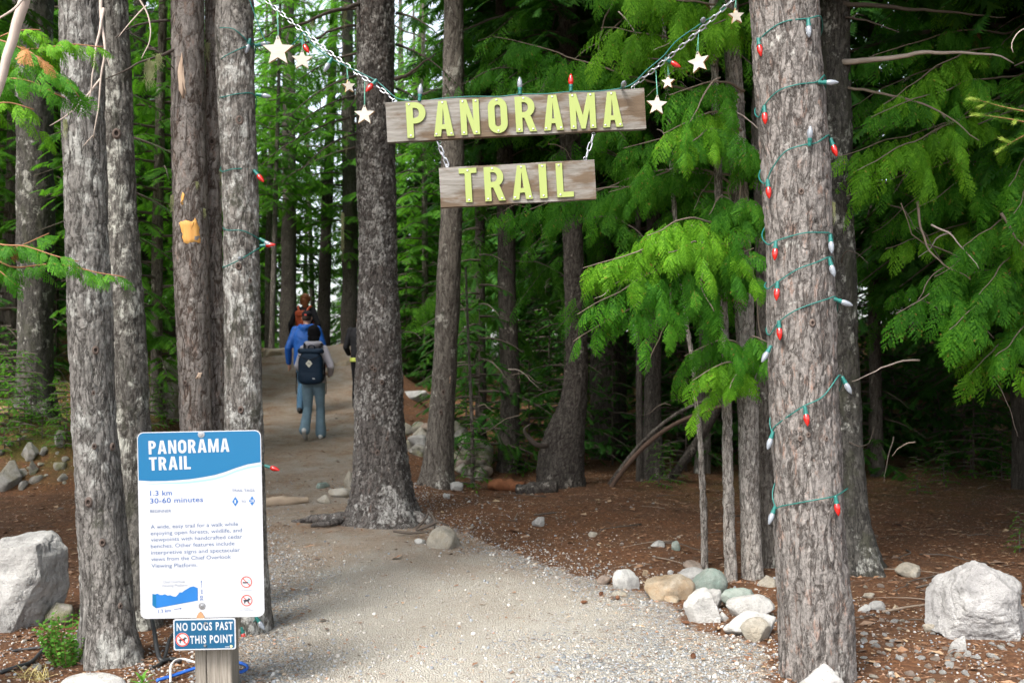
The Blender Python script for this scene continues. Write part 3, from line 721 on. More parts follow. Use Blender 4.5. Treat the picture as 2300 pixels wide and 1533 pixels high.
# cedar just outside the frame at right
cx, cy = P(2350, 800, 8.2)[:2]
tree('cedar_tree', 'CB', [(2420, 1260, 70), (2410, 800, 64), (2400, 200, 60)], 8.4, B_CEDAR, 'cedar at the right edge whose dark green sprays hang beyond the right trunk', ns=40, step=.04, flare=.4, seed=30, height=12)
RB = TREES['CB'][0]
ends = [(1880, 350, 7.2), (1900, 150, 7.6), (1900, 440, 7.4), (1950, 260, 7.0), (1985, 230, 7.2), (2010, 700, 7.0), (2130, 740, 6.8), (2040, 480, 7.6), (1990, 560, 7.8), (2100, 620, 7.2), (2200, 660, 7.0), (2260, 620, 7.4),
        (2060, 330, 7.4), (2140, 300, 7.8), (2200, 420, 7.6), (2270, 420, 7.0), (2180, 840, 7.6), (2240, 800, 7.2), (2160, 560, 6.9), (2280, 480, 6.8), (1930, 380, 6.9), (1890, 250, 8.0), (1960, 520, 8.2), (2000, 420, 8.4),
        (2290, 560, 7.2), (2120, 440, 8.6), (2060, 160, 8.6), (2200, 90, 8.4), (2110, 20, 8.2), (2280, 200, 8.4), (1960, 60, 8.8), (2200, 250, 9), (2290, 720, 7.8), (2260, 300, 7.8), (2230, 130, 7.8)]
for k, (a, b, y) in enumerate(ends):
    s = P(2390, b - random.uniform(60, 170), 8.4); e = P(a, b, y); mid = s * .45 + e * .55 + np.array((0, 0, random.uniform(.05, .25)))
    ln = np.linalg.norm(e - s)
    cedar_bough(RB, [s, mid, e], int(8 + ln * 6.5), random.uniform(.27, .34), L_CEDAR if k % 4 else L_CEDARL, 200 + k, down=.7 if k % 3 else .95, start=.3)
for k, q in enumerate((((2390, 640, 8.2), (2100, 560, 7.4), (2040, 500, 7.2), (2025, 455, 7.1)), ((2060, 450, 7.3), (2085, 560, 7.2), (2180, 630, 7.1)), ((2250, 480, 7), (2290, 540, 7), (2320, 560, 7)), ((1900, 195, 7.6), (2000, 215, 7.4), (2110, 250, 7.2), (2200, 315, 7.0)))):
    bare_twig(RB, q, .012, WOODY, .003, sd=40 + k)
R12 = TREES['T12'][0]
for k, q in enumerate((((1885, 8, 7.6), (2020, 20, 7.5), (2130, 30, 7.4), (2260, 38, 7.3)), ((1890, 140, 7.6), (1980, 130, 7.4), (2100, 118, 7.2), (2230, 122, 7.0), (2275, 142, 7.0)), ((1900, 40, 7.6), (1960, 48, 7.5), (2020, 70, 7.4)))):
    bare_twig(R12, q, (.022, .026, .010)[k], TWIGP if k == 1 else TWIGD, .004, 24, 'dead_limb', sd=60 + k)
for k, q in enumerate((((1900, 990, 7.6), (1945, 1000, 7.3), (1965, 960, 7.2)), ((1885, 600, 7.6), (1905, 560, 7.4), (1950, 590, 7.3)))):
    bare_twig(R12, q, .006, TWIGD, .002, sd=70 + k)

# deeper cedar curtains between the hanging boards and the right trunk
def wild_boughs(key, n, z0, z1, l0, l1, seed, leaf, fl=.36, amin=-math.pi, amax=math.pi, nf=12):
    rs = np.random.default_rng(seed); root, c = TREES[key]
    for k in range(n):
        z = rs.uniform(z0, z1); a = rs.uniform(amin, amax); l = rs.uniform(l0, l1)
        o = np.array([np.interp(z + root.location.z, c[:, 2], c[:, j]) for j in range(3)])
        d = np.array((math.cos(a), math.sin(a), 0)); e = o + d * l + (0, 0, -l * rs.uniform(.05, .5))
        cedar_bough(root, [o, (o + e) / 2 + (0, 0, .18 * l), e], nf, fl * rs.uniform(.8, 1.2), leaf, seed * 50 + k, lo=True, wood=TWIGD, twigs=True)
wild_boughs('T10', 30, 2.2, 6.2, 1.0, 2.4, 3, L_CEDAR, amin=-3.0, amax=.2)
wild_boughs('T10c', 22, 2.4, 7.2, 1.0, 2.4, 4, L_CEDAR, amin=-3.0, amax=.2)
wild_boughs('T8', 14, 2.6, 6.6, .8, 1.8, 5, L_FIRL, amin=-3.0, amax=.2)
wild_boughs('T7', 14, 3.2, 6.0, .8, 1.8, 6, L_CEDAR, amin=-3.0, amax=.2)
wild_boughs('T13', 16, 1.6, 6.0, .8, 2.0, 7, L_CEDAR, amin=-3.0, amax=.6)
wild_boughs('T9', 10, 1.2, 5.8, .6, 1.4, 8, L_FIRL)

# near cedar at left edge with a pale dead limb
tree('cedar_tree', 'CL', [(-190, 1500, 90), (-200, 800, 84), (-215, 0, 80)], 4.7, B_CEDAR, 'cedar beyond the left edge reaching light green sprays across the left trunks', ns=40, step=.04, flare=.4, seed=31, height=9)
RL = TREES['CL'][0]
for k, (q, n, fl) in enumerate((
    (((-190, 40, 4.7), (-20, 120, 4.6), (100, 112, 4.5), (235, 100, 4.5)), 26, .14), (((-190, 60, 4.7), (0, 90, 4.4), (120, 150, 4.3), (180, 215, 4.3)), 26, .14), (((-190, 120, 4.7), (-40, 170, 4.4), (60, 180, 4.3), (150, 225, 4.3)), 24, .14),
    (((-190, 150, 4.7), (-60, 230, 4.4), (20, 235, 4.3), (80, 250, 4.3)), 18, .14), (((-190, 30, 4.7), (-60, 90, 4.5), (40, 70, 4.4), (90, 65, 4.4)), 18, .14),
    (((-190, 470, 4.7), (0, 590, 4.6), (130, 595, 4.5), (275, 620, 4.5)), 28, .13), (((-190, 460, 4.7), (-40, 540, 4.5), (60, 555, 4.4), (180, 590, 4.4)), 26, .13), (((-190, 480, 4.7), (-40, 575, 4.6), (30, 560, 4.6), (110, 530, 4.6)), 18, .13),
    (((-190, 500, 4.7), (-80, 600, 4.5), (-20, 600, 4.4), (30, 640, 4.4)), 16, .13))):
    cedar_bough(RL, pts(*q), n, fl, L_CEDARL if k in (0, 4, 3) else L_CEDAR, 300 + k, r0=.007, wood=TWIGR, down=.35, spread=.75, start=.45, twigs=(k < 5))
b = link('dead_spray', new_mesh('dead_spray', *[(lambda V, Fa: (V - np.array(RL.location), [Fa]))(*bough_fronds(smooth_curve(np.array(pts((38, 98, 4.25), (75, 118, 4.2), (108, 145, 4.2))), 8), 4, .10, np.random.default_rng(3), FACE, down=.3))][0], [L_DEADC]), RL)
bare_twig(RL, ((62, -30, 3.7), (48, 40, 3.7), (25, 110, 3.7), (0, 200, 3.7), (-30, 260, 3.75)), .022, TWIGP, .013, 20, 'dead_limb', .012, 5)
bare_twig(RL, ((60, -10, 3.7), (30, 20, 3.6), (-10, 45, 3.6)), .006, TWIGP, .003, 10, 'twig', .01, 6)
R1 = TREES['T1'][0]
for k, q in enumerate((((232, -40, 5.0), (228, 30, 4.95), (238, 110, 4.9), (228, 170, 4.9), (212, 310, 4.9)), ((231, 20, 4.95), (222, 80, 4.9), (208, 170, 4.9), (198, 240, 4.9)), ((225, 180, 4.9), (195, 220, 4.9), (160, 255, 4.85), (112, 282, 4.8)), ((300, -20, 5), (335, 40, 5), (338, 90, 5), (318, 135, 5)), ((330, 10, 5), (300, 45, 5), (265, 85, 5)),
                       ((212, 305, 4.9), (200, 318, 4.9), (190, 328, 4.9)), ((236, 130, 4.9), (240, 140, 4.9), (243, 147, 4.9)))):
    bare_twig(R1, q, (.010, .008, .006, .005, .004, .003, .003)[k], TWIGP, .002, 18, 'twig', .012, 80 + k)
R3f = TREES['T3'][0]
for k, q in enumerate((((400, 112, 6.3), (330, 135, 6.1), (280, 158, 6.0), (232, 178, 5.9)), ((375, 45, 6.3), (330, 50, 6.2), (290, 62, 6.1), (262, 88, 6.0)), ((405, 170, 6.3), (360, 120, 6.2), (335, 110, 6.2)))):
    bare_twig(R3f, q, (.011, .010, .004)[k], TWIGD, .003, 18, 'dead_limb', .015, 90 + k)
R5 = TREES['T5'][0]
for k, q in enumerate((((805, 10, 9.6), (760, 20, 9.4), (650, 60, 9.2), (560, 95, 9.1)), ((800, 58, 9.6), (745, 68, 9.5), (700, 90, 9.4), (600, 130, 9.3)), ((806, 205, 9.6), (790, 235, 9.5), (784, 300, 9.5)), ((890, 60, 9.6), (925, 75, 9.5), (960, 95, 9.4)), ((890, 180, 9.6), (925, 160, 9.4), (980, 120, 9.2)), ((895, 750, 9.7), (925, 745, 9.6), (945, 760, 9.5)))):
    bare_twig(R5, q, (.024, .015, .010, .008, .022, .006)[k], TWIGD, .004, 20, 'dead_limb', .03, 95 + k)
# layered needle boughs hanging left of the stout trunk
def fir_bough(root, p0, p1, L, seed, leaf=L_FIR, tw=.07, tl=.20, droop=.25, roll=0.0):
    rs = np.random.default_rng(seed); p0 = np.array(p0); p1 = np.array(p1)
    O, X, Y, Z = needle_bough(L, rs, tw, tl, droop)
    V, Fa = stamp(TW_S[0], TW_S[1], O, X, Y, Z)
    ax = unit(p1 - p0); sdv = unit(np.cross((0, 0, 1.0), ax)); up = np.cross(ax, sdv)
    c, s_ = math.cos(roll), math.sin(roll); sdv, up = sdv * c + up * s_, up * c - sdv * s_
    M3 = np.stack((ax, sdv, up)); o = np.array(root.location)
    C = np.array([(x, 0, -droop * x * x / max(L, .3) + .12 * x) for x in np.linspace(0, L, 8)])
    Vt, ft = tube(C @ M3 + p0 - o, np.linspace(.014, .003, 8), 5)
    b = link('branch', new_mesh('branch', Vt, ft, [TWIGD], None, True), root)
    link('foliage', new_mesh('foliage', V @ M3 + p0 - o, [Fa], [leaf]), b)
for k, (a, e, L) in enumerate((((800, 215, 9.6), (640, 270, 9.0), .9), ((800, 260, 9.6), (600, 330, 9.2), 1.1), ((800, 170, 9.6), (660, 230, 9.2), .9), ((800, 300, 9.6), (660, 360, 9.0), .8), ((800, 330, 9.8), (600, 400, 10), 1.0), ((800, 120, 9.8), (680, 160, 10.2), .9), ((800, 20, 9.9), (600, 40, 10.2), 1.2), ((890, 30, 9.8), (990, 60, 9.4), .7), ((890, 200, 9.8), (960, 230, 9.4), .6), ((890, 100, 9.8), (1000, 150, 9.6), .8))):
    fir_bough(R5, P(*a), P(*e), L, 400 + k, L_FIRL if k < 4 else L_FIR)
for k, (a, e, L) in enumerate((((330, 110, 6.6), (380, 110, 6.2), .35), ((250, 60, 6.3), (330, 95, 6.5), .4), ((255, 300, 7.0), (360, 330, 7.2), .6), ((255, 420, 7.0), (370, 460, 7.4), .7), ((260, 520, 7.0), (380, 560, 7.6), .7), ((250, 200, 7.0), (340, 230, 7.4), .6), ((480, 620, 7.5), (330, 640, 8.4), .7), ((300, 640, 7.2), (390, 690, 7.8), .6))):
    fir_bough(TREES['T2'][0], P(*a), P(*e), L, 430 + k, L_FIR)
# spruce tip with new growth at the right edge
tree('spruce_tree', 'SP', [(2440, 1350, 26), (2436, 800, 20), (2430, 250, 12)], 5.6, B_MID, 'young spruce at the right edge with yellow green new shoots on its twig tips', 'tree', ns=20, step=.05, flare=.2, seed=33, height=4.2)
RS = TREES['SP'][0]
o = link('crown', YOUNG[1], RS); o.location = (.1, .15, .7); o.scale = (.34, .34, .95)
def spruce_twig(q, n, nl, seed, tips):
    rs = np.random.default_rng(seed); C = smooth_curve(np.array(pts(*q)), 22); o = np.array(RS.location)
    V, fs = tube(C, np.linspace(.006, .002, 22), 5)
    b = link('branch', new_mesh('branch', V - o, fs, [TWIGR], None, True), RS)
    T = unit(np.gradient(C, axis=0)); tv = np.array([(0, -.06, 0), (0, .06, 0), (1, 0, 0)]); tf = np.array([(0, 1, 2)])
    def needles(cc, tt, n, nl, mat, fw, nm):
        i = rs.integers(0, len(cc), n); v = unit(rs.normal(0, 1, (n, 3))); t = tt[i]
        v = unit(v - t * (v * t).sum(1)[:, None]); d = unit(v + t * fw) * (nl * rs.uniform(.7, 1.2, (n, 1)))
        y = unit(np.cross(d, t)) * nl; jit = rs.uniform(-.006, .006, (n, 3))
        V2, F2 = stamp(tv, tf, cc[i] + jit, d, y, np.cross(d, y)); link(nm, new_mesh(nm, V2 - o, [F2], [mat]), b)
    needles(C[3:], T[3:], n, nl, L_HERB, .5, 'needles')
    for e in tips:
        e = np.array(P(*e)); j = np.argmin(np.linalg.norm(C - e, axis=1)); d = unit(e - C[j] + T[j] * .01)
        cc = e + d * np.linspace(-.02, .03, 8)[:, None]
        needles(cc, np.repeat(d[None], 8, 0), 130, .022, L_NEW, 1.5, 'new_shoot')
spruce_twig(((2330, 255, 5.0), (2260, 242, 5.0), (2195, 224, 5.0)), 420, .030, 1, [(2192, 224, 5.0), (2212, 234, 5)])
spruce_twig(((2330, 280, 5.0), (2270, 268, 5.0), (2205, 258, 5.0)), 420, .030, 2, [(2200, 258, 5.0), (2280, 272, 4.98)])
spruce_twig(((2330, 290, 5.0), (2290, 310, 5.0), (2255, 330, 5.0)), 300, .030, 3, [(2252, 332, 5.0), (2262, 318, 5)])
bare_twig(RS, ((2310, 60, 5.2), (2285, 75, 5.1), (2272, 100, 5.1), (2276, 118, 5.1)), .004, TWIGP, .002, 12, 'twig', .004, 2)

# ------------------------------------------------------------------ the forest behind
BG_TR = []
for k in range(4):
    c = np.array([(0, 0, -.6, .17), (.02, .03, 3, .145), (-.03, .02, 8, .10), (0, 0, 13, .03)]) * (1, 1, 1, (1, .8, 1.25, .6)[k])
    V, fs, pl = trunk_geo(c, step=.09, ns=22, style='ridge', amp=1.3, flare=.4, fh=.3, seed=50 + k)
    BG_TR.append(new_mesh('trunk', V, fs, [B_DEEP if k != 3 else B_MID], None, True, {'plate': pl}))
def bg_tree(x, y, k, cr, z, s, label, group, sz=1.0, name='conifer_tree'):
    g = gz(x, y); r = empty(name, (x, y, g), label, 'tree', group, rot=(random.uniform(-.02, .02), random.uniform(-.03, .03), random.uniform(0, 6.28)))
    t = link('trunk', BG_TR[k], r); t.scale = (s, s, s * 1.1)
    o = link('crown', CROWN[cr], r); o.location = (0, 0, z); o.scale = (s, s, s * sz)
    return r
def px_xy(px, Y): return ((px - 1150) / F * Y, Y)
# beyond the crest of the trail, with bright sky between them
for px, Y, k, cr, z, s in ((602, 27, 3, 2, 3.0, 1.0), (645, 25.5, 2, 4, 3.4, 1.05), (658, 29, 3, 5, 2.4, 1.0), (705, 33, 3, 2, 2.6, 1.0), (785, 26, 2, 5, 2.6, 1.1), (560, 30, 1, 2, 1.0, 1.0), (740, 42, 1, 4, .5, 1.1), (620, 44, 1, 4, 1.0, 1.1), (830, 31, 0, 5, .6, 1.0), (885, 34, 1, 5, .6, 1.0),
                           (680, 46, 0, 4, 4.6, 1.1), (775, 50, 0, 4, 1.4, 1.1), (930, 30, 0, 5, .6, 1.0), (955, 24, 3, 5, .6, .9), (525, 40, 0, 2, .6, 1.2), (860, 44, 1, 2, .6, 1.2), (590, 36, 1, 5, .3, 1.1), (725, 27, 2, 4, 3.8, .9), (800, 38, 1, 5, .2, 1.1), (910, 42, 2, 5, .2, 1.2)):
    bg_tree(*px_xy(px, Y), k, cr, z, s, 'slender conifer against the bright sky beyond the crest of the trail', 'conifers beyond the crest of the trail')
rs = np.random.default_rng(77)
def scatter(n, p0, p1, y0, y1, mind, label, group, zr, crs, sc=(.85, 1.2)):
    pl = []
    t = 0
    while len(pl) < n and t < 4000:
        t += 1; Y = y0 + (y1 - y0) * rs.uniform() ** .8; x = rs.uniform((p0 - 1150) / F * Y, (p1 - 1150) / F * Y)
        d, hw = path_d(np.array([x]), np.array([Y]))
        if (-11 < x < -4.5 and 14.5 < Y < 22.5 and p0 < 0): continue
        if abs(d[0]) < hw[0] + 1.2 or any((x - a) ** 2 + (Y - b) ** 2 < mind ** 2 for a, b in pl): continue
        pl.append((x, Y)); bg_tree(x, Y, int(rs.integers(4)), int(rs.choice(crs)), rs.uniform(*zr), rs.uniform(*sc), label, group)
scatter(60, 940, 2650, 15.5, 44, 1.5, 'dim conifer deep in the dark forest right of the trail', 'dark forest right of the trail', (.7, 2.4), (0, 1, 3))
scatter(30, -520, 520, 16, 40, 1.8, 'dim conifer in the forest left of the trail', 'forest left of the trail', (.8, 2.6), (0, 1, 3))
# conifers added to shade the floor, most of them outside the frame
for x, Y, k, cr, z, s_ in ((5.2, 7.4, 0, 0, 3.2, 1.1), (4.7, 8.6, 0, 1, 2.7, 1.05), (6.4, 12.2, 2, 3, 1.6, 1.2), (6.6, 9.6, 1, 1, 3.0, 1.15), (5.9, 10.6, 2, 3, 2.4, 1.2), (7.4, 6.0, 0, 1, 3.2, 1.1), (7.2, 13.0, 1, 0, 1.6, 1.25), (2.6, 13.6, 3, 1, 3.6, 1.1), (1.4, 15.2, 2, 0, 3.0, 1.1), (8.6, 11.5, 0, 3, 2.4, 1.2), (3.6, 16.0, 1, 0, 2.2, 1.1), (9.4, 8.0, 2, 0, 2.4, 1.2),
                           (-5.2, 8.2, 0, 0, 4.2, 1.0), (-6.9, 9.6, 1, 4, 4.6, 1.0), (-7.6, 6.4, 2, 3, 3.6, 1.1), (-11.2, 13.4, 1, 0, 2.6, 1.2), (-6.4, 4.6, 0, 1, 4.4, 1.0), (5.2, 4.6, 1, 3, 4.6, .9)):
    bg_tree(x, Y, k, cr, z, s_, 'conifer added to close the canopy and shade the floor beside the trail', 'conifers added to shade the trail sides')
def young(n, p0, p1, y0, y1, label, group, ks=(0, 1)):
    t = 0; pl = []
    while len(pl) < n and t < 3000:
        t += 1; Y = rs.uniform(y0, y1); x = rs.uniform((p0 - 1150) / F * Y, (p1 - 1150) / F * Y)
        d, hw = path_d(np.array([x]), np.array([Y]))
        if abs(d[0]) < hw[0] + 1.0 or any((x - a) ** 2 + (Y - b) ** 2 < .8 for a, b in pl): continue
        pl.append((x, Y)); s = rs.uniform(.7, 1.25)
        r = empty('young_conifer', (x, Y, gz(x, Y)), label, 'tree', group, rot=(0, 0, rs.uniform(0, 6.28)))
        c = link('crown', YOUNG[int(rs.choice(ks))], r); c.scale = (s,) * 3; c.location = (0, 0, .12)
        V, fs = tube(np.array([(0, 0, -.1), (0, 0, 1), (0, 0, 2)]) * s, (.02, .012, .006), 5); link('trunk', new_mesh('trunk', V, fs, [TWIGD], None, True), r)
young(70, 940, 2500, 14.5, 28, 'low bushy young conifer in the shade right of the trail', 'young conifers right of the trail')
young(16, 1880, 2500, 13.4, 16.5, 'low bushy young conifer in the darkest shade behind the right boulder', 'young conifers behind the right boulder')
young(18, 1030, 1720, 13.6, 16.2, 'low bushy young conifer added to darken the forest behind the crooked trunk', 'young conifers added behind the crooked trunk')  # extra undergrowth added to darken the forest interior
young(26, -300, 540, 14.5, 26, 'low bushy young conifer on the bank left of the trail', 'young conifers left of the trail')
young(10, 560, 1000, 23.5, 28, 'low bushy young conifer along the crest of the trail', 'young conifers along the crest')
# dead bare twigs among the sprays
rs = np.random.default_rng(123)
for k in range(46):
    root = (R3, RB, TREES['T10'][0], TREES['T8'][0], R12)[k % 5]
    px, py, Y = ((rs.uniform(1380, 1700), rs.uniform(20, 850), rs.uniform(6.7, 7.6)), (rs.uniform(1900, 2290), rs.uniform(20, 850), rs.uniform(6.8, 8.2)), (rs.uniform(1150, 1640), rs.uniform(150, 950), rs.uniform(11.3, 12.8)), (rs.uniform(1030, 1250), rs.uniform(450, 950), rs.uniform(12.5, 13.6)), (rs.uniform(1900, 2150), rs.uniform(300, 1000), rs.uniform(7.2, 7.8)))[k % 5]
    L = rs.uniform(60, 190) * 7.2 / Y; a = rs.uniform(.1, 2.9); dx, dy = math.cos(a) * L, math.sin(a) * L * .8
    bare_twig(root, ((px, py, Y), (px + dx * .35, py + dy * .3 - 8, Y - .05), (px + dx * .7, py + dy * .65, Y - .1), (px + dx, py + dy, Y - .15)), rs.uniform(.004, .009), (WOODY, TWIGD, TWIGP)[int(rs.integers(3))], .0015, 12, 'twig', .03, 500 + k)

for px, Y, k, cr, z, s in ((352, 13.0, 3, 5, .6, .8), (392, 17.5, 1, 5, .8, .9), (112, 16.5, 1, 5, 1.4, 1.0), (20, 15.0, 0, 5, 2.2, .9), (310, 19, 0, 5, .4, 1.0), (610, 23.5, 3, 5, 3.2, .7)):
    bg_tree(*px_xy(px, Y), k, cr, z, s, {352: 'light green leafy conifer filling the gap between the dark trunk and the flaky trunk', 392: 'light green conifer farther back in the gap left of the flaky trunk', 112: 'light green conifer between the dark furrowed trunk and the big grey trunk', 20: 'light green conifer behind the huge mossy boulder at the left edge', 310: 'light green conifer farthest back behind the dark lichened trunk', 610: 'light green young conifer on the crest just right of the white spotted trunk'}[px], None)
# ------------------------------------------------------------------ rocks
import bmesh
_ICO = {}
def ico(n):
    if n not in _ICO:
        bm = bmesh.new(); bmesh.ops.create_icosphere(bm, subdivisions=n, radius=1.0); bm.verts.ensure_lookup_table()
        _ICO[n] = (np.array([v.co[:] for v in bm.verts]), np.array([[v.index for v in f.verts] for f in bm.faces])); bm.free()
    return _ICO[n]
def rock_mat(name, base, spot=(.12, .115, .11), tint=None, tint_amt=.5, spk=.5, pale=(.66, .65, .61)):
    m = Mat(name); o = m.n('ShaderNodeObjectInfo').outputs['Random']
    v = m.n('ShaderNodeVectorMath', operation='ADD'); m.l(m.obj(), v.inputs[0]); cb = m.n('ShaderNodeCombineXYZ'); m.l(m.math('MULTIPLY', o, 13.7), cb.inputs[0]); m.l(cb.outputs[0], v.inputs[1])
    q = v.outputs[0]
    big = m.noise(5, 5, .6, q); fine = m.noise(150, 3, .7, q)
    c = m.ramp(big, [(.3, base), (.72, pale)])
    if tint: c = m.mix(m.math('MULTIPLY', m.ramp(m.noise(8, 6, .68, q), [(.42, 0), (.62, 1)]), tint_amt), c, tint)
    sp = m.ramp(m.noise(120, 2, .8, q), [(.60, 0), (.68, 1)]); c = m.mix(m.math('MULTIPLY', sp, spk), c, spot)
    c = m.mix(m.math('MULTIPLY', m.ramp(m.noise(95, 2, .8, m.mapping((1, 1, 1), q, (5, 5, 5))), [(.6, 0), (.7, 1)]), .5), c, tuple(min(1, x * 1.15) for x in pale))
    dirt = m.ramp(m.noise(6, 7, .72, m.mapping((1, 1, 1), q, (2, 8, 1))), [(.48, 0), (.66, .75)])
    c = m.mix(dirt, c, tuple(x * .62 for x in base))
    h = m.math('ADD', m.math('MULTIPLY', fine, .8), m.math('ADD', m.math('MULTIPLY', m.noise(28, 6, .7, q), 1.4), m.math('MULTIPLY', m.noise(9, 5, .6, q), 1.2)))
    m.pbr(c, .9, m.bump(h, 1.0, .018), .2); return m.m
R_GREY = rock_mat('granite_pale_grey', (.34, .335, .32), pale=(.50, .495, .475)); R_WHITE = rock_mat('granite_white', (.42, .415, .395), spk=.35, pale=(.60, .595, .57))
R_TAN = rock_mat('stone_tan', (.32, .26, .18), tint=(.36, .22, .10), tint_amt=.55, pale=(.44, .39, .31))
R_GREEN = rock_mat('stone_green_grey', (.23, .27, .24), tint=(.17, .26, .22), tint_amt=.6, spk=.25, pale=(.34, .38, .34))
R_CREAM = rock_mat('stone_cream', (.35, .32, .26), tint=(.34, .26, .15), tint_amt=.3, pale=(.48, .455, .40))
R_PINK = rock_mat('stone_pinkish', (.30, .24, .20), tint=(.28, .19, .13), tint_amt=.4, pale=(.40, .35, .30))
R_DARK = rock_mat('stone_olive_grey', (.24, .22, .19), tint=(.12, .13, .03), tint_amt=.75, spk=.3, pale=(.38, .36, .32))  # grey stone with random olive blotches
R_BOULD = rock_mat('granite_boulder', (.32, .315, .31), spk=.55, pale=(.48, .475, .465))

R_BANK = rock_mat('bank_granite', (.24, .23, .21), tint=(.14, .12, .05), tint_amt=.5, pale=(.38, .37, .34))  # duller, brown-tinted granite for stones set in the banks
def rock_geo(sub, size, seed, cuts=14, tight=.78, rough=.05, planes=None):
    rs = np.random.default_rng(seed); v, f = ico(sub); v = v.copy()
    v = v * 1.25
    for k in range(cuts + (len(planes) if planes else 0)):
        n = unit(rs.normal(0, 1, 3)); d = tight * rs.uniform(.80, 1.25)
        if k >= cuts: n = unit(planes[k - cuts][:3]); d = planes[k - cuts][3]
        t = np.clip(v @ n - d, 0, None); v = v - (t * .985)[:, None] * n
    v = v + unit(v) * (fbm(v * 1.7 + seed, 3, seed) * .08 + fbm(v * 5 + seed, 4, seed + 1) * rough + (fbm(v * 16 + seed, 3, seed + 2) * rough * .45 if sub > 3 else 0))[:, None]
    if sub > 4: cr_ = np.abs(fbm(v * np.array((2.2, 2.2, 3.4)) + seed * 2, 4, seed + 7)); v = v - unit(v) * (np.clip(1 - cr_ / .035, 0, 1) * .045)[:, None]; st_ = fbm(v * np.array((1.5, 1.5, 7)) + seed, 3, seed + 9); v = v + unit(v) * (np.round(st_ * 5) / 5 * .05)[:, None]
    v = v - (v.max(0) + v.min(0)) / 2; v = v / (v.max(0) - v.min(0))
    return v * np.array(size), f
def rock(name, box4, mat, label, group=None, seed=1, sub=4, cuts=14, tight=.78, rough=.05, depth=.85, bury=.22, cat='rock', dy=0.0, rot=0.0, gy=None, planes=None):
    l, t, r, b = box4; p = on_ground((l + r) / 2, b) if gy is None else P((l + r) / 2, b, gy)
    Y = p[1]; w_ = (r - l) / F * Y; h = (b - t) / F * Y
    d = w_ * depth; Y += d * .5 * .6 + dy
    w_ *= Y / p[1]; h = h * Y / p[1] * 1.02
    x = ((l + r) / 2 - 1150) / F * Y
    V, f = rock_geo(sub, (w_, d, h * (1 + bury)), seed, cuts, tight, rough, planes)
    zg = min(gz(x, Y), gz(x, p[1])) if gy is None else p[2]
    zt = CAM_Z - (t - 816) / F * Y                      # its top edge stands where the photograph shows it
    z0 = zt - h * (1 + bury) / 2
    z0 = min(z0, zg + h * (1 + bury) * .42)
    return link(name, new_mesh(name, V, [f], [mat], None, True), None, (x, Y, z0), (0, 0, rot), label, cat, group)
G1 = 'stones edging the trail in front of the cedar stems'
rock('rock', (1375, 1277, 1437, 1322), R_WHITE, 'pale grey block at the left end of the stones edging the trail', G1, 3, tight=.85)
rock('rock', (1446, 1288, 1562, 1347), R_TAN, 'long rounded tan boulder among the stones edging the trail', G1, 4, tight=.95, cuts=8, depth=.6)
rock('rock', (1518, 1273, 1602, 1322), R_GREY, 'grey rounded stone behind the long tan boulder', G1, 5, tight=.95, cuts=6, dy=.10)
rock('rock', (1552, 1275, 1634, 1332), R_GREEN, 'greenish grey rounded stone behind the peaked white stone', G1, 6, tight=.95, cuts=7)
rock('rock', (1531, 1316, 1617, 1396), R_WHITE, 'white peaked stone standing in front of the greenish rounded stone', G1, 17, tight=.72, cuts=12, depth=.8)
rock('rock', (1590, 1322, 1623, 1368), R_GREY, 'small speckled stone between the peaked white stone and the green block', G1, 8)
rock('rock', (1617, 1323, 1708, 1372), R_GREEN, 'green block of stone above the two long white stones', G1, 9, tight=.75, depth=.6)
rock('rock', (1630, 1333, 1738, 1388), R_WHITE, 'long white speckled stone just below the green block', G1, 10, tight=.85, depth=.6)
rock('rock', (1626, 1370, 1748, 1428), R_WHITE, 'broad white stone touching the foot of the right trunk', G1, 11, tight=.9, depth=.6)
rock('rock', (1664, 1385, 1732, 1440), R_CREAM, 'rounded cream stone in front of the broad white stone', G1, 12, tight=.95, cuts=7)
rock('rock', (1613, 1371, 1636, 1395), R_WHITE, 'small white stone right of the peaked white stone', G1, 13, 3)
rock('rock', (1535, 1258, 1576, 1281), R_PINK, 'flat pinkish stone leaning at the foot of the thinnest bent stem', G1, 14, 3)
rock('rock', (1703, 1289, 1745, 1317), R_CREAM, 'angular cream stone between the grey cedar and the right trunk', G1, 15, 3, tight=.7)
rock('rock', (1374, 1325, 1414, 1339), R_CREAM, 'flat whitish stone lying in front of the pale grey block', G1, 16, 3)
rock('rock', (1490, 1337, 1527, 1352), R_TAN, 'flat tan chip under the long tan boulder', G1, 18, 3)
rock('rock', (1442, 1279, 1456, 1293), R_TAN, 'tiny tan stone between the pale grey block and the tan boulder', G1, 19, 3)
rock('rock', (1341, 1290, 1372, 1312), R_PINK, 'orange tinged stone beside the pale grey block', G1, 20, 3)
rock('rock', (1499, 1279, 1512, 1291), R_GREY, 'tiny grey stone just behind the long tan boulder', G1, 27, 3)
G2 = 'stones lying on the needle mound'
rock('rock', (1460, 1213, 1494, 1228), R_GREY, 'flat pale stone on the needle mound left of the thinnest stem', G2, 21, 3)
rock('rock', (1508, 1213, 1528, 1236), R_GREEN, 'upright blue grey chip on the needle mound', G2, 22, 3)
rock('rock', (1194, 1159, 1223, 1183), R_GREY, 'grey stone alone in the middle of the needle mound', G2, 23, 3)
rock('rock', (1321, 1193, 1342, 1205), R_CREAM, 'small cream stone halfway up the needle mound', G2, 24, 3)
rock('rock', (957, 1180, 1033, 1230), R_CREAM, 'white stone at the right foot of the stout dark trunk', None, 25, tight=.8)
rock('rock', (930, 1208, 956, 1221), R_WHITE, 'small white stone touching the white stone by the stout trunk', None, 26, 3)
rock('rock', (1011, 1080, 1041, 1101), R_GREY, 'grey stone at the right foot of the leaning grey brown trunk', None, 28, 3)
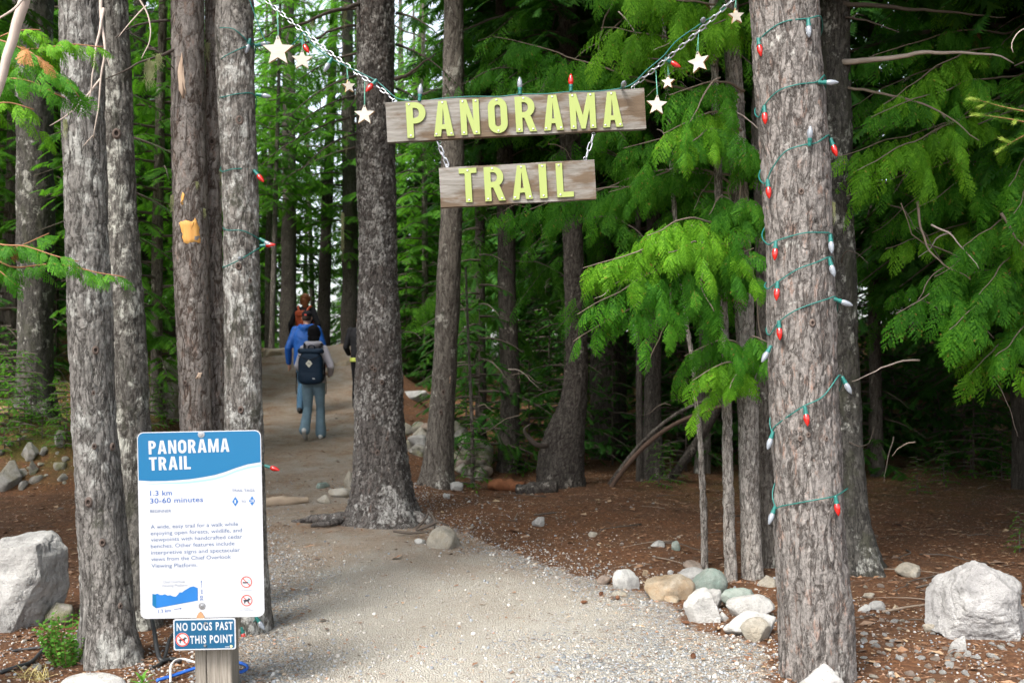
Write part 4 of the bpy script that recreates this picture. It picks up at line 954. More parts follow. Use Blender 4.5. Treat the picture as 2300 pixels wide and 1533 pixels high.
rock('rock', (994, 1107, 1011, 1119), R_WHITE, 'tiny white stone before the leaning grey brown trunk', None, 29, 3)
rock('boulder', (2085, 1254, 2318, 1434), R_BOULD, 'large angular grey granite boulder at the right edge', None, 47, 6, cuts=4, tight=.95, rough=.05, depth=.75, cat='boulder', planes=((-.25, -.75, .62, .62), (-.9, -.3, .25, .72), (-.75, -.2, .65, .74), (.52, -.25, .82, .66), (.93, -.42, .1, .66), (.1, .5, .85, .8), (-.3, -.85, -.3, .72), (.3, -.9, .2, .72)))
rock('boulder', (-75, 1200, 136, 1412), R_GREY, 'large pale granite boulder at the left edge', None, 36, 6, cuts=3, tight=.98, rough=.035, depth=.8, cat='boulder', planes=((.0, -.86, .5, .60), (.95, -.2, .12, .72), (.9, -.3, -.35, .72), (-.10, -.08, 1, .50), (.6, 0, .8, .80), (.55, -.75, .1, .74)))
G3 = 'stones around the right boulder'
rock('rock', (2014, 1264, 2068, 1296), R_CREAM, 'pale wedge shaped stone left of the right boulder, at the shade edge', G3, 32, 3, tight=.62, cuts=9)
rock('rock', (1924, 1357, 1958, 1374), R_WHITE, 'white stone right of the right trunk beside a grey stone', G3, 33, 3)
rock('rock', (1950, 1349, 1988, 1369), R_GREY, 'grey flat topped stone between the right trunk and the right boulder', G3, 34, 3)
rock('rock', (2004, 1357, 2020, 1371), R_TAN, 'small orange tan stone beside the grey flat topped stone', G3, 35, 3)
rock('rock', (2130, 1424, 2172, 1462), R_GREY, 'grey block directly under the left corner of the right boulder', G3, 37, 3, tight=.7)
rock('rock', (2073, 1399, 2104, 1421), R_CREAM, 'cream stone touching the left side of the right boulder', G3, 38, 3)
rock('rock', (1938, 1330, 1964, 1344), R_CREAM, 'pale flat stone just above the white stone by the right trunk', G3, 39, 3)
rock('rock', (1787, 1494, 1892, 1560), R_WHITE, 'white pointed rock in front of the foot of the right trunk', None, 40, 4, tight=.75, bury=.2, gy=4.75)
rock('rock', (1752, 1500, 1818, 1522), R_WHITE, 'flat white stone left of the white pointed rock', None, 41, 3)
rock('rock', (92, 1352, 164, 1404), R_DARK, 'wedge of olive grey cut stone between the left boulder and the big trunk', None, 42, 3, tight=.66, cuts=10)
rock('rock', (130, 1514, 285, 1560), R_WHITE, 'flat white rock at the bottom edge before the big left trunk', None, 43, 4, tight=.8, gy=4.75)
rock('rock', (485, 1498, 540, 1548), R_WHITE, 'pale stone tucked behind the sign post', None, 44, 3, gy=5.15)
G4 = 'stones in the wall beside the trail bank'
for k, (bx, m_, lb) in enumerate((((918, 1008, 950, 1062), R_DARK, 'tall mossy stone at the bottom of the stone bank'), ((934, 1020, 958, 1052), R_PINK, 'brown stone low in the stone bank'), ((924, 994, 962, 1022), R_BANK, 'pale flat fronted stone in the middle of the stone bank'),
        ((918, 974, 962, 1000), R_GREY, 'grey slab high in the stone bank'), ((928, 958, 960, 980), R_CREAM, 'uppermost cream slab of the stone bank'), ((1018, 960, 1052, 986), R_BANK, 'topmost stone right of the leaning trunk'), ((1024, 974, 1066, 1012), R_BANK, 'grey stone stacked right of the leaning trunk'),
        ((1044, 974, 1090, 1042), R_DARK, 'large sloping stone at the right end of the stone bank'), ((1019, 984, 1034, 1014), R_BANK, 'narrow cream stone against the right side of the leaning trunk'), ((1028, 1006, 1064, 1044), R_DARK, 'mossy stone below the stacked grey stone'), ((1060, 1048, 1094, 1098), R_DARK, 'brown boulder at the foot of the stone bank'), ((1020, 1040, 1056, 1070), R_DARK, 'dark stone low beside the leaning trunk'))):
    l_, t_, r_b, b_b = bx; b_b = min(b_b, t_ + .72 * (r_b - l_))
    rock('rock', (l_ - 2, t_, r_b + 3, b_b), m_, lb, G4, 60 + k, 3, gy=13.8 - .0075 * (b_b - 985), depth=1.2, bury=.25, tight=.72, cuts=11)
rs_ = np.random.default_rng(64); fill_ = []
for k in range(46):
    cx_ = rs_.uniform(912, 960) if k % 3 == 0 else rs_.uniform(1018, 1100); top_ = 955 + max(0, cx_ - 1040) * .95; cy_ = rs_.uniform(top_, 1092); w_ = rs_.uniform(20, 42)
    rock('rock', (cx_ - w_ / 2, cy_ - w_ * .34, cx_ + w_ / 2, cy_ + w_ * .3), (R_DARK, R_BANK, R_PINK, R_DARK)[k % 4], 'shaded angular stone heaped in the bank beside the leaning trunk', 'stones heaped in the trail bank', 640 + k, 2, gy=13.75 - .0075 * (cy_ - 985) + rs_.uniform(0, .25), depth=1.2, bury=.3, tight=.7, cuts=10)
rock('rock', (888, 876, 968, 897), R_GREY, 'flat slab lying on top of the trail bank behind the stout trunk', None, 73, 3, depth=.5)
G5 = 'stones in the mossy bank at far left'
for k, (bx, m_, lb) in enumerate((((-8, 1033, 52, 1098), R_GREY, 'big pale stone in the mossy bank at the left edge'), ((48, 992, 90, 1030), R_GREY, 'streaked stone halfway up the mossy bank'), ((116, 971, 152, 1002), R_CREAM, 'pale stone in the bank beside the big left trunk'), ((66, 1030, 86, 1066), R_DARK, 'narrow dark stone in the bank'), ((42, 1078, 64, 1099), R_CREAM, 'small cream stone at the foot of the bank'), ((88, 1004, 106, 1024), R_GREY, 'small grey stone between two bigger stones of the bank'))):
    rock('rock', bx, m_ if m_ is R_DARK else R_BANK, lb, G5, 80 + k, 4, bury=.25, tight=.72, depth=1.2, cuts=11)
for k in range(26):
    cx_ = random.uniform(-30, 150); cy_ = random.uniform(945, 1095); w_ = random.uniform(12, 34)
    rock('rock', (cx_ - w_ / 2, cy_ - w_ * .5, cx_ + w_ / 2, cy_), (R_DARK, R_BANK, R_DARK)[k % 3], 'small dark stone set in the mossy bank at left', 'small stones set in the mossy bank', 900 + k, 2, bury=.4, tight=.7, depth=1.3)
rock('rock', (296, 975, 330, 1000), R_BANK, 'stone in the bank seen between the dark trunk and the sign', None, 931, 3)
rock('boulder', (-70, 620, 60, 905), R_DARK, 'huge shaded mossy boulder behind the bank at the left edge', None, 90, 5, gy=15.5, cat='boulder', rough=.07, bury=.4)
rock('boulder', (338, 800, 420, 915), R_DARK, 'shaded mossy boulder seen between the dark trunk and the flaky trunk', None, 91, 4, gy=13.2, cat='boulder', bury=.4)
G6 = 'pale slabs along the roots of the stout trunk'
for k, (bx, m_, lb) in enumerate((((772, 1056, 798, 1098), R_CREAM, 'upright cream slab against the left side of the stout trunk'), ((738, 1094, 792, 1116), R_CREAM, 'long cream slab along the root of the stout trunk'), ((712, 1110, 742, 1130), R_CREAM, 'small cream slab at the low end of the root'), ((709, 1082, 740, 1096), R_GREEN, 'flat greenish stone on the trail left of the stout trunk'))):
    rock('rock', bx, m_, lb, G6, 100 + k, 3)
rock('rock', (586, 781, 632, 799), R_TAN, 'flat slab on the crest of the trail at left', None, 110, 3, depth=1.2, bury=.8)
rock('rock', (752, 808, 800, 818), R_TAN, 'long slab on the crest of the trail at right', None, 111, 3, depth=1.0, bury=.8)

# scattered small stones that one can still count
def strew(n, region, size, mats, label, group, seed, name='stone'):
    rs = np.random.default_rng(seed); base = [new_mesh(name, *(lambda V, f: (V, [f]))(*rock_geo(2, (1, 1, .7), seed * 10 + i, 9, .8, .04)), [mats[i % len(mats)]], None, True) for i in range(len(mats) * 2)]
    for k in range(n):
        px = rs.uniform(region[0], region[2]); py = region[1] + (region[3] - region[1]) * rs.uniform()
        if 1735 < px < 1935 and py > 1380: continue
        p = on_ground(px, py); s = rs.uniform(*size) * (1.5 if rs.uniform() < .12 else 1)
        o = link(name, base[k % len(base)], None, (p[0], p[1], p[2] + s * .12), (rs.uniform(-.4, .4), rs.uniform(-.4, .4), rs.uniform(0, 6.28)), label, 'stone', group)
        o.scale = (s, s * rs.uniform(.6, 1), s * rs.uniform(.5, 1))
strew(110, (1935, 1385, 2330, 1545), (.022, .055), (R_WHITE, R_CREAM, R_GREY, R_PINK, R_WHITE), 'small pale stone strewn on the brown ground near the right boulder', 'small stones strewn around the right boulder', 5)
strew(34, (1930, 1290, 2250, 1400), (.018, .04), (R_WHITE, R_CREAM, R_PINK, R_GREY), 'small stone on the brown ground between the right trunk and right boulder', 'small stones behind the right boulder', 6)
strew(45, (980, 1110, 1560, 1290), (.02, .045), (R_WHITE, R_CREAM, R_GREY), 'small pale stone scattered over the needle mound', 'small stones scattered on the needle mound', 7)
strew(26, (0, 1395, 180, 1540), (.018, .04), (R_GREY, R_CREAM, R_WHITE, R_PINK), 'small grey stone on the ground in front of the left boulder', 'small stones before the left boulder', 8)

# ------------------------------------------------------------------ loose gravel, needle litter
def speck_mat(name, stops, rough=.85):
    m = Mat(name); r = m.n('ShaderNodeNewGeometry').outputs['Random Per Island']; c = m.ramp(r, stops, 'CONSTANT'); n = m.noise(200, 3)
    m.pbr(m.mix(m.math('MULTIPLY', n, .35), c, (.25, .23, .2)), rough, None, .3); return m.m
PEB = speck_mat('gravel_stones', [(0, (.30, .295, .28)), (.2, (.23, .26, .285)), (.38, (.38, .365, .335)), (.54, (.29, .235, .17)), (.64, (.46, .45, .43)), (.72, (.20, .22, .245)), (.9, (.28, .17, .11)), (.95, (.36, .32, .27))])
CHIP = speck_mat('needle_litter', [(0, (.16, .07, .03)), (.22, (.24, .12, .055)), (.40, (.09, .05, .03)), (.56, (.30, .19, .105)), (.68, (.17, .10, .06)), (.76, (.20, .085, .033)), (.90, (.36, .26, .15)), (.95, (.07, .045, .03))])
v0, f0 = ico(1)
def ground_strew(n, seed, region, keep):
    rs = np.random.default_rng(seed); x = rs.uniform(region[0], region[1], n); y = region[2] + (region[3] - region[2]) * rs.uniform(0, 1, n) ** 1.2
    px = 1150 + x / y * F
    m = (px > -60) & (px < 2360) & (rs.uniform(0, 1, n) < keep(x, y)); x, y = x[m], y[m]
    return x, y, ground_z(x, y), rs
def pebble_keep(x, y):
    d, hw = path_d(x, y); e = np.abs(d) - hw
    p = np.stack((x, y, 0 * x), 1); n = fbm(p * 1.8, 3, 3)
    k = np.exp(-((e - .02) / .42) ** 2) * 1.0 + .10 + .5 * sstep(6.2, 4.8, y) * (np.abs(d) < hw + .4) + .28 * (x > 2.2) * (y < 6.6) + .5 * (x < -1.7) * (y < 6.0)
    return np.clip(k * (1 + 1.2 * n), 0, 1) * (e < 1.4 + 2 * (y < 6.5))
x, y, z, rs_ = ground_strew(56000, 11, (-4.5, 4, 4.5, 12), pebble_keep)
n = len(x); s = np.exp(rs_.normal(-5.15, .38, n)) ; s = np.clip(s, .003, .017)
dx = unit(rs_.normal(0, 1, (n, 3)) * (1, 1, .4)); dz = unit(np.cross(dx, rs_.normal(0, 1, (n, 3)))); dyv = np.cross(dz, dx)
V, Fa = stamp(v0[:, :] * 1.0, f0, np.stack((x, y, z + s * .25), 1), dx * s[:, None], dyv * (s * rs_.uniform(.6, 1, n))[:, None], dz * (s * rs_.uniform(.4, .8, n))[:, None])
V = V + rs_.normal(0, .0006, V.shape)
link('loose_gravel', new_mesh('loose_gravel', V, [Fa], [PEB]), label='loose grey and tan gravel along the trail edges', kind='stuff', cat='gravel')
def litter_keep(x, y):
    d, hw = path_d(x, y); e = np.abs(d) - hw
    return np.clip(sstep(-.6, .35, e) + .07 + .25 * sstep(7.5, 10, y), 0, 1)
x, y, z, rs_ = ground_strew(130000, 12, (-8, 8, 4.4, 17), litter_keep)
n = len(x); L = np.clip(np.exp(rs_.normal(-3.35, .55, n)), .012, .22); wd = np.where(rs_.uniform(0, 1, n) < .3, L * rs_.uniform(.2, .5, n), .0022 + .0016 * rs_.uniform(0, 1, n)); L = np.where(wd > .006, L * .6, L)
a = rs_.uniform(0, 6.283, n); X = np.stack((np.cos(a), np.sin(a), rs_.normal(0, .12, n)), 1); Yv = unit(np.cross((0, 0, 1.0), X) + rs_.normal(0, .25, (n, 3)) * (0, 0, 1)); Z = np.cross(X, Yv)
tv = np.array([(-.5, -.5, 0), (.1, -.6, .08), (.5, .1, 0), (-.1, .5, .1)]); tf = np.array([(0, 1, 2, 3)])
V, Fa = stamp(tv, tf, np.stack((x, y, z + .004 + rs_.uniform(0, .008, n)), 1), X * L[:, None], Yv * wd[:, None], Z * L[:, None])
link('needle_litter', new_mesh('needle_litter', V, [Fa], [CHIP]), label='fallen brown needles, twigs and wood chips on the forest floor', kind='stuff', cat='litter')

# ------------------------------------------------------------------ fallen wood, roots
def stem_thing(name, rows, rad, mat, label, cat, seed=0, ns=14, n=40, rough=.15, world=False):
    q = np.array([P(*r) for r in rows]) if not world else np.array(rows)
    if name.endswith('log'): q[:, 2] = ground_z(q[:, 0], q[:, 1]) + max(rad) * .6
    C = smooth_curve(q, n); R = np.interp(np.linspace(0, 1, n), np.linspace(0, 1, len(rad)), rad)
    V, fs = tube(C, R, ns)
    V = V + (fbm(V * 14, 3, seed) * rough * R.mean())[:, None] * unit(V - np.vstack((np.repeat(C, ns, 0), C[:1], C[-1:])))
    o = C[0]
    return link(name, new_mesh(name, V - o, fs, [mat], None, True, {'plate': np.clip(.7 + fbm(V * 25, 2, seed) * 1.2, 0, 1)}), None, o, None, label, cat)
ROT = plain('rotten_wood', (.16, .065, .03), .9, .2, var=.6, scale=18, bump=1.0)
stem_thing('fallen_bough', ((1352, 1112, 12.2), (1395, 1050, 12.0), (1450, 985, 11.8), (1510, 935, 11.6), (1560, 908, 11.5), (1620, 885, 11.4)), (.026, .024, .021, .016), B_MID, 'grey leaning fallen stem arching above the red brown one', 'dead wood', 1)
stem_thing('fallen_bough', ((1362, 1108, 12.0), (1405, 1048, 11.8), (1455, 995, 11.6), (1510, 955, 11.4), (1570, 928, 11.2), (1640, 905, 11.1)), (.029, .027, .023, .018), plain('red_brown_bark', (.105, .07, .052), .85, .2, var=.4, scale=10, bump=.6), 'red brown leaning fallen stem in front of the straight dim trunk', 'dead wood', 2)
stem_thing('fallen_bough', ((1486, 1100, 13.0), (1540, 1030, 12.6), (1600, 940, 12.2), (1625, 890, 12.0)), (.06, .055, .045), B_DEEP, 'dark leaning dead stem behind the thinnest pale stem', 'dead wood', 3)
stem_thing('rotten_log', ((1098, 1100, 11.9), (1140, 1104, 11.85), (1178, 1108, 11.8)), (.06, .085, .07), ROT, 'crumbling red rotten log piece before the crooked trunk', 'log', 4, rough=.7)
stem_thing('rotten_log', ((1160, 1106, 11.6), (1205, 1108, 11.55), (1252, 1110, 11.5)), (.065, .08, .075), B_DEEP, 'dark barked log piece lying against the crooked trunk', 'log', 5, rough=.4)
stem_thing('fallen_log', ((-60, 905, 12.6), (0, 898, 12.6), (66, 905, 12.5)), (.07, .075, .04), plain('broken_log_wood', (.20, .12, .07), .85, .2, var=.4, scale=14, bump=.8), 'splintered brown log end lying on the mossy bank at the left edge', 'log', 8, rough=.5)
stem_thing('driftwood_log', ((580, 1152, 10.4), (640, 1145, 10.5), (692, 1138, 10.6)), (.05, .055, .03), plain('weathered_wood', (.33, .26, .19), .85, .2, var=.3, scale=12, bump=.7), 'short weathered log lying across the left of the trail', 'log', 6, rough=.3)
for k, (q, r, lb) in enumerate(((((800, 1120, 9.6), (740, 1150, 9.55), (690, 1165, 9.6), (655, 1172, 9.65)), (.07, .05, .035, .015), 'thick root running left from the stout trunk onto the trail'), (((920, 1130, 9.6), (950, 1160, 9.5), (985, 1188, 9.4)), (.07, .05, .02), 'short root on the right side of the stout trunk'), (((790, 1150, 9.6), (745, 1172, 9.4), (700, 1178, 9.4)), (.045, .035, .015), 'low root in front of the left foot of the stout trunk'))):
    V = smooth_curve(np.array([P(*a) for a in q]), 30); V[:, 2] = np.minimum(V[:, 2], ground_z(V[:, 0], V[:, 1]) + .05)
    R = np.interp(np.linspace(0, 1, 30), np.linspace(0, 1, len(r)), r); V2, fs = tube(V, R, 14); o = np.array(TREES['T5'][0].location)
    V2 = V2 + (fbm(V2 * 12, 3, k) * .02)[:, None] * np.array((.4, .4, 1))
    link('root', new_mesh('root', V2 - o, fs, [B_ROUGH], None, True, {'plate': np.clip(.7 + fbm(V2 * 25, 2, k) * 1.2, 0, 1)}), TREES['T5'][0])
G7 = 'dead sticks by the stout trunk'
for k, (q, lb) in enumerate(((((884, 1192, 9.0), (920, 1196, 8.95), (962, 1194, 8.9)), 'straight dead stick left of the white stone by the stout trunk'), (((935, 1190, 9.2), (965, 1180, 9.1), (985, 1172, 9.0), (1008, 1180, 9.0)), 'curved dead stick arching over the white stone'), (((930, 1192, 9.3), (955, 1165, 9.2), (963, 1148, 9.2)), 'dead stick leaning on the foot of the stout trunk'), (((962, 1146, 9.3), (975, 1165, 9.2), (976, 1185, 9.1)), 'short forked dead stick before the stout trunk'))):
    o = stem_thing('stick', q, (.012, .014, .006), TWIGD, lb, 'stick', 20 + k, 7, 16, .3); o['group'] = G7
rs_ = np.random.default_rng(31)
tw = [tube(smooth_curve(np.array([(0, 0, 0), (.2, .02 * i, .015), (.42, -.03, .01), (.6, .03 * i, 0)]), 10), np.linspace(.007, .002, 10), 5) for i in (-1, 1, 2)]
twm = [new_mesh('twig', a, b, [TWIGD if i else WOODY], None, True) for i, (a, b) in enumerate(tw)]
for k in range(34):
    px, py = (rs_.uniform(1000, 1700), rs_.uniform(1110, 1270)) if k < 16 else (rs_.uniform(1960, 2300), rs_.uniform(1080, 1400))
    p = on_ground(px, py); o = link('twig', twm[k % 3], None, p + (0, 0, .01), (0, 0, rs_.uniform(0, 6.28)), 'thin dead twig on the needle mound' if k < 16 else 'thin dead twig on the shaded floor at right', 'twig', 'twigs on the needle mound' if k < 16 else 'twigs on the shaded floor at right')
    o.scale = (rs_.uniform(.5, 1.3),) * 3
# pine cones
CONE = plain('cone_scales', (.13, .06, .032), .8, .2, var=.4, scale=60)
def cone_mesh():
    M = MB(); sv = np.array([(0, -.5, 0), (.9, -.35, .25), (1.1, 0, .35), (.9, .35, .25), (0, .5, 0)]); 
    for i in range(46):
        t = i / 45; a = i * 2.4; r = .011 * math.sin(math.pi * (.12 + .8 * t)) ; z = (t - .5) * .055
        d = np.array((math.cos(a), math.sin(a), .35)); yv = np.array((-math.sin(a), math.cos(a), 0)); s_ = .010 * (1.1 - .6 * t)
        V, Fq = stamp(sv, np.array([(0, 1, 2, 3, 4)]), np.array([(math.cos(a) * r, math.sin(a) * r, z)]), np.array([unit(d) * s_]), np.array([yv * s_]), np.array([np.cross(unit(d), yv) * s_])); M.add(V, Fq)
    pr = [(.001, -.03)] + [(.012 * math.sin(math.pi * (.1 + .85 * t)), (t - .5) * .055) for t in np.linspace(0, 1, 8)] + [(.001, .03)]
    V, fs = lathe(pr, 10); M.add(V, fs); return M.mesh('pine_cone', [CONE])
cm = cone_mesh()
for (px, py, lb) in ((1708, 1437, 'brown cone at the foot of the right trunk by the cream stone'), (1350, 1337, 'brown cone left of the flat whitish stone on the gravel'), (1387, 1346, 'brown cone in front of the flat whitish stone'), (1312, 1356, 'brown cone farthest out on the gravel from the stones'), (1557, 1478, 'brown cone alone on the gravel below the peaked white stone'), (1540, 1402, 'brown cone right under the peaked white stone')):
    p = on_ground(px, py); o = link('pine_cone', cm, None, p + (0, 0, .014), (math.pi / 2, random.uniform(-.3, .3), random.uniform(0, 6.28)), lb, 'pine cone', 'fallen cones'); o.scale = (.85,) * 3

# ------------------------------------------------------------------ low plants
def leaf_blade(n=5, w_=.2, bend=.3, fold=.12):
    V = []; 
    for i in range(n + 1):
        t = i / n; ww = w_ * math.sin(math.pi * min(1, .06 + t * .94)) ** .8 * (1 if t < .999 else 0)
        z = -bend * t * t + .05 * t
        V += [(t, -ww, z + fold * ww), (t, 0, z), (t, ww, z + fold * ww)]
    Fq = [q for i in range(n) for q in ((3 * i, 3 * i + 3, 3 * i + 4, 3 * i + 1), (3 * i + 1, 3 * i + 4, 3 * i + 5, 3 * i + 2))]
    return np.array(V), np.array(Fq)
# herb with lance leaves at the bottom edge
hp = np.array(P(318, 1560, 4.65)); hp[2] = gz(hp[0], hp[1])
herb = empty('herb_plant', hp, 'green herb with whorled lance shaped leaves at the bottom edge by the sign post', 'plant')
V, fs = tube(np.array([(0, 0, -.02), (.004, 0, .06), (.0, .004, .125)]), (.005, .004, .003), 6); link('stem', new_mesh('stem', V, fs, [L_HERB], None, True), herb)
lv, lf = leaf_blade(6, .13, .42); lm = new_mesh('leaf', lv, [lf], [L_HERB], None, True)
for k in range(26):
    t = k / 25; o = link('leaf', lm, herb, (0, 0, .02 + .108 * t), (0, -.15 - .95 * t ** 1.6, k * 2.4)); s = (.105 - .055 * t) * random.uniform(.85, 1.1); o.scale = (s, s, s)
for k in range(2):
    hq = on_ground((372, 225)[k], (1545, 1530)[k])
# leafy shrub by the big left trunk
sp_ = on_ground(150, 1492)
shrub = empty('leafy_shrub', sp_, 'bright green small leaved shrub at the foot of the big left trunk', 'shrub')
rs_ = np.random.default_rng(9); O = []; X = []; Yv = []; Z = []; M = MB()
for k in range(40):
    a = rs_.uniform(0, 6.28); l = rs_.uniform(.12, .27); e = np.array((math.cos(a) * .10 * rs_.uniform(.3, 1.1), math.sin(a) * .09, l)) 
    base = np.array((math.cos(a) * .05, math.sin(a) * .04, -.01)); e = e + base + np.array((-.01, 0, 0)); C = smooth_curve(np.array([base, (base + e) / 2 + rs_.normal(0, .012, 3), e]), 10)
    V, fs = tube(C, np.linspace(.0022, .001, 10), 4, False); M.add(V, fs)
    for i in range(1, 10):
        for s_ in (-1, 1):
            d = unit(np.array((math.cos(a + s_ * 1.2), math.sin(a + s_ * 1.2), .25)) + rs_.normal(0, .35, 3)); z_ = unit(np.array((0, -.5, .9)) + rs_.normal(0, .4, 3)); y_ = unit(np.cross(z_, d)); q = .024 * rs_.uniform(.7, 1.25)
            O.append(C[i]); X.append(d * q); Yv.append(y_ * q); Z.append(np.cross(d, y_) * q)
M.build('stem', TWIGR, shrub)
ov, of = leaf_blade(3, .36, .15); V, Fa = stamp(ov, of, *map(np.array, (O, X, Yv, Z))); link('foliage', new_mesh('foliage', V, [Fa], [L_HERB], None, True), shrub)
def seedling(px, py, s, label, k=2, gy=None, group=None):
    p = on_ground(px, py) if gy is None else P(px, py, gy)
    r = empty('seedling', p, label, 'plant', group, rot=(0, 0, random.uniform(0, 6)))
    c = link('foliage', YOUNG[k], r); c.scale = (s,) * 3; c.location = (0, 0, .02)
    V, fs = tube(np.array([(0, 0, -.05), (0, 0, .6 * s)]), (.008, .004), 5); link('stem', new_mesh('stem', V, fs, [TWIGD], None, True), r); return r
seedling(1062, 1098, .75, 'green seedling with flat sprays beside the stone bank and leaning trunk')
tree('sapling', 'SG', [(1062, 1102, 10), (1060, 950, 9), (1052, 760, 7), (1046, 600, 5)], 12.0, B_MID, 'thin bare sapling rising right of the leaning grey brown trunk', 'sapling', ns=12, step=.06, flare=.2, seed=45, height=None)
for k, (px, py, s) in enumerate(((1140, 1010, .6), (1180, 1062, .5), (1215, 1060, .45), (1160, 1068, .4))):
    seedling(px, py, s, ('low green seedling against the dim trunk left of the crooked trunk', 'bushy green seedling left of the crooked trunk base', 'green seedling touching the crooked trunk base', 'smallest green seedling between the stone bank and crooked trunk')[k])
for k, (px, py, s) in enumerate(((20, 965, .9), (45, 1000, .6), (-10, 930, .9), (150, 990, .6), (135, 965, .6), (375, 960, .7), (360, 930, .6), (10, 1020, .5), (95, 985, .4), (330, 980, .7), (55, 940, .8), (25, 900, 1.0), (70, 955, .6), (120, 930, .7), (-20, 990, .7), (145, 1010, .5))):
    seedling(px, py, s, 'small green seedling growing on the mossy bank at left', group='seedlings on the mossy bank')
for k, (px, py, s) in enumerate(((2180, 1075, .6), (2120, 1090, .5), (2250, 1080, .6), (2060, 1110, .4), (1480, 1095, .5), (1505, 1085, .5), (2290, 1240, .3))):
    seedling(px, py, s, 'low green seedling on the dark forest floor at right', group='seedlings on the dark forest floor')
# dry grass tufts at the bottom left
gv, gf_ = leaf_blade(3, .02, .5, 0); gm = plain('dry_grass', (.40, .34, .14), .8, .2, var=.3)
def tuft(px, py, label):
    p = on_ground(px, py); n = 46; r_ = np.random.default_rng(px); a = r_.uniform(0, 6.28, n); e = r_.uniform(.3, 1.3, n); X = np.stack((np.cos(a) * np.cos(e), np.sin(a) * np.cos(e), np.sin(e)), 1); Y_ = np.stack((-np.sin(a), np.cos(a), 0 * a), 1); l = r_.uniform(.04, .10, n)[:, None]
    V, Fa = stamp(gv, gf_, r_.normal(0, .015, (n, 3)) * (1, 1, 0), X * l, Y_ * l, np.cross(X, Y_) * l); link('grass_tuft', new_mesh('grass_tuft', V, [Fa], [gm]), None, p, None, label, 'grass')
tuft(62, 1520, 'dry yellow grass tuft at the bottom left corner'); tuft(95, 1528, 'dry yellow grass tuft nearer the flat white rock')

# ------------------------------------------------------------------ lichen beards, knots, scars on the trunks
def on_trunk(key, px, py, off=0.0):
    root, c = TREES[key]; Y = c[0, 1]
    for _ in range(6):
        z = CAM_Z - (py - 816) / F * Y; x0, y0, r = (np.interp(z, c[:, 2], c[:, j]) for j in (0, 1, 3))
        x = (px - 1150) / F * Y; dx = np.clip((x - x0) / r, -.98, .98); Y = y0 - math.sqrt(1 - dx * dx) * r
    n = np.array((dx, -math.sqrt(1 - dx * dx), 0)); return np.array((x0, y0, z)) + n * (r + off), n, r
def beard(root, p, ln, n, seed, wd=.02):
    r_ = np.random.default_rng(seed); M = MB(); p = np.array(p)
    for k in range(n):
        a = p + r_.normal(0, wd * .42, 3) * (1, .5, .8); l = ln * r_.uniform(.1, 1) ** 1.3; C = np.array([a + np.array((r_.normal(0, wd * .35) * t * 2, r_.normal(0, .004), -l * t)) for t in np.linspace(0, 1, 6)])
        V, fs = tube(C, np.linspace(.0013, .0005, 6), 3, False); M.add(V - np.array(root.location), fs)
    M.build('hanging_lichen', USNEA, root)
for k, (key, px, py, ln, n, wd) in enumerate((('T3b', 468, 100, .13, 60, .02), ('T3b', 452, 190, .26, 70, .016), ('T3b', 505, 380, .16, 90, .03), ('T3', 392, 440, .12, 50, .014), ('T3', 441, 410, .05, 30, .01), ('T3', 455, 470, .06, 30, .01), ('T3b', 498, 108, .10, 30, .012), ('T11', 1868, 455, .12, 50, .012), ('T1', 150, 270, .12, 30, .01))):
    p, nn, r = on_trunk(key, px, py, .012); beard(TREES[key][0], p, ln, n, k, wd)
for k, (px, py) in enumerate(((332, 136), (341, 140), (356, 124))): beard(R3f, P(px, py, 6.1), .20 - .05 * k, 70, 30 + k, .02)
for k, (px, py, ln) in enumerate(((775, 10, .30), (700, 42, .12), (770, 480, .5), (778, 300, .25))): beard(R5, P(px, py, 9.5), ln, 40, 40 + k, .02)
KN = plain('knot_bark', (.13, .10, .085), .9, .2, var=.4, scale=60, bump=1.0); KH = plain('knot_wood', (.03, .022, .018), .9, .2, var=.3)
kp = [(1.25, -.25), (1.05, .12), (.82, .32), (.62, .30), (.52, .0)]; V, fs = lathe(kp, 14); V2, fs2 = lathe([(.55, .02), (.3, -.05), (.001, -.02)], 14)
Mk = MB(); Mk.add(V, fs, 0); Mk.add(V2, fs2, 1); V3 = None; KM = Mk.mesh('knot', [KN, KH], True)
KNOTS = {'T3': ((428, 562, 9), (435, 716, 8), (416, 860, 8), (422, 88, 9), (440, 300, 8)), 'T3b': ((480, 785, 7), (497, 512, 6), (476, 318, 10)), 'T4': ((538, 270, 11), (541, 920, 9), (536, 598, 9), (562, 630, 7)), 'T1': ((215, 786, 9), (212, 1002, 8), (250, 1003, 8), (199, 1127, 11), (230, 1218, 10), (210, 882, 6), (270, 1360, 8)), 'T2': ((262, 300, 12), (322, 1003, 8)), 'T5': ((862, 670, 9), (836, 825, 7), (842, 830, 6), (858, 858, 6), (838, 935, 6), (870, 985, 6), (848, 1016, 7)), 'T6': ((1002, 800, 6), (996, 880, 7), (1004, 842, 5), (990, 925, 5)), 'T11': ((1800, 430, 8), (1825, 725, 8), (1760, 815, 6), (1798, 985, 8), (1856, 985, 7), (1802, 85, 8), (1816, 976, 6))}
for key, ks in KNOTS.items():
    root = TREES[key][0]
    for px, py, rr in ks:
        p, nn, r = on_trunk(key, px, py, .002); o = link('knot', KM, root); s = rr / F * p[1] * random.uniform(.6, .9)
        o.rotation_euler = Vector(nn).to_track_quat('Z', 'Y').to_euler(); o.location = tuple(p - np.array(root.location)); o.scale = (s * .85, s * 1.1, s)
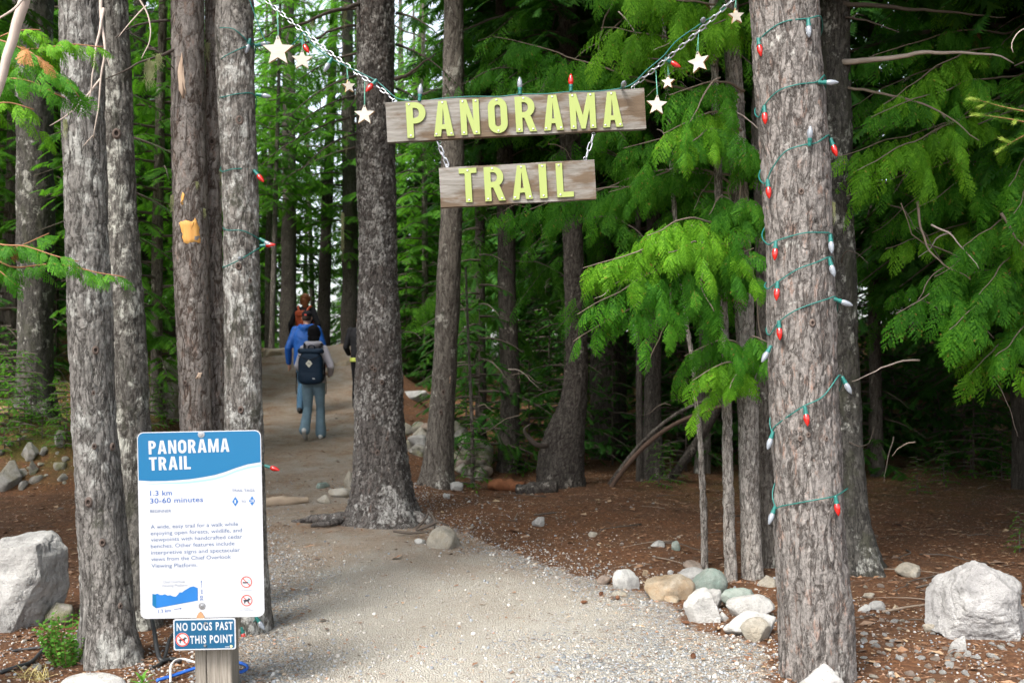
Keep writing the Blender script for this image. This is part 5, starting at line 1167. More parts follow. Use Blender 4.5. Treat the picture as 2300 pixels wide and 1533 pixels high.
def scar(key, poly, mat, off=.006):
    root = TREES[key][0]; q = np.array(poly, dtype=float); c0 = q.mean(0); ring = []
    for a, b in zip(q, np.roll(q, -1, 0)):
        for t in np.linspace(0, 1, 5)[:-1]: ring.append(a * (1 - t) + b * t)
    ring = np.array(ring); ring = ring + np.random.default_rng(1).normal(0, 1.0, ring.shape); V = []
    for f_ in (1.03, .97, .6, .25): V += [on_trunk(key, *(c0 + (r_ - c0) * f_), off if f_ < 1 else .002)[0] for r_ in ring]
    n = len(ring); V.append(on_trunk(key, *c0, off)[0]); V = np.array(V) - np.array(root.location); j = np.arange(n)
    link('bare_wood_scar', new_mesh('bare_wood_scar', V, [grid_faces(4, n), np.stack((3 * n + j, 3 * n + (j + 1) % n, np.full(n, 4 * n)), 1)], [mat], None, True), root)
mw = Mat('bare_wood'); n_ = mw.noise(30, 5, .6, mw.mapping((1, 1, .12))); mw.pbr(mw.ramp(n_, [(.3, (.52, .22, .05)), (.55, (.68, .36, .10)), (.75, (.74, .46, .17))]), .6, mw.bump(n_, .5, .006), .3)
mp_ = Mat('pale_split_wood'); n_ = mp_.noise(30, 5, .6, mp_.mapping((1, 1, .12))); mp_.pbr(mp_.ramp(n_, [(.3, (.36, .25, .18)), (.7, (.60, .47, .36))]), .7, mp_.bump(n_, .6, .006), .3)
scar('T3', [(404, 500), (418, 494), (432, 498), (440, 490), (446, 520), (450, 548), (437, 543), (425, 549), (414, 546), (410, 520)], mw.m, .012)
scar('T3', [(409, 118), (413, 150), (417, 185), (418, 218), (411, 222), (405, 205), (401, 160)], mp_.m, .014)
scar('T3', [(411, 432), (416, 436), (414, 450), (412, 462), (408, 455)], mw.m, .013)
scar('T3', [(443, 838), (452, 836), (450, 848), (441, 850)], mp_.m, .013)
for px, py in ((466, 1006),): pass
# hooked dead stub and torn scar
stubC = smooth_curve(np.array([P(1228, 1000, 11.75), P(1205, 998, 11.6), P(1184, 978, 11.55), P(1178, 962, 11.5), P(1192, 952, 11.5)]), 16); o_ = np.array(TREES['T7'][0].location)
V, fs = tube(stubC, np.interp(np.linspace(0, 1, 16), (0, .6, 1), (.036, .028, .006)), 8); link('dead_stub', new_mesh('dead_stub', V - o_, fs, [TWIGD], None, True), TREES['T7'][0])
scar('T6', [(1007, 828), (1012, 835), (1013, 850), (1009, 862), (1004, 850), (1003, 836)], mp_.m)
# ------------------------------------------------------------------ boards, letters, chains, stars, light strings
def weathered(name, a, b, dark, sc=1.0):
    m = Mat(name); v = m.mapping((1.2 * sc, 8, 14 * sc)); n = m.noise(4, 7, .65, v); n2 = m.noise(14, 6, .7, m.mapping((.7, 6, 22))); big = m.noise(2.6, 5, .6, m.mapping((.8, 2, 2.6)))
    c = m.ramp(n, [(.3, a), (.7, b)]); c = m.mix(m.ramp(big, [(.47, 0), (.56, .95)]), c, m.mix(n, dark, (.125, .088, .055)))
    c = m.mix(m.math('MULTIPLY', m.ramp(n2, [(.34, 1), (.43, 0)]), .85), c, (.10, .065, .04))
    kn = m.voro(5.5, 'F1', m.mapping((.55, 1, 2.0)), rnd=1.0); c = m.mix(m.ramp(kn, [(.045, 1), (.085, 0)]), c, (.09, .05, .03))
    m.pbr(c, .85, m.bump(m.math('ADD', n2, n), .7, .004), .25); return m.m
W_BOARD = weathered('weathered_board', (.100, .090, .076), (.235, .226, .208), (.055, .038, .024))
W_POST = Mat('weathered_post'); n_ = W_POST.noise(5, 7, .7, W_POST.mapping((22, 22, .9))); W_POST.pbr(W_POST.ramp(n_, [(.3, (.105, .093, .076)), (.5, (.185, .165, .138)), (.72, (.275, .25, .215))]), .85, W_POST.bump(n_, .8, .004), .25); W_POST = W_POST.m
LIME = plain('lime_paint', (.225, .275, .068), .38, .5, var=.03, scale=3)
STEEL = plain('galvanised_steel', (.40, .42, .45), .38, .5, 1.0, var=.15, scale=60)
SCREW = plain('screw_steel', (.45, .45, .44), .4, .5, 1.0)

def poly_mesh(name, loops, thick, mats, bevel=0.0):
    """flat letter or plate: 2-D outline loops (holes allowed) filled and extruded along -Y; x right, z up"""
    cu = bpy.data.curves.new(name, 'CURVE'); cu.dimensions = '2D'; cu.fill_mode = 'BOTH'; cu.extrude = thick / 2; cu.bevel_depth = bevel; cu.bevel_resolution = 1
    for lp in loops:
        sp = cu.splines.new('POLY'); sp.points.add(len(lp) - 1); sp.use_cyclic_u = True
        for p, (x, y) in zip(sp.points, lp): p.co = (x, y, 0, 1)
    return curve_mesh(name, cu, mats)
def curve_mesh(name, cu, mats):
    o = bpy.data.objects.new(name, cu); COL.objects.link(o)
    me = bpy.data.meshes.new_from_object(o.evaluated_get(bpy.context.evaluated_depsgraph_get()))
    bpy.data.objects.remove(o); bpy.data.curves.remove(cu)
    n = len(me.vertices); co = np.empty(n * 3, dtype=np.float32); me.vertices.foreach_get('co', co); co = co.reshape(-1, 3)
    me.vertices.foreach_set('co', np.stack((co[:, 0], -co[:, 2], co[:, 1]), 1).astype(np.float32).ravel())
    me.materials.clear()
    for m in mats: me.materials.append(m)
    me.polygons.foreach_set('material_index', np.zeros(len(me.polygons), dtype=np.int32)); me.update(); me.name = name
    return me
def arc(cx, cy, r, a0, a1, n=10, ry=None):
    return [(cx + r * math.cos(math.radians(a)), cy + (ry or r) * math.sin(math.radians(a))) for a in np.linspace(a0, a1, n)]
def glyph(ch, w_, t):
    """outline loops of a condensed capital, height 1, width w_, stroke t"""
    h = t * .92
    if ch == 'I': return [[(0, 0), (t, 0), (t, 1), (0, 1)]]
    if ch == 'L': return [[(0, 0), (w_, 0), (w_, h * .85), (t, h * .85), (t, 1), (0, 1)]]
    if ch == 'T': c = w_ / 2; return [[(c - t / 2, 0), (c + t / 2, 0), (c + t / 2, 1 - h * .85), (w_, 1 - h * .85), (w_, 1), (0, 1), (0, 1 - h * .85), (c - t / 2, 1 - h * .85)]]
    if ch == 'N': return [[(0, 0), (t * .9, 0), (t * .9, .62), (w_ - t, 0), (w_, 0), (w_, 1), (w_ - t * .9, 1), (w_ - t * .9, .38), (t, 1), (0, 1)]]
    if ch == 'M':
        c = w_ / 2; return [[(0, 0), (t * .9, 0), (t * .9, .58), (c - t * .32, 0), (c + t * .32, 0), (w_ - t * .9, .58), (w_ - t * .9, 0), (w_, 0), (w_, 1), (w_ - t * 1.05, 1), (c, .36), (t * 1.05, 1), (0, 1)]]
    if ch == 'A':
        c = w_ / 2; a = t * .62; k = (c - a) 
        def xl(y): return k * y
        y0, y1 = .20, .20 + h * .75
        return [[(0, 0), (t * 1.02, 0), (t * 1.02 + k * y0 * .95, y0), (w_ - t * 1.02 - k * y0 * .95, y0), (w_ - t * 1.02, 0), (w_, 0), (c + a, 1), (c - a, 1)],
                [(t * 1.02 + k * y1 * .95, y1), (c, .86), (w_ - t * 1.02 - k * y1 * .95, y1)]]
    if ch == 'O':
        r = w_ / 2; ri = r - t; return [arc(r, 1 - r, r, 0, 180, 14) + arc(r, r, r, 180, 360, 14), arc(r, 1 - t - ri, ri, 0, 180, 12) + arc(r, t + ri, ri, 180, 360, 12)]
    if ch == 'P' or ch == 'R':
        yb = .40; r = min(w_ * .62, (1 - yb) / 2); ri = max(.02, r - t * .95); xr = w_ if ch == 'P' else w_ * .94
        outer = [(t, 0), (t, yb)] + arc(xr - r, yb + r, r, -90, 0, 8) + arc(xr - r, 1 - r, r, 0, 90, 8) + [(0, 1), (0, 0)]
        if ch == 'R': outer = [(t, 0), (t, yb), (w_ * .42, yb), (w_ - t * 1.05, 0), (w_, 0), (w_ * .74, yb + .03)] + arc(xr - r, yb + r, r, -60, 0, 6) + arc(xr - r, 1 - r, r, 0, 90, 8) + [(0, 1), (0, 0)]
        hole = [(t, yb + h * .9)] + arc(xr - t - ri, yb + h * .9 + ri, ri, -90, 0, 6) + arc(xr - t - ri, 1 - h * .9 - ri, ri, 0, 90, 6) + [(t, 1 - h * .9)]
        return [outer, hole]
BOLTS = {'P': ((.16, .95), (.18, .06)), 'A': ((.5, .95), (.12, .06), (.88, .06)), 'N': ((.15, .95), (.85, .95), (.15, .06), (.82, .06)), 'O': ((.48, .94), (.5, .06)), 'R': ((.42, .95), (.15, .06), (.83, .06)), 'M': ((.13, .95), (.84, .95), (.12, .06), (.88, .06)),
         'T': ((.5, .93), (.5, .06)), 'I': ((.5, .94), (.5, .07)), 'L': ((.18, .94), (.2, .07))}
bv, bf = lathe([(.001, .55), (.55, .5), (.9, .2), (1.0, 0)], 10); BOLTM = new_mesh('bolt', np.stack((bv[:, 0], -bv[:, 2], bv[:, 1]), 1) * .0065, [f[:, ::-1] for f in bf], [SCREW], None, True)
def board_thing(name, label, tl, tr, bl, Y, letters, word_gap, t_frac, ya, yb, thick=.042, seed=0):
    tl, tr, bl = P(*tl, Y), P(*tr, Y), P(*bl, Y); W = np.linalg.norm(tr - tl); H = np.linalg.norm(bl - tl)
    ang = math.atan2(tr[2] - tl[2], tr[0] - tl[0]); ctr = (tr + bl) / 2
    root = empty(name, ctr, label, 'sign', rot=(0, -ang, 0))
    M = MB(); r_ = np.random.default_rng(seed)
    nx, nz = 60, 10; xs = np.linspace(-W / 2, W / 2, nx); zs = np.linspace(-H / 2, H / 2, nz)
    # front and back sheets with slightly worn long edges, closed round the rim
    A, B = np.meshgrid(xs, zs); ed = fbm(np.stack((A.ravel() * 6, B.ravel() * 0 + seed, np.sign(B.ravel()) * 3), 1), 3, seed) * .0035 * (np.abs(B.ravel()) > H / 2 - 1e-6)
    dz = fbm(np.stack((A.ravel() * 2, B.ravel() * 26, A.ravel() * 0 + seed), 1), 3, seed + 1) * .0012
    fr = np.stack((A.ravel(), np.full(A.size, -thick / 2) + dz, B.ravel() + ed), 1); bk = fr * (1, -1, 1)
    gfc = grid_faces(nz, nx, False); n = len(fr)
    rim = np.concatenate((np.arange(nx), np.arange(nx - 1, nz * nx, nx)[1:], np.arange(nz * nx - 1, (nz - 1) * nx - 1, -1)[1:], np.arange((nz - 1) * nx, 0, -nx)[1:]))
    rq = np.stack((rim, np.roll(rim, -1), np.roll(rim, -1) + n, rim + n), 1)
    link('board', new_mesh('board', np.vstack((fr, bk)), [gfc, gfc[:, ::-1] + n, rq[:, ::-1]], [W_BOARD]), root)
    lh = (yb - ya) * H
    for ch, u0, u1 in letters:
        w_ = (u1 - u0) * W / lh; t = t_frac
        lo = [[(x * lh, y * lh) for x, y in lp] for lp in glyph(ch, w_, t if ch != 'I' else w_)]
        me = poly_mesh('letter', lo, .006, [LIME], .0008)
        o = link('letter', me, root, (-W / 2 + u0 * W, -thick / 2 - .006, -H / 2 + ya * H))
        for bx, bz in BOLTS[ch]: link('bolt', BOLTM, o, (bx * w_ * lh, -.0032, bz * lh))
    return root, W, H, ang, ctr
YB = 5.5
B1, W1, H1, A1, C1 = board_thing('hanging_board', 'upper weathered wooden board with lime letters reading PANORAMA', (868, 232), (1447, 201), (870, 321), YB,
    (('P', .079, .153), ('A', .182, .258), ('N', .287, .359), ('O', .394, .467), ('R', .499, .578), ('A', .606, .681), ('M', .709, .807), ('A', .834, .910)), 0, .185, .065, .945, seed=1)
B2, W2, H2, A2, C2 = board_thing('hanging_board', 'lower shorter wooden board with lime letters reading TRAIL', (987, 379), (1335, 360), (990, 467), YB,
    (('T', .128, .240), ('R', .288, .418), ('A', .464, .592), ('I', .640, .686), ('L', .750, .856)), 0, .185, .085, .945, seed=2)

def link_mesh(L, wd, r):
    """chain link: a stadium of round wire, long axis X"""
    a = (L - wd) / 2; rr = wd / 2 - r
    C = [(a + rr * math.cos(t), rr * math.sin(t), 0) for t in np.linspace(-math.pi / 2, math.pi / 2, 7)] + [(-a + rr * math.cos(t), rr * math.sin(t), 0) for t in np.linspace(math.pi / 2, 1.5 * math.pi, 7)]
    C = np.array(C); n = len(C); T = unit(np.roll(C, -1, 0) - np.roll(C, 1, 0)); B = np.array((0, 0, 1.0)); N = np.cross(B, T); ns = 6; th = np.arange(ns) / ns * 2 * np.pi
    V = C[:, None] + r * (np.cos(th)[None, :, None] * N[:, None] + np.sin(th)[None, :, None] * B)
    idx = np.arange(n)[:, None] * ns; j = np.arange(ns)[None]; k = (j + 1) % ns; nx_ = ((np.arange(n) + 1) % n)[:, None] * ns
    return new_mesh('chain_link', V.reshape(-1, 3), [np.stack((idx + j, nx_ + j, nx_ + k, idx + k), -1).reshape(-1, 4)], [STEEL], None, True)
LK = link_mesh(.048, .025, .0036); LK2 = link_mesh(.058, .027, .0038)
def chain(p0, p1, sag, label, pitch, mesh, roll0=.6):
    p0, p1 = np.array(p0), np.array(p1); L = np.linalg.norm(p1 - p0); n = max(2, int(round(L / pitch)))
    t = np.linspace(0, 1, 200); C = p0 + (p1 - p0) * t[:, None]; C[:, 2] -= sag * 4 * t * (1 - t)
    C = smooth_curve(C[::10], n + 1); root = empty('steel_chain', p0, label, 'chain', 'steel chains holding the boards')
    for k in range(n):
        d = Vector(C[k + 1] - C[k]).normalized(); q = Vector((1, 0, 0)).rotation_difference(d) @ Quaternion((1, 0, 0), roll0 + (math.pi / 2 if k % 2 else 0))
        o = link('chain_link', mesh, root, (C[k] + C[k + 1]) / 2 - p0); o.rotation_mode = 'QUATERNION'; o.rotation_quaternion = q
    return C
def loc(root_ang, ctr, u, v):     # board coordinates -> world
    return ctr + np.array((u * math.cos(root_ang) - v * math.sin(root_ang), 0, u * math.sin(root_ang) + v * math.cos(root_ang)))
e1 = P(886, 221, YB); e2 = P(1424, 192, YB)
tl_, nl_, rl_ = on_trunk('T4', 548, -42, .01); tr_, nr_, rr_ = on_trunk('T11', 1708, -58, .01)
CH1 = chain(e1, tl_, .03, 'long steel chain from the upper board up to the white spotted trunk', .0375, LK)
CH2 = chain(e2, tr_, .02, 'long steel chain from the upper board up to the thick right trunk', .0375, LK)
chain(P(983, 318, YB), P(1006, 374, YB), 0, 'short steel chain at the left joining the two boards', .042, LK2, .3)
chain(P(1333, 303, YB), P(1315, 358, YB), 0, 'short steel chain at the right joining the two boards', .042, LK2, .3)
def eye(root, u, v, up=1):
    th = np.linspace(0, 2 * math.pi, 14)[:-1]; C = np.stack((.009 * np.cos(th), 0 * th, .009 * np.sin(th)), 1); C = np.vstack((C, C[:1])); V, fs = tube(C, .0025, 5); M = MB(); M.add(V, fs); V, fs = tube(np.array([(0, 0, -.009 * up), (0, 0, -.03 * up)]), .0025, 5); M.add(V, fs)
    M.build('eye_bolt', STEEL, root, True, loc=(u, 0, v))
eye(B1, -W1 / 2 + .045, H1 / 2 + .012); eye(B1, W1 / 2 - .058, H1 / 2 + .012)
eye(B1, -W1 / 2 + .285, -H1 / 2 - .012, -1); eye(B1, W1 / 2 - .29, -H1 / 2 - .012, -1); eye(B2, -W2 / 2 + .046, H2 / 2 + .012); eye(B2, W2 / 2 - .048, H2 / 2 + .012)

# wooden stars
STARW = Mat('star_plywood'); n_ = STARW.noise(5, 5, .6, STARW.mapping((3, 3, 22))); STARW.pbr(STARW.ramp(n_, [(.3, (.36, .325, .27)), (.7, (.44, .415, .36))]), .65, STARW.bump(n_, .25, .002), .3); STARW = STARW.m
STAREDGE = plain('star_edge', (.46, .29, .14), .7, .3)
CORD = plain('green_cord', (.008, .11, .095), .45, .4, var=.1); THREAD = plain('pale_green_thread', (.12, .34, .26), .6, .3)
def star(px, py, R, top, Y, label, yaw=0.0, roll=0.0):
    """px, py centre, R outer radius in pixels, top: pixel point where its thread is tied"""
    c = P(px, py, Y); r = R / F * Y; root = empty('wooden_star', c, label, 'star', 'wooden stars hanging from the chains', rot=(0, roll, yaw))
    th = .018; lo = []
    for k in range(10):
        a = math.pi / 2 + k * math.pi / 5; q = r if k % 2 == 0 else r * .44; lo.append((q * math.cos(a), q * math.sin(a)))
    lo = np.array(lo); n = 10; V = np.vstack((np.stack((lo[:, 0], np.full(n, -th / 2), lo[:, 1]), 1), np.stack((lo[:, 0], np.full(n, th / 2), lo[:, 1]), 1), [(0, -th / 2, 0), (0, th / 2, 0)])); j = np.arange(n); k = (j + 1) % n
    fa = np.stack((j, k, np.full(n, 2 * n)), 1); fb = np.stack((n + k, n + j, np.full(n, 2 * n + 1)), 1); rim = np.stack((j, n + j, n + k, k), 1)
    link('star_face', new_mesh('star_face', V, [fa, fb, rim], [STARW, STAREDGE], [0] * 20 + [1] * 10), root)
    hv, hf = lathe([(.001, .001), (.004, .001)], 8); link('thread_hole', new_mesh('thread_hole', np.stack((hv[:, 0], -th / 2 - hv[:, 2], hv[:, 1] + r * .74), 1), [q[:, ::-1] for q in hf], [KH]), root)
    M3 = Matrix.Rotation(yaw, 3, 'Z') @ Matrix.Rotation(roll, 3, 'Y'); tp = np.array(M3.inverted() @ Vector(P(*top, Y) - c)); a = np.array((0, 0, r * .74))
    M = MB(); 
    for s_ in (-1, 1):
        V, fs = tube(np.array([a + (0, s_ * th * .55, 0), a + (0, s_ * th * .6, r * .3), tp]), .0013, 4); M.add(V, fs)
    M.build('thread', THREAD, root, True)
star(625, 114, 36, (623, 24), 5.75, 'largest wooden star, highest on the left chain')
star(679, 135, 24, (680, 72), 5.72, 'wooden star with a red bulb just above it', .1)
star(783, 194, 16, (779, 150), 5.62, 'smallest wooden star on the left chain', .45, -.12)
star(819, 258, 24, (819, 182), 5.58, 'lowest wooden star at left, beside the upper board', -.05)
star(1475, 236, 24, (1473, 158), 5.42, 'wooden star just right of the upper board', 0, .05)
star(1501, 185, 16, (1500, 145), 5.40, 'smallest wooden star on the right chain, under the red bulb', -.5, .05)
star(1570, 140, 26, (1569, 76), 5.32, 'tilted thick edged wooden star in the middle of the right chain', -.55, -.12)
star(1653, 37, 19, (1653, 0), 5.18, 'highest wooden star at right, next to the thick trunk', .15, -.1)

# bulbs
REDB = Mat('red_bulb'); REDB.pbr((.50, .012, .008), .18, None, .5, Transmission_Weight=.25, Coat_Weight=.5); REDB = REDB.m
CLRB = Mat('frosted_bulb'); CLRB.pbr((.28, .31, .35), .22, None, .5, Transmission_Weight=.40, Coat_Weight=.5); CLRB = CLRB.m
SOCK = plain('green_socket', (.006, .105, .09), .4, .45, var=.1)
bv, bf = lathe([(.0085, 0), (.0125, -.008), (.0150, -.020), (.0142, -.033), (.0105, -.047), (.0055, -.058), (.0015, -.063), (.0001, -.0635)], 14)
thv = np.arctan2(bv[:, 1], bv[:, 0]); fac = 1 + .05 * np.sign(np.sin(thv * 6 + bv[:, 2] * 300)) * (np.abs(bv[:, 2]) > .01); bv = bv * np.stack((fac, fac, np.ones_like(fac)), 1)
BRED = new_mesh('bulb', bv, [f[:, ::-1] for f in bf], [REDB], None, True); BCLR = new_mesh('bulb', bv, [f[:, ::-1] for f in bf], [CLRB], None, True)
sv, sf = lathe([(.0001, .036), (.008, .036), (.0095, .033), (.0095, .012), (.0115, .010), (.0115, -.003), (.009, -.004)], 12); SOCKM = new_mesh('socket', sv, [f[:, ::-1] for f in sf], [SOCK], None, False)
def bulb(root, p, d, red, label=None):
    """p: where the socket top sits on the cord, d: direction the bulb points"""
    d = Vector(d).normalized(); q = Vector((0, 0, -1)).rotation_difference(d)
    o = link('bulb', BRED if red else BCLR, root, np.array(p) + np.array(d) * .036 - np.array(root.location)); o.rotation_mode = 'QUATERNION'; o.rotation_quaternion = q
    o['label'] = 'red ribbed bulb' if red else 'clear white ribbed bulb'
    link('socket', SOCKM, o)
def cord_mesh(root, C, r=.0034, n=None):
    C = smooth_curve(np.array(C), n or max(20, int(len(C) * 9))); V, fs = tube(C, r, 5); link('cord', new_mesh('cord', V - np.array(root.location), fs, [CORD], None, True), root)
def wrap_string(key, wraps, bulbs, label, off=.014):
    tr, c = TREES[key]; root = empty('light_string', (tr.location.x, tr.location.y, tr.location.z + .6), label, 'light string', 'festive light strings')
    pts_ = []
    def axis_at(z): return [np.interp(z, c[:, 2], c[:, j]) for j in (0, 1, 3)]
    for wi, wr in enumerate(wraps):
        seg = [on_trunk(key, a, b, off) for a, b in wr]; ps = [s_[0] for s_ in seg]
        if pts_ and pts_[-1][2] - ps[0][2] > .7: cord_mesh(root, pts_, n=len(pts_) * 10); pts_ = []
        if pts_:                                    # round the back to the start of this turn
            a = pts_[-1]; b = ps[0]; x0, y0, r = axis_at((a[2] + b[2]) / 2); r -= .006
            for f_, th in ((.15, .25), (.5, 1.57), (.85, 2.9)): pts_.append(np.array((x0 + r * math.cos(th), y0 + r * math.sin(th), a[2] + (b[2] - a[2]) * f_)))
        pts_ += ps
    cord_mesh(root, pts_, n=len(pts_) * 10)
    for (px, py, dx, dz, red, *dy) in bulbs:
        p, n_, r = on_trunk(key, px, py, .016); d = np.array((dx, dy[0] if dy else -.15, dz)); bulb(root, p, d, red)
    return root
wrap_string('T11', (((1706, 104), (1720, 80), (1760, 52), (1812, 44), (1838, 42)), ((1712, 262), (1722, 237), (1750, 206), (1790, 192), (1830, 186), (1846, 172)), ((1725, 412), (1738, 380), (1765, 342), (1800, 328), (1830, 322), (1856, 306)), ((1731, 548), (1748, 541), (1800, 525), (1835, 523), (1862, 527)),
    ((1732, 648), (1750, 634), (1790, 606), (1830, 590), (1862, 578)), ((1736, 752), (1755, 722), (1790, 696), (1850, 673), (1872, 670)), ((1738, 978), (1746, 960), (1800, 915), (1845, 890), (1880, 842)), ((1740, 1138), (1762, 1135), (1830, 1121), (1872, 1112), (1902, 1096))),
    ((1811, 45, 0, -1, 0), (1709, 86, .12, -1, 1), (1722, 238, .02, -1, 1), (1832, 187, 1, -.05, 0), (1815, 330, 0, 1, 0), (1730, 404, .05, -1, 1), (1857, 312, .3, -1, 1), (1747, 542, -.1, -1, 1), (1858, 527, .05, -1, 0), (1751, 632, -.1, -1, 1), (1856, 580, .25, -1, 0), (1754, 720, .02, -1, 1), (1866, 671, .9, -.35, 0), (1740, 776, -.6, -1, 0), (1883, 845, .5, -1, 0), (1808, 912, .1, -1, 1), (1742, 968, -.35, -1, 0), (1748, 1136, -.4, -1, 0), (1871, 1112, .12, -1, 1)),
    'green light string of red and white bulbs spiralling down the thick right trunk')
wrap_string('T4', (((497, 64), (522, 66), (540, 80), (555, 97)), ((503, 132), (525, 118), (550, 106), (568, 100)), ((503, 220), (530, 213), (565, 212)), ((503, 386), (530, 380), (572, 384)), ((512, 517), (545, 519), (580, 538)), ((508, 600), (540, 583), (578, 556)), ((530, 1010), (560, 1015), (590, 1045)), ((530, 1406), (552, 1404), (575, 1388))),
    ((558, 88, -.25, -1, 0), (566, 101, 1, .1, 0), (570, 212, 1, -.2, 0), (566, 383, .6, -.7, 1), (578, 536, .8, -.5, 0), (580, 552, .9, .05, 1), (543, 583, .1, -.05, 0, -1), (588, 1045, 1, -.3, 1), (545, 1405, .25, -1, 1), (572, 1382, .6, -.8, 0)),
    'green light string wound up the white spotted trunk at the left of the trail')
# string along the chains and the top of the board
rt = empty('light_string', e1, 'green light string laid along both chains and over the upper board', 'light string', 'festive light strings')
lp = [tl_ + (0, -.02, -.03)] + [P(*q) for q in ((600, 100, 5.88), (640, 110, 5.8), (665, 92, 5.75), (682, 74, 5.7), (700, 98, 5.68), (738, 128, 5.65), (780, 150, 5.61), (842, 180, 5.55), (872, 205, 5.5), (890, 220, 5.49), (915, 226, 5.485), (942, 229, 5.485), (985, 222, 5.485), (1055, 217, 5.485), (1120, 217, 5.48), (1167, 212, 5.48), (1225, 211, 5.48), (1282, 206, 5.48), (1340, 205, 5.48), (1396, 198, 5.48), (1424, 186, 5.47), (1450, 160, 5.44), (1490, 126, 5.40), (1520, 92, 5.36), (1572, 55, 5.29), (1615, 28, 5.22), (1650, -2, 5.15), (1700, -50, 5.0))]
cord_mesh(rt, lp, .0032, 260)
for (q, d, red) in (((676, 90, 5.74), (.5, -.2, -.8), 1), ((746, 130, 5.64), (-.45, -.2, -.9), 0), ((846, 179, 5.54), (-.6, -.3, -.8), 1), ((942, 228, 5.48), (.08, 0, 1), 0), ((1168, 213, 5.48), (-.02, 0, 1), 0), ((1282, 206, 5.48), (.01, 0, 1), 1), ((1397, 198, 5.47), (.05, -1, .1), 0), ((1494, 132, 5.38), (.85, -.2, -.55), 1), ((1577, 55, 5.27), (-.1, -1, 0), 0)):
    bulb(rt, P(*q), d, red)

# ------------------------------------------------------------------ information sign
SIGNW = plain('sign_white', (.34, .35, .37), .35, .45, var=.02); SIGNB = plain('sign_blue', (.002, .092, .205), .3, .5, var=.04, scale=3); SIGNL = plain('sign_light_blue', (.20, .47, .62), .35, .45); TXTB = plain('print_blue', (.012, .07, .24), .4, .4); TXTL = plain('print_pale_blue', (.055, .10, .19), .4, .4); CHARTB = plain('chart_blue', (.008, .10, .30), .4, .4, var=.2, scale=8)
REDP = plain('print_red', (.62, .05, .03), .4, .4); BLKP = plain('print_black', (.02, .025, .035), .4, .4); PLATEB = plain('plate_blue', (.003, .058, .125), .3, .5, var=.08, scale=14); GREYP = plain('print_grey', (.22, .25, .29), .4, .4); YELP = plain('print_yellow', (.6, .55, .25), .4, .4)
YS = 4.78; SC = YS / F; TILT = math.radians(1.15)
sb = np.array((P(470, 816, 4.87)[0], 4.87, gz(P(470, 816, 4.87)[0], 4.87)))
sign = empty('trail_information_sign', sb, 'white and blue PANORAMA TRAIL information sign on a wooden post', 'sign', rot=(0, -TILT, 0))
SB = Vector(sb); RT = Matrix.Rotation(-TILT, 3, 'Y'); RTI = RT.inverted()
def sg(px, py, Y=YS):                       # photo pixel -> coordinates in the tilted sign's own frame
    return np.array(RTI @ (Vector(P(px, py, Y)) - SB))
def cr(x, y): return (290 + x / 2.585, 940 + y / 2.585)     # from a 2.585x enlargement of the sign
TEXTC = {}
def text_geo(body, bold=0.0):
    cu = bpy.data.curves.new('lettering', 'FONT'); cu.body = body; cu.size = 1.0; cu.offset = bold; cu.resolution_u = 3; cu.space_character = 1.0 + bold * 7
    o = bpy.data.objects.new('lettering', cu); COL.objects.link(o); me = bpy.data.meshes.new_from_object(o.evaluated_get(bpy.context.evaluated_depsgraph_get()))
    n = len(me.vertices); co = np.empty(n * 3, dtype=np.float32); me.vertices.foreach_get('co', co); co = co.reshape(-1, 3).copy()
    fs = {}
    for p in me.polygons: fs.setdefault(len(p.vertices), []).append(list(p.vertices))
    bpy.data.objects.remove(o); bpy.data.curves.remove(cu); bpy.data.meshes.remove(me)
    return co[:, :2], [np.array(f) for f in fs.values()]
def capx(bold):
    if bold not in TEXTC: g = text_geo('H', bold)[0]; TEXTC[bold] = (g[:, 1].min(), g[:, 1].max() - g[:, 1].min())
    return TEXTC[bold]
class Print(MB):
    """flat print lying just proud of a panel: everything given in photograph pixels"""
    def __init__(s, d): super().__init__(); s.d = d
    def text(s, body, x0, y0, x1, y1, cap, bold=0.0):
        """baseline from (x0,y0) to (x1,y1), capital height cap, in crop pixels"""
        g, fs = text_geo(body, bold); b0, ch = capx(bold); w_ = g[:, 0].max() - g[:, 0].min()
        a = sg(*cr(x0, y0)); b = sg(*cr(x1, y1)); L = b - a; k = cap / 2.585 * SC / ch
        ax = L / w_; up = np.array((-L[2], 0, L[0])); up = up / np.linalg.norm(up) * k
        V = a + (g[:, 0] - g[:, 0].min())[:, None] * ax + (g[:, 1] - b0)[:, None] * up; V[:, 1] = s.d
        s.add(V, fs); return s
    def poly(s, ptsc):
        V = np.array([sg(*cr(x, y)) for x, y in ptsc]); V[:, 1] = s.d; n = len(V)
        from mathutils.geometry import tessellate_polygon
        t = tessellate_polygon([[Vector((v[0], v[2], 0)) for v in V]]); s.add(V, np.array([tri if np.cross(V[tri[1]][[0, 2]] - V[tri[0]][[0, 2]], V[tri[2]][[0, 2]] - V[tri[0]][[0, 2]]) > 0 else tri[::-1] for tri in map(list, t)])); return s
    def ring(s, cx, cy, r0, r1, n=28):
        th = np.linspace(0, 2 * np.pi, n, endpoint=False); o_ = [(cx + r1 * math.cos(t), cy + r1 * math.sin(t)) for t in th]; i_ = [(cx + r0 * math.cos(t), cy + r0 * math.sin(t)) for t in th]
        V = np.array([sg(*cr(*q)) for q in o_ + i_]); V[:, 1] = s.d; j = np.arange(n); k = (j + 1) % n
        s.add(V, np.stack((j, n + j, n + k, k), 1)); return s
    def bar(s, x0, y0, x1, y1, w_):
        d = np.array((x1 - x0, y1 - y0)); n = np.array((-d[1], d[0])) / np.linalg.norm(d) * w_ / 2; return s.poly([(x0 + n[0], y0 + n[1]), (x1 + n[0], y1 + n[1]), (x1 - n[0], y1 - n[1]), (x0 - n[0], y0 - n[1])])
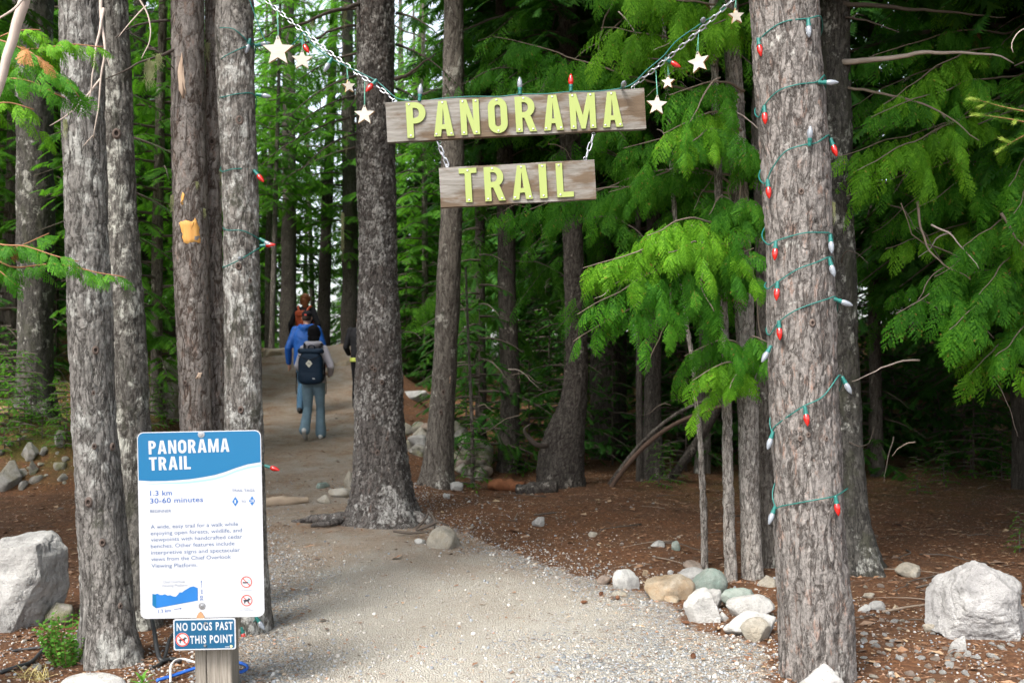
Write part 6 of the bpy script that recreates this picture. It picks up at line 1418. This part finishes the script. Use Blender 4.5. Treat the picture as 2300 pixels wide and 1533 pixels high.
def plate_loops(c4, r, n=8):
    """rounded rectangle through four crop-pixel corners (tl,tr,br,bl) in sign coordinates (x, z)"""
    q = [sg(*cr(*c)) for c in c4]; xl = (q[0][0] + q[3][0]) / 2; xr = (q[1][0] + q[2][0]) / 2; zt = (q[0][2] + q[1][2]) / 2; zb = (q[2][2] + q[3][2]) / 2
    return arc(xr - r, zt - r, r, 0, 90, n) + arc(xl + r, zt - r, r, 90, 180, n) + arc(xl + r, zb + r, r, 180, 270, n) + arc(xr - r, zb + r, r, 270, 360, n), (xl, xr, zb, zt)
yd = YS - sb[1]
M = MB(); pw = .178; ph0 = -.4; ph1 = sg(450, 1372)[2] + .62
V, fq = box(0, .03, (ph0 + ph1) / 2, pw, .13, ph1 - ph0)
vv = []
for sx, (x0, x1) in (('a', (-pw / 2, -.034)), ('b', (-.031, pw / 2))):
    zs = np.linspace(ph0, ph1, 40); A = []
    for z in zs:
        e = .004; A.append([(x0, -.035 + e, z), (x0 + e, -.035, z), (x1 - e, -.035, z), (x1, -.035 + e, z), (x1, .095, z), (x0, .095, z)])
    A = np.array(A).reshape(-1, 3); A[:, 0] += fbm(A * 6, 2, 4) * .002; M.add(A, [grid_faces(40, 6), np.array([[234 + i for i in range(6)]])])
V, fq = box(-.0325, .035, (ph0 + ph1) / 2, .006, .11, ph1 - ph0 - .01); M.add(V, fq)
pc = sg(471, 1480)[0]
M.build('post', W_POST, sign, loc=(pc, 0, 0))
tipc = [sg(*cr(x, y), 4.80) for x, y in ((400, 1170), (404, 1135), (414, 1118), (424, 1110), (436, 1122), (446, 1140), (448, 1170))]
lo, ext = plate_loops(((50, 82), (764, 62), (788, 1140), (66, 1165)), .030)
lo_in, _ = plate_loops(((54, 86), (760, 66), (784, 1136), (70, 1161)), .028)
panel = link('panel', poly_mesh('panel', [lo], .004, [SIGNW], .0006), sign, (0, yd, 0))
TXTW = SIGNW
hd = []
wave = [(53, 357), (130, 361), (210, 360), (290, 355), (350, 350), (420, 340), (500, 325), (560, 307), (620, 285), (690, 263), (763, 251)]
q_tl = arc(0, 0, 1, 90, 180, 6)
xl, xr, zb, zt = ext; r = .028; m_ = .0035
top = arc(xr - r - m_, zt - r - m_, r, 0, 90, 7) + arc(xl + r + m_, zt - r - m_, r, 90, 180, 7)
low = [tuple(sg(*cr(x, y))[[0, 2]]) for x, y in wave]; low[0] = (xl + m_, low[0][1]); low[-1] = (xr - m_, low[-1][1])
me = poly_mesh('header', [top + low], .0006, [SIGNB]); link('header', me, panel, (0, -.0026, 0))
w2 = [(53, 381), (130, 378), (210, 372), (290, 371), (350, 367), (420, 359), (500, 346), (560, 328), (620, 303), (690, 282), (766, 269)]
me = poly_mesh('wave_stripe', [[tuple(sg(*cr(x, y - 5 * min(1, i / 4)))[[0, 2]]) for i, (x, y) in enumerate(w2)] + [tuple(sg(*cr(x, y + 6 * min(1, i / 3)))[[0, 2]]) for i, (x, y) in list(enumerate(w2))[::-1]]], .0006, [SIGNL]); link('wave_stripe', me, panel, (0, -.0026, 0))
D = -.0036
def put(pr, name, mat, parent, label=None):
    o = link(name, pr.mesh(name, [mat]), parent); 
    if label: o['label'] = label
    return o
GW = {'P': .56, 'A': .68, 'N': .62, 'O': .64, 'R': .60, 'M': .80, 'T': .58, 'I': .21, 'L': .50}
def title(word, x0, y0, x1, y1, cap):
    a = sg(*cr(x0, y0)); L = sg(*cr(x1, y1)) - a; tot = sum(GW[c] for c in word) + .13 * (len(word) - 1); ax = L[[0, 2]] / tot; h = cap / 2.585 * SC; up = np.array((-ax[1], ax[0])); up = up / np.linalg.norm(up) * h; u = 0
    for c in word:
        lo = [[tuple(a[[0, 2]] + (u + x) * ax + y * up) for x, y in lp] for lp in glyph(c, GW[c], .21)]
        link('title_letter', poly_mesh('title_letter', lo, .0006, [SIGNW], .0), panel, (0, -.0034, 0)); u += GW[c] + .13
title('PANORAMA', 116, 206, 584, 190, 78); title('TRAIL', 119, 300, 360, 291, 77)
put(Print(D).text('1.3 km', 124, 446, 251, 442, 29, .006).text('30-60 minutes', 124, 490, 431, 480, 29, .006), 'distance_lettering', TXTB, panel)
put(Print(D).text('BEGINNER', 124, 543, 246, 541, 16), 'grade_lettering', TXTL, panel); put(Print(D).text('TRAIL TAGS:', 598, 422, 733, 421, 14, .004), 'tags_lettering', TXTL, panel); put(Print(D).text('TO', 653, 486, 680, 485, 13), 'tags_lettering', TXTL, panel)
pr = Print(D); 
for x, y in ((618, 479), (715, 475)): pr.poly([(x - 18, y), (x, y + 28), (x + 18, y), (x, y - 28)])
put(pr, 'trail_tag', CHARTB, panel)
put(Print(D - .0006).text('1', 613, 489, 622, 489, 20, .02).text('28', 704, 484, 727, 483, 18, .02), 'tag_number', TXTW, panel)
pr = Print(D)
for ln, x0, x1, y0, y1 in (('A wide, easy trail for a walk while', 127, 634, 637, 619), ('enjoying open forests, wildlife, and', 127, 657, 674, 655), ('viewpoints with handcrafted cedar', 128, 659, 711, 692), ('benches. Other features include', 128, 613, 749, 731), ('interpretive signs and spectacular', 129, 645, 786, 769), ('views from the Chief Overlook', 130, 593, 824, 809), ('Viewing Platform.', 131, 399, 862, 857)): pr.text(ln, x0, y0, x1, y1, 22)
put(pr, 'paragraph_lettering', TXTL, panel)
put(Print(D).text('Chief Overlook', 197, 953, 327, 949, 15).text('Viewing Platform', 190, 974, 340, 970, 15).bar(280, 978, 287, 1010, 1.5), 'chart_caption', GREYP, panel)
put(Print(D).poly([(137, 1013), (152, 1017), (165, 1012), (180, 1020), (197, 1020), (210, 1015), (225, 1024), (240, 1021), (256, 1028), (272, 1030), (285, 1018), (296, 1004), (308, 1006), (322, 994), (340, 984), (356, 974), (374, 970), (400, 980), (400, 1052), (158, 1097), (137, 1080)]), 'elevation_chart', CHARTB, panel)
put(Print(D - .0006).poly([(137, 1013), (158, 1020), (158, 1097), (137, 1080)]), 'chart_side', SIGNB, panel)
put(Print(D).text('1.3 km', 172, 1126, 244, 1117, 19).bar(262, 1104, 300, 1098, 2).poly([(296, 1094), (306, 1097), (298, 1104)]).text('30 m', 431, 1054, 429, 990, 17).bar(421, 976, 421, 945, 2).poly([(416, 946), (421, 936), (426, 946)]), 'chart_lettering', TXTB, panel)
for cx_, cy_, r_, kind in ((682, 945, 33, 's'), (684, 1052, 33, 'd')):
    put(Print(D).ring(cx_, cy_, r_ - 5, r_).bar(cx_ - 22, cy_ - 22, cx_ + 22, cy_ + 22, 5), 'prohibition_sign', REDP, panel)
put(Print(D - .0006).bar(661, 948, 692, 948, 7), 'cigarette_mark', BLKP, panel); put(Print(D - .0006).bar(692, 948, 702, 948, 6).poly([(690, 938), (698, 930), (703, 936), (697, 940)]), 'smoke_mark', SIGNL, panel)
DOG = [(-20, -2), (-17, 0), (-14, -4), (6, -7), (10, -12), (12, -19), (14, -13), (22, -10), (21, -6), (14, -4), (12, 2), (11, 18), (7, 18), (6, 6), (-8, 6), (-10, 18), (-14, 18), (-15, 4), (-19, 4)]
put(Print(D - .0006).poly([(684 + x, 1052 + y * .95) for x, y in DOG]), 'dog_mark', BLKP, panel)
put(Print(D).text('NO SMOKING', 650, 996, 716, 995, 6).text('NO DOGS', 662, 1103, 706, 1102, 6).text('PAST THIS POINT', 642, 1113, 726, 1111, 6), 'pictogram_caption', GREYP, panel)
def washer(px, py, parent, d, R=.017, name='mounting_bolt'):
    a = sg(px, py); V, fs = lathe([(.001, .006), (.006, .006), (.007, .002), (R * .95, .0016), (R, 0)], 18); V = np.stack((V[:, 0] + a[0], d - V[:, 2], V[:, 1] + a[2]), 1); link(name, new_mesh(name, V, [f[:, ::-1] for f in fs], [STEEL], None, False), parent)
washer(*cr(420, 90), panel, -.003); washer(*cr(425, 1085), panel, -.003)
# small plate below
lo, ext2 = plate_loops(((265, 1160), (622, 1149), (625, 1329), (262, 1340)), .011)
plate = link('dog_plate', poly_mesh('dog_plate', [lo], .003, [SIGNW], .0005), sign, (0, yd - .012, 0))
xl, xr, zb, zt = ext2; m_ = .006; r = .008
me = poly_mesh('plate_field', [arc(xr - r - m_, zt - r - m_, r, 0, 90, 6) + arc(xl + r + m_, zt - r - m_, r, 90, 180, 6) + arc(xl + r + m_, zb + r + m_, r, 180, 270, 6) + arc(xr - r - m_, zb + r + m_, r, 270, 360, 6)], .0006, [PLATEB]); link('plate_field', me, plate, (0, -.002, 0))
D2 = -.003
put(Print(D2).text('NO DOGS PAST', 282, 1226, 608, 1218, 47, .03).text('THIS POINT', 360, 1300, 608, 1292, 47, .03), 'plate_lettering', TXTW, plate)
put(Print(D2).ring(316, 1275, .5, 40), 'symbol_disc', TXTW, plate); put(Print(D2 - .0012).ring(316, 1275, 33, 39).bar(292, 1252, 340, 1300, 6), 'prohibition_sign', REDP, plate); put(Print(D2 - .0006).poly([(316 + x * 1.15, 1276 + y * 1.1) for x, y in DOG]), 'dog_mark', BLKP, plate)
put(Print(D2).bar(562, 1317, 588, 1316, 6), 'maker_mark', GREYP, plate); put(Print(D2).ring(598, 1313, .3, 8, 10), 'maker_badge', YELP, plate)
washer(*cr(448, 1180), plate, -.0022, .006); washer(*cr(447, 1309), plate, -.0022, .006)
M = MB(); V = np.array(tipc); n = len(V); V2 = V + (0, .05, 0); M.add(np.vstack((V, V2)), [np.array([list(range(n))[::-1]]), np.stack((np.arange(n - 1), np.arange(1, n), np.arange(1, n) + n, np.arange(n - 1) + n), 1)])
M.build('splinter', plain('fresh_splinter', (.30, .17, .09), .8, .2, var=.3), sign, loc=(0, -.028, 0))

# cables and rope on the ground
BLK = plain('black_cable', (.02, .022, .024), .5, .4); BLUE = plain('blue_rope', (.02, .10, .42), .6, .3, var=.3, scale=150); WROPE = plain('white_rope', (.55, .55, .54), .7, .3)
def gcord(name, rows, r, mat, label, cat, group=None, lift=.0, n=60):
    q = np.array([on_ground(a, b) + (0, 0, h) for a, b, h in rows]); C = smooth_curve(q, n); V, fs = tube(C, r, 6); o = C[0]
    return link(name, new_mesh(name, V - o, fs, [mat], None, True), None, o, None, label, cat, group)
gcord('power_cable', ((338, 1440, .16), (346, 1462, .12), (352, 1480, .06), (362, 1490, .02), (385, 1488, .02), (405, 1492, .02)), .012, BLK, 'thick black cable coming down beside the big left trunk', 'cable', 'black cables by the left trunks')
gcord('power_cable', ((398, 1452, .10), (380, 1462, .06), (372, 1478, .02), (360, 1494, .01), (340, 1506, .01)), .010, BLK, 'black cable curling behind the left edge of the information sign', 'cable', 'black cables by the left trunks')
gcord('power_cable', ((0, 1514, .01), (40, 1502, .012), (70, 1492, .012), (90, 1474, .02), (108, 1462, .03)), .011, BLK, 'black cable snaking left from the leafy shrub', 'cable', 'black cables by the left trunks')
gcord('power_cable', ((28, 1466, .012), (60, 1462, .012), (100, 1460, .02)), .008, BLK, 'thin black cable lying above the thicker one left of the shrub', 'cable', 'black cables by the left trunks')
for k in range(3):
    gcord('blue_rope', tuple((x, y + k * 5, .012 + .008 * k) for x, y in ((352, 1532), (395, 1518), (440, 1504), (480, 1496), (520, 1489), (548, 1494), (556, 1503), (540, 1512), (508, 1516))), .0055, BLUE, ('topmost strand of the coiled blue rope behind the sign post', 'middle strand of the coiled blue rope behind the sign post', 'lowest strand of the coiled blue rope behind the sign post')[k], 'rope', 'blue rope strands')
gcord('white_rope', ((440, 1500, .03), (405, 1500, .05), (385, 1515, .05), (383, 1540, .02)), .006, WROPE, 'loop of white rope left of the sign post', 'rope')
# ------------------------------------------------------------------ people walking up the trail
def cloth(name, col, rough=.85, var=.22, sc=9):
    m = Mat(name); n = m.noise(sc, 5, .6); w_ = m.noise(260, 2); m.pbr(m.mix(n, tuple(c * (1 - var) for c in col), tuple(min(1, c * (1 + var)) for c in col)), rough, m.bump(m.math('ADD', w_, m.math('MULTIPLY', m.noise(24, 4), 2.0)), .4, .006), .2); return m.m
SKIN = plain('skin', (.42, .24, .17), .5, .4, var=.06); DENIM = cloth('light_denim', (.15, .23, .29), var=.35); DENIM2 = cloth('blue_denim', (.06, .13, .21), var=.35)
C_LILAC = cloth('pale_lilac_knit', (.44, .42, .47)); C_BLUE = cloth('blue_shell', (.009, .062, .25), .5); C_BLACK = cloth('black_cloth', (.012, .012, .014)); C_KNIT = cloth('black_knit', (.008, .008, .010), .95); C_NAVY = cloth('navy_pack_cloth', (.008, .022, .045), .6); C_ORANGE = cloth('orange_pack_cloth', (.42, .085, .035), .6)
C_YEL = cloth('yellow_green_cloth', (.42, .48, .10)); HAIRR = cloth('red_brown_hair', (.17, .062, .025), .55, .5, 60); HAIRD = cloth('dark_hair', (.03, .02, .015), .55, .4, 60); SHOEW = plain('white_shoe', (.55, .55, .54), .6, .3, var=.1); SHOES = plain('shoe_sole', (.36, .35, .33), .7, .3); SHOEB = plain('black_shoe', (.015, .015, .016), .6, .3); EYE = plain('eye', (.5, .5, .5), .2, .5)
def limb(pts_, rad, ns=14):
    C = smooth_curve(np.array(pts_, dtype=float), max(10, len(pts_) * 6)); R = np.interp(np.linspace(0, 1, len(C)), np.linspace(0, 1, len(rad)), rad)
    T = unit(np.gradient(C, axis=0)); a = np.linspace(-math.pi / 2, -.15, 5); b = np.linspace(.15, math.pi / 2, 5)
    C2 = np.vstack((C[0] + T[0] * (np.sin(a) * R[0])[:, None], C, C[-1] + T[-1] * (np.sin(b) * R[-1])[:, None])); R2 = np.concatenate((np.maximum(np.cos(a), .05) * R[0], R, np.maximum(np.cos(b), .05) * R[-1]))
    return tube(C2, R2, ns)
def loft(rings, ns=22):
    """rings: (cx, cy, z, rx, ry)"""
    r = smooth_curve(np.array([(a[0], a[1], a[2], a[3], a[4]) for a in rings]), len(rings) * 4); th = np.arange(ns) / ns * 2 * np.pi
    V = np.stack((r[:, 0, None] + r[:, 3, None] * np.cos(th), r[:, 1, None] + r[:, 4, None] * np.sin(th), np.broadcast_to(r[:, 2, None], (len(r), ns))), -1).reshape(-1, 3); n = len(V)
    V = np.vstack((V, (r[0, 0], r[0, 1], r[0, 2]), (r[-1, 0], r[-1, 1], r[-1, 2]))); j = np.arange(ns); k = (j + 1) % ns; o = (len(r) - 1) * ns
    return V, [grid_faces(len(r), ns), np.stack((k, j, np.full(ns, n)), 1), np.stack((o + j, o + k, np.full(ns, n + 1)), 1)]
def ball(c, r):
    v, f = ico(3); return v * np.broadcast_to(np.array(r, dtype=float), (3,)) + np.array(c), [f]
def remesh(name, pieces, voxel, mat, parent, wr=0.0, seed=0, loc=None, smooth_it=4):
    M = MB()
    for V, fs in pieces: M.add(V, fs)
    me = M.mesh('tmp', [mat]); o = bpy.data.objects.new('tmp', me); COL.objects.link(o)
    md = o.modifiers.new('r', 'REMESH'); md.mode = 'VOXEL'; md.voxel_size = voxel; sm = o.modifiers.new('s', 'SMOOTH'); sm.iterations = smooth_it; sm.factor = .5
    out = bpy.data.meshes.new_from_object(o.evaluated_get(bpy.context.evaluated_depsgraph_get())); bpy.data.objects.remove(o); bpy.data.meshes.remove(me)
    n = len(out.vertices); co = np.empty(n * 3, dtype=np.float32); out.vertices.foreach_get('co', co); co = co.reshape(-1, 3)
    if wr:
        nr = np.empty(n * 3, dtype=np.float32); out.vertices.foreach_get('normal', nr); nr = nr.reshape(-1, 3)
        q = co.astype(float) * np.array((7, 7, 17)); q[:, 2] += q[:, 0] * .8
        co = co + nr * (fbm(q, 3, seed) * wr)[:, None]; out.vertices.foreach_set('co', co.astype(np.float32).ravel())
    out.polygons.foreach_set('use_smooth', np.ones(len(out.polygons), dtype=bool)); out.materials.clear(); out.materials.append(mat); out.name = name; out.update()
    return link(name, out, parent)
def person(loc, H, yaw, label, legs, arms, top, top_mat, low_mat, shoe_mat, female=False, flare=0.0, headgear=None, group='people walking up the trail', lean=0.05, sole=None):
    """local axes: x right, y forward, z up, for a 1.70 m figure. legs/arms: (left, right) joint lists"""
    root = empty('person', loc, label, 'person', group, rot=(0, 0, yaw)); k = H / 1.70; root.scale = (k, k, k)
    hx = .085; sw = .155 if female else .185; hw = .165 if female else .160; ww = .128 if female else .150; ly = lean
    tor = [(0, 0, .84, hw * .86, .10), (0, -.01, .93, hw, .118), (0, 0, 1.05, ww, .098), (0, ly * .5, 1.20, sw * .88, .112), (0, ly * .8, 1.32, sw * .98, .110), (0, ly, 1.40, sw * .80, .085), (0, ly, 1.455, .062, .062)]
    hc = np.array((0, ly + .03, 1.585)); pieces = [loft(tor), limb([(0, ly, 1.42), (0, ly + .02, 1.52)], [.056, .052]), ball(hc, (.076, .095, .108)), ball(hc + (0, .045, -.055), (.052, .052, .055))]
    pieces += [limb([hc + (0, .088, .015), hc + (0, .108, -.028)], [.010, .015]), limb([hc + (-.022, .083, -.068), hc + (.022, .083, -.068)], [.009, .009])]
    for s in (-1, 1): pieces.append(ball(hc + (s * .077, -.005, -.008), (.012, .020, .030)))
    for s, (hip, knee, ank, toe) in zip((-1, 1), legs):
        pieces += [limb([(s * hx, 0, .90), knee], [.085, .058]), limb([knee, np.array(knee) * .55 + np.array(ank) * .45 + (0, -.012, 0), ank], [.056, .055, .036]), limb([ank, np.array(ank) * .4 + np.array(toe) * .6, toe], [.036, .038, .026])]
    hands = []
    for s, (elb, wri, fin) in zip((-1, 1), arms):
        sh = np.array((s * sw, ly, 1.375)); elb, wri, fin = map(np.array, (elb, wri, fin))
        pieces += [limb([sh, elb], [.052, .040]), limb([elb, wri], [.040, .027])]
        d = unit(fin - wri); sd_ = unit(np.cross(d, (s * .9, .2, 0))); nn = np.cross(d, sd_)
        palm = wri + d * .085; pieces.append(limb([wri + d * .015, palm], [.026, .030])); pieces.append(limb([wri + d * .045 + sd_ * .018, palm + sd_ * .015], [.020, .018])); pieces.append(limb([wri + d * .045 - sd_ * .018, palm - sd_ * .015], [.020, .018]))
        for q in range(4):
            b0 = palm + sd_ * (.027 - .018 * q); l = (.062, .072, .068, .052)[q]; m1 = b0 + d * l * .55 + nn * s * .008; e_ = b0 + d * l * .9 + nn * s * .030
            pieces.append(limb([b0 - d * .02, m1, e_], [.0098, .0085, .0075], 8))
        t0 = wri + d * .035 + sd_ * .026; pieces.append(limb([t0, t0 + d * .03 + sd_ * .022, t0 + d * .062 + sd_ * .024 + nn * s * .012], [.012, .011, .009], 8))
    remesh('body', pieces, .0085, SKIN, root, smooth_it=2)
    for s in (-1, 1): V, fs = ball(hc + (s * .031, .084, .012), .011); link('eye', new_mesh('eye', V, fs, [EYE], None, True), root)
    # upper garment
    tg = [(0, -.005, .86, hw * 1.03 + .012, .128), (0, -.01, .95, hw + .016, .136), (0, 0, 1.06, ww + .026, .122), (0, ly * .5, 1.20, sw * .92 + .016, .130), (0, ly * .8, 1.32, sw + .016, .126), (0, ly, 1.405, sw * .84, .098), (0, ly, 1.465, .072, .070)]
    if top == 'jacket': tg = [(a[0], a[1], a[2], a[3] + .022, a[4] + .02) for a in tg]; tg[0] = (0, -.005, .80, hw + .045, .150)
    gp = [loft(tg)]; ex = .012 if top == 'jacket' else .004
    for s, (elb, wri, fin) in zip((-1, 1), arms):
        sh = np.array((s * (sw - .006), ly, 1.378)); gp += [limb([sh, elb], [.066 + ex, .052 + ex]), limb([elb, np.array(wri) * .97 + np.array(elb) * .03], [.052 + ex, .038 + ex])]
    if top == 'jacket': gp.append(limb([(-.10, ly - .02, 1.44), (0, ly - .11, 1.41), (.10, ly - .02, 1.44)], [.045, .062, .045])); gp.append(limb([(0, ly - .10, 1.43), (0, ly - .13, 1.34)], [.055, .03]))
    remesh('jacket' if top == 'jacket' else 'sweater', gp, .010, top_mat, root, .007, 3)
    lg = [loft([(0, -.005, .82, hw * .95, .118), (0, -.012, .90, hw + .010, .130), (0, -.006, 1.0, ww + .022, .112)])]
    if female: lg += [ball((-.07, -.055, .88), (.088, .078, .088)), ball((.07, -.055, .88), (.088, .078, .088))]
    for s, (hip, knee, ank, toe) in zip((-1, 1), legs):
        kn, an = np.array(knee), np.array(ank); fl_ = .062 + flare
        lg += [limb([(s * hx, -.005, .87), kn], [.098, .068]), limb([kn, kn * .5 + an * .5 + (0, -.01, 0), an + (0, 0, -.005)], [.067, .066 + flare * .3, fl_])]
    remesh('trousers', lg, .009, low_mat, root, .006, 7)
    for s, (hip, knee, ank, toe) in zip((-1, 1), legs):
        an, to = np.array(ank), np.array(toe); d = unit(to - an); heel = an + np.array((0, -.045, 0)) - np.array((0, 0, .045)) if abs(d[2]) < .45 else an - d * .02 + np.array((0, -.045, -.02))
        so_ = remesh('shoe', [limb([an + (0, 0, .012), heel * .7 + an * .3], [.044, .044]), limb([heel, heel * .5 + to * .5, to], [.040, .044, .034]), limb([an, to * .7 + an * .3], [.042, .04])], .008, shoe_mat, root)
        if sole: V, fs = limb([heel + (0, -.004, -.022), heel * .5 + to * .5 + (0, 0, -.026), to + (0, .006, -.018)], [.034, .040, .032], 10); V2 = V.copy(); V2[:, 2] = V2[:, 2] * 1; link('sole', new_mesh('sole', V2, fs, [sole], None, True), so_)
    return root, hc
def mix_p(*a): return a
# companion with navy pack
g1 = P(704, 985, 14.5); x1 = g1[0]; z1 = gz(x1, 14.5)
pA, hA = person((x1, 14.5, z1), 1.62, math.radians(2), 'person in pale sweater, flared light jeans and a black beanie, walking last', (((0, 0, 0), (-.088, .03, .475), (-.098, -.20, .165), (-.098, -.10, .045)), ((0, 0, 0), (.09, .11, .50), (.098, .10, .095), (.105, .25, .04))),
    (((-.245, .02, 1.12), (-.20, .20, 1.04), (-.15, .27, 1.07)), ((.265, -.01, 1.12), (.235, .17, .99), (.19, .26, 1.0))), 'sweater', C_LILAC, DENIM, SHOEW, True, .022, sole=SHOES)
remesh('beanie', [ball(hA + (0, -.02, .035), (.102, .122, .105)), ball(hA + (0, -.045, .085), (.090, .100, .085)), ball(hA + (0, -.06, -.035), (.094, .075, .075))], .008, C_KNIT, pA, .003, 5)
remesh('hood', [limb([(-.10, .0, 1.46), (0, -.10, 1.445), (.10, .0, 1.46)], [.045, .055, .045])], .009, C_LILAC, pA, .003, 6)
# navy roll-top backpack
H1_ = 1.62 / 1.70
pk = empty('backpack', (x1, 14.5, z1), 'big navy roll top backpack with a white diamond patch', 'backpack', rot=(0, 0, math.radians(2))); pk.scale = (H1_,) * 3
def rbox(cx, cy, cz, sx, sy, sz, p=4.0, sub=4):
    v, f = ico(sub); s_ = (np.abs(v) ** p).sum(1) ** (-1 / p); return v * s_[:, None] * np.array((sx, sy, sz)) / 2 + (cx, cy, cz), [f]
remesh('pack_body', [rbox(0, -.235, 1.09, .37, .20, .50, 3.2), rbox(0, -.24, .95, .38, .21, .22, 3)], .010, C_NAVY, pk, .008, 2)
remesh('roll_top', [rbox(0, -.225, 1.335, .39, .19, .075, 3), limb([(-.165, -.27, 1.36), (.165, -.27, 1.36)], [.028, .028])], .009, C_NAVY, pk, .004, 9)
V, fs = tube(smooth_curve(np.array([(-.05, -.17, 1.39), (-.03, -.19, 1.43), (.03, -.19, 1.43), (.05, -.17, 1.39)]), 14), .010, 8); link('grab_handle', new_mesh('grab_handle', V, fs, [C_NAVY], None, True), pk)
for s in (-1, 1):
    V, fs = tube(smooth_curve(np.array([(s * .11, -.14, 1.36), (s * .13, -.02, 1.46), (s * .13, .11, 1.36), (s * .14, .13, 1.2), (s * .16, .02, 1.02), (s * .17, -.14, .92)]), 26), .020, 8); link('shoulder_strap', new_mesh('shoulder_strap', V * (1, 1, 1), fs, [C_BLACK], None, True), pk)
    V, fs = tube(smooth_curve(np.array([(s * .205, -.22, 1.06), (s * .22, -.20, .92), (s * .225, -.21, .78), (s * .22, -.20, .70)]), 14), .007, 6); link('loose_strap', new_mesh('loose_strap', V, fs, [C_BLACK], None, True), pk)
for s in (-1, 1):
    V, fs = tube(np.array([(s * .17, -.338, 1.28), (0, -.345, 1.21), (-s * .0, -.346, 1.20)]), .006, 5); link('seam', new_mesh('seam', V, fs, [C_BLACK], None, True), pk)
dm = [(0, .062), (.050, 0), (0, -.062), (-.050, 0)]; sl_ = [[(-.016, .016), (-.008, .016), (-.008, -.016), (-.016, -.016)], [(.008, .016), (.016, .016), (.016, -.016), (.008, -.016)]]
link('diamond_patch', poly_mesh('diamond_patch', [dm] + sl_, .004, [plain('patch_white', (.60, .60, .52), .6, .3)]), pk, (-.01, -.346, 1.16))
link('brand_tab', poly_mesh('brand_tab', [[(-.018, -.006), (.018, -.006), (.018, .006), (-.018, .006)]], .003, [SHOEW]), pk, (.06, -.345, .935), (0, .2, 0))
# man in blue
g2 = P(687, 924, 17.0); x2 = g2[0]; z2 = gz(x2, 17.0)
pB, hB = person((x2, 17.0, z2), 1.76, math.radians(-3), 'person in a blue hooded jacket, blue jeans and a black cap', (((0, 0, 0), (-.09, .10, .50), (-.10, .02, .10), (-.105, .16, .04)), ((0, 0, 0), (.09, .02, .48), (.10, -.22, .17), (.10, -.12, .05))),
    (((-.285, -.03, 1.08), (-.30, .06, .84), (-.295, .10, .75)), ((.285, .02, 1.08), (.285, .14, .86), (.28, .19, .77))), 'jacket', C_BLUE, DENIM2, SHOEB)
remesh('hair', [ball(hB + (0, -.012, .01), (.081, .096, .095))], .009, HAIRD, pB, .003, 6)
remesh('cap', [ball(hB + (0, -.008, .05), (.086, .103, .075)), limb([hB + (-.05, .09, .045), hB + (0, .15, .035), hB + (.05, .09, .045)], [.016, .016, .016])], .007, C_KNIT, pB, .001, 6)
V, fs = ball(hB + (0, -.108, .045), (.020, .006, .012)); link('cap_badge', new_mesh('cap_badge', V, fs, [REDP], None, True), pB)
# red haired walker
g3 = P(684, 850, 20.0); x3 = g3[0]; z3 = gz(x3, 20.0)
pC, hC = person((x3, 20.0, z3), 1.74, math.radians(-4), 'person with red brown hair and black long sleeves, walking first', (((0, 0, 0), (-.09, .06, .49), (-.10, -.05, .10), (-.105, .10, .04)), ((0, 0, 0), (.09, .12, .50), (.10, .10, .10), (.105, .25, .05))),
    (((-.27, -.02, 1.10), (-.285, .10, .88), (-.28, .16, .80)), ((.27, .0, 1.10), (.29, .10, .87), (.285, .15, .79))), 'sweater', C_BLACK, C_BLACK, SHOEB, True)
remesh('hair', [ball(hC + (0, -.02, .02), (.098, .110, .115)), ball(hC + (.01, -.085, .055), (.066, .055, .06)), ball(hC + (-.055, -.03, -.045), (.05, .07, .06)), limb([hC + (0, -.07, -.02), hC + (.015, -.085, -.12), hC + (.03, -.07, -.17)], [.075, .06, .03])], .008, HAIRR, pC, .014, 6)
k3 = 1.74 / 1.70
pk2 = empty('backpack', (x3, 20.0, z3), 'small orange backpack with a flap on the black sleeved walker', 'backpack', rot=(0, 0, math.radians(-4))); pk2.scale = (k3,) * 3
remesh('pack_body', [rbox(0, -.19, 1.17, .235, .14, .33)], .010, C_ORANGE, pk2, .006, 2); remesh('flap', [rbox(0, -.215, 1.30, .245, .13, .13, 3.5)], .009, C_ORANGE, pk2, .003, 3)
for s in (-1, 1):
    V, fs = tube(smooth_curve(np.array([(s * .07, -.13, 1.34), (s * .115, -.05, 1.44), (s * .125, .06, 1.44), (s * .13, .15, 1.30), (s * .15, .08, 1.1), (s * .14, -.12, .98)]), 24), .022, 8); link('shoulder_strap', new_mesh('shoulder_strap', V, fs, [C_ORANGE], None, True), pk2)
    V, fs = tube(np.array([(s * .09, -.285, 1.28), (s * .08, -.275, 1.05)]), .008, 5); link('loose_strap', new_mesh('loose_strap', V, fs, [C_ORANGE], None, True), pk2)
# half hidden walker
x4 = P(811, 924, 17.2)[0]; z4 = gz(x4, 17.2)
pD, hD = person((x4, 17.2, z4), 1.70, math.radians(3), 'person in black clothes with a yellow green hem, half hidden by the stout trunk', (((0, 0, 0), (-.09, .10, .50), (-.10, .08, .10), (-.105, .22, .04)), ((0, 0, 0), (.09, .0, .48), (.10, -.20, .16), (.10, -.10, .05))),
    (((-.26, .0, 1.10), (-.23, .16, .98), (-.18, .23, .98)), ((.26, .0, 1.10), (.23, .16, .98), (.18, .23, .98))), 'sweater', C_BLACK, C_BLACK, SHOEB)
V, fs = loft([(0, -.005, .845, .186, .142), (0, -.005, .86, .190, .146), (0, -.005, .90, .190, .146), (0, -.005, .915, .186, .142)]); link('shirt_hem', new_mesh('shirt_hem', V, fs, [C_YEL], None, True), pD)
remesh('hair', [ball(hD + (0, -.015, .015), (.084, .10, .108))], .009, HAIRD, pD, .004, 6)
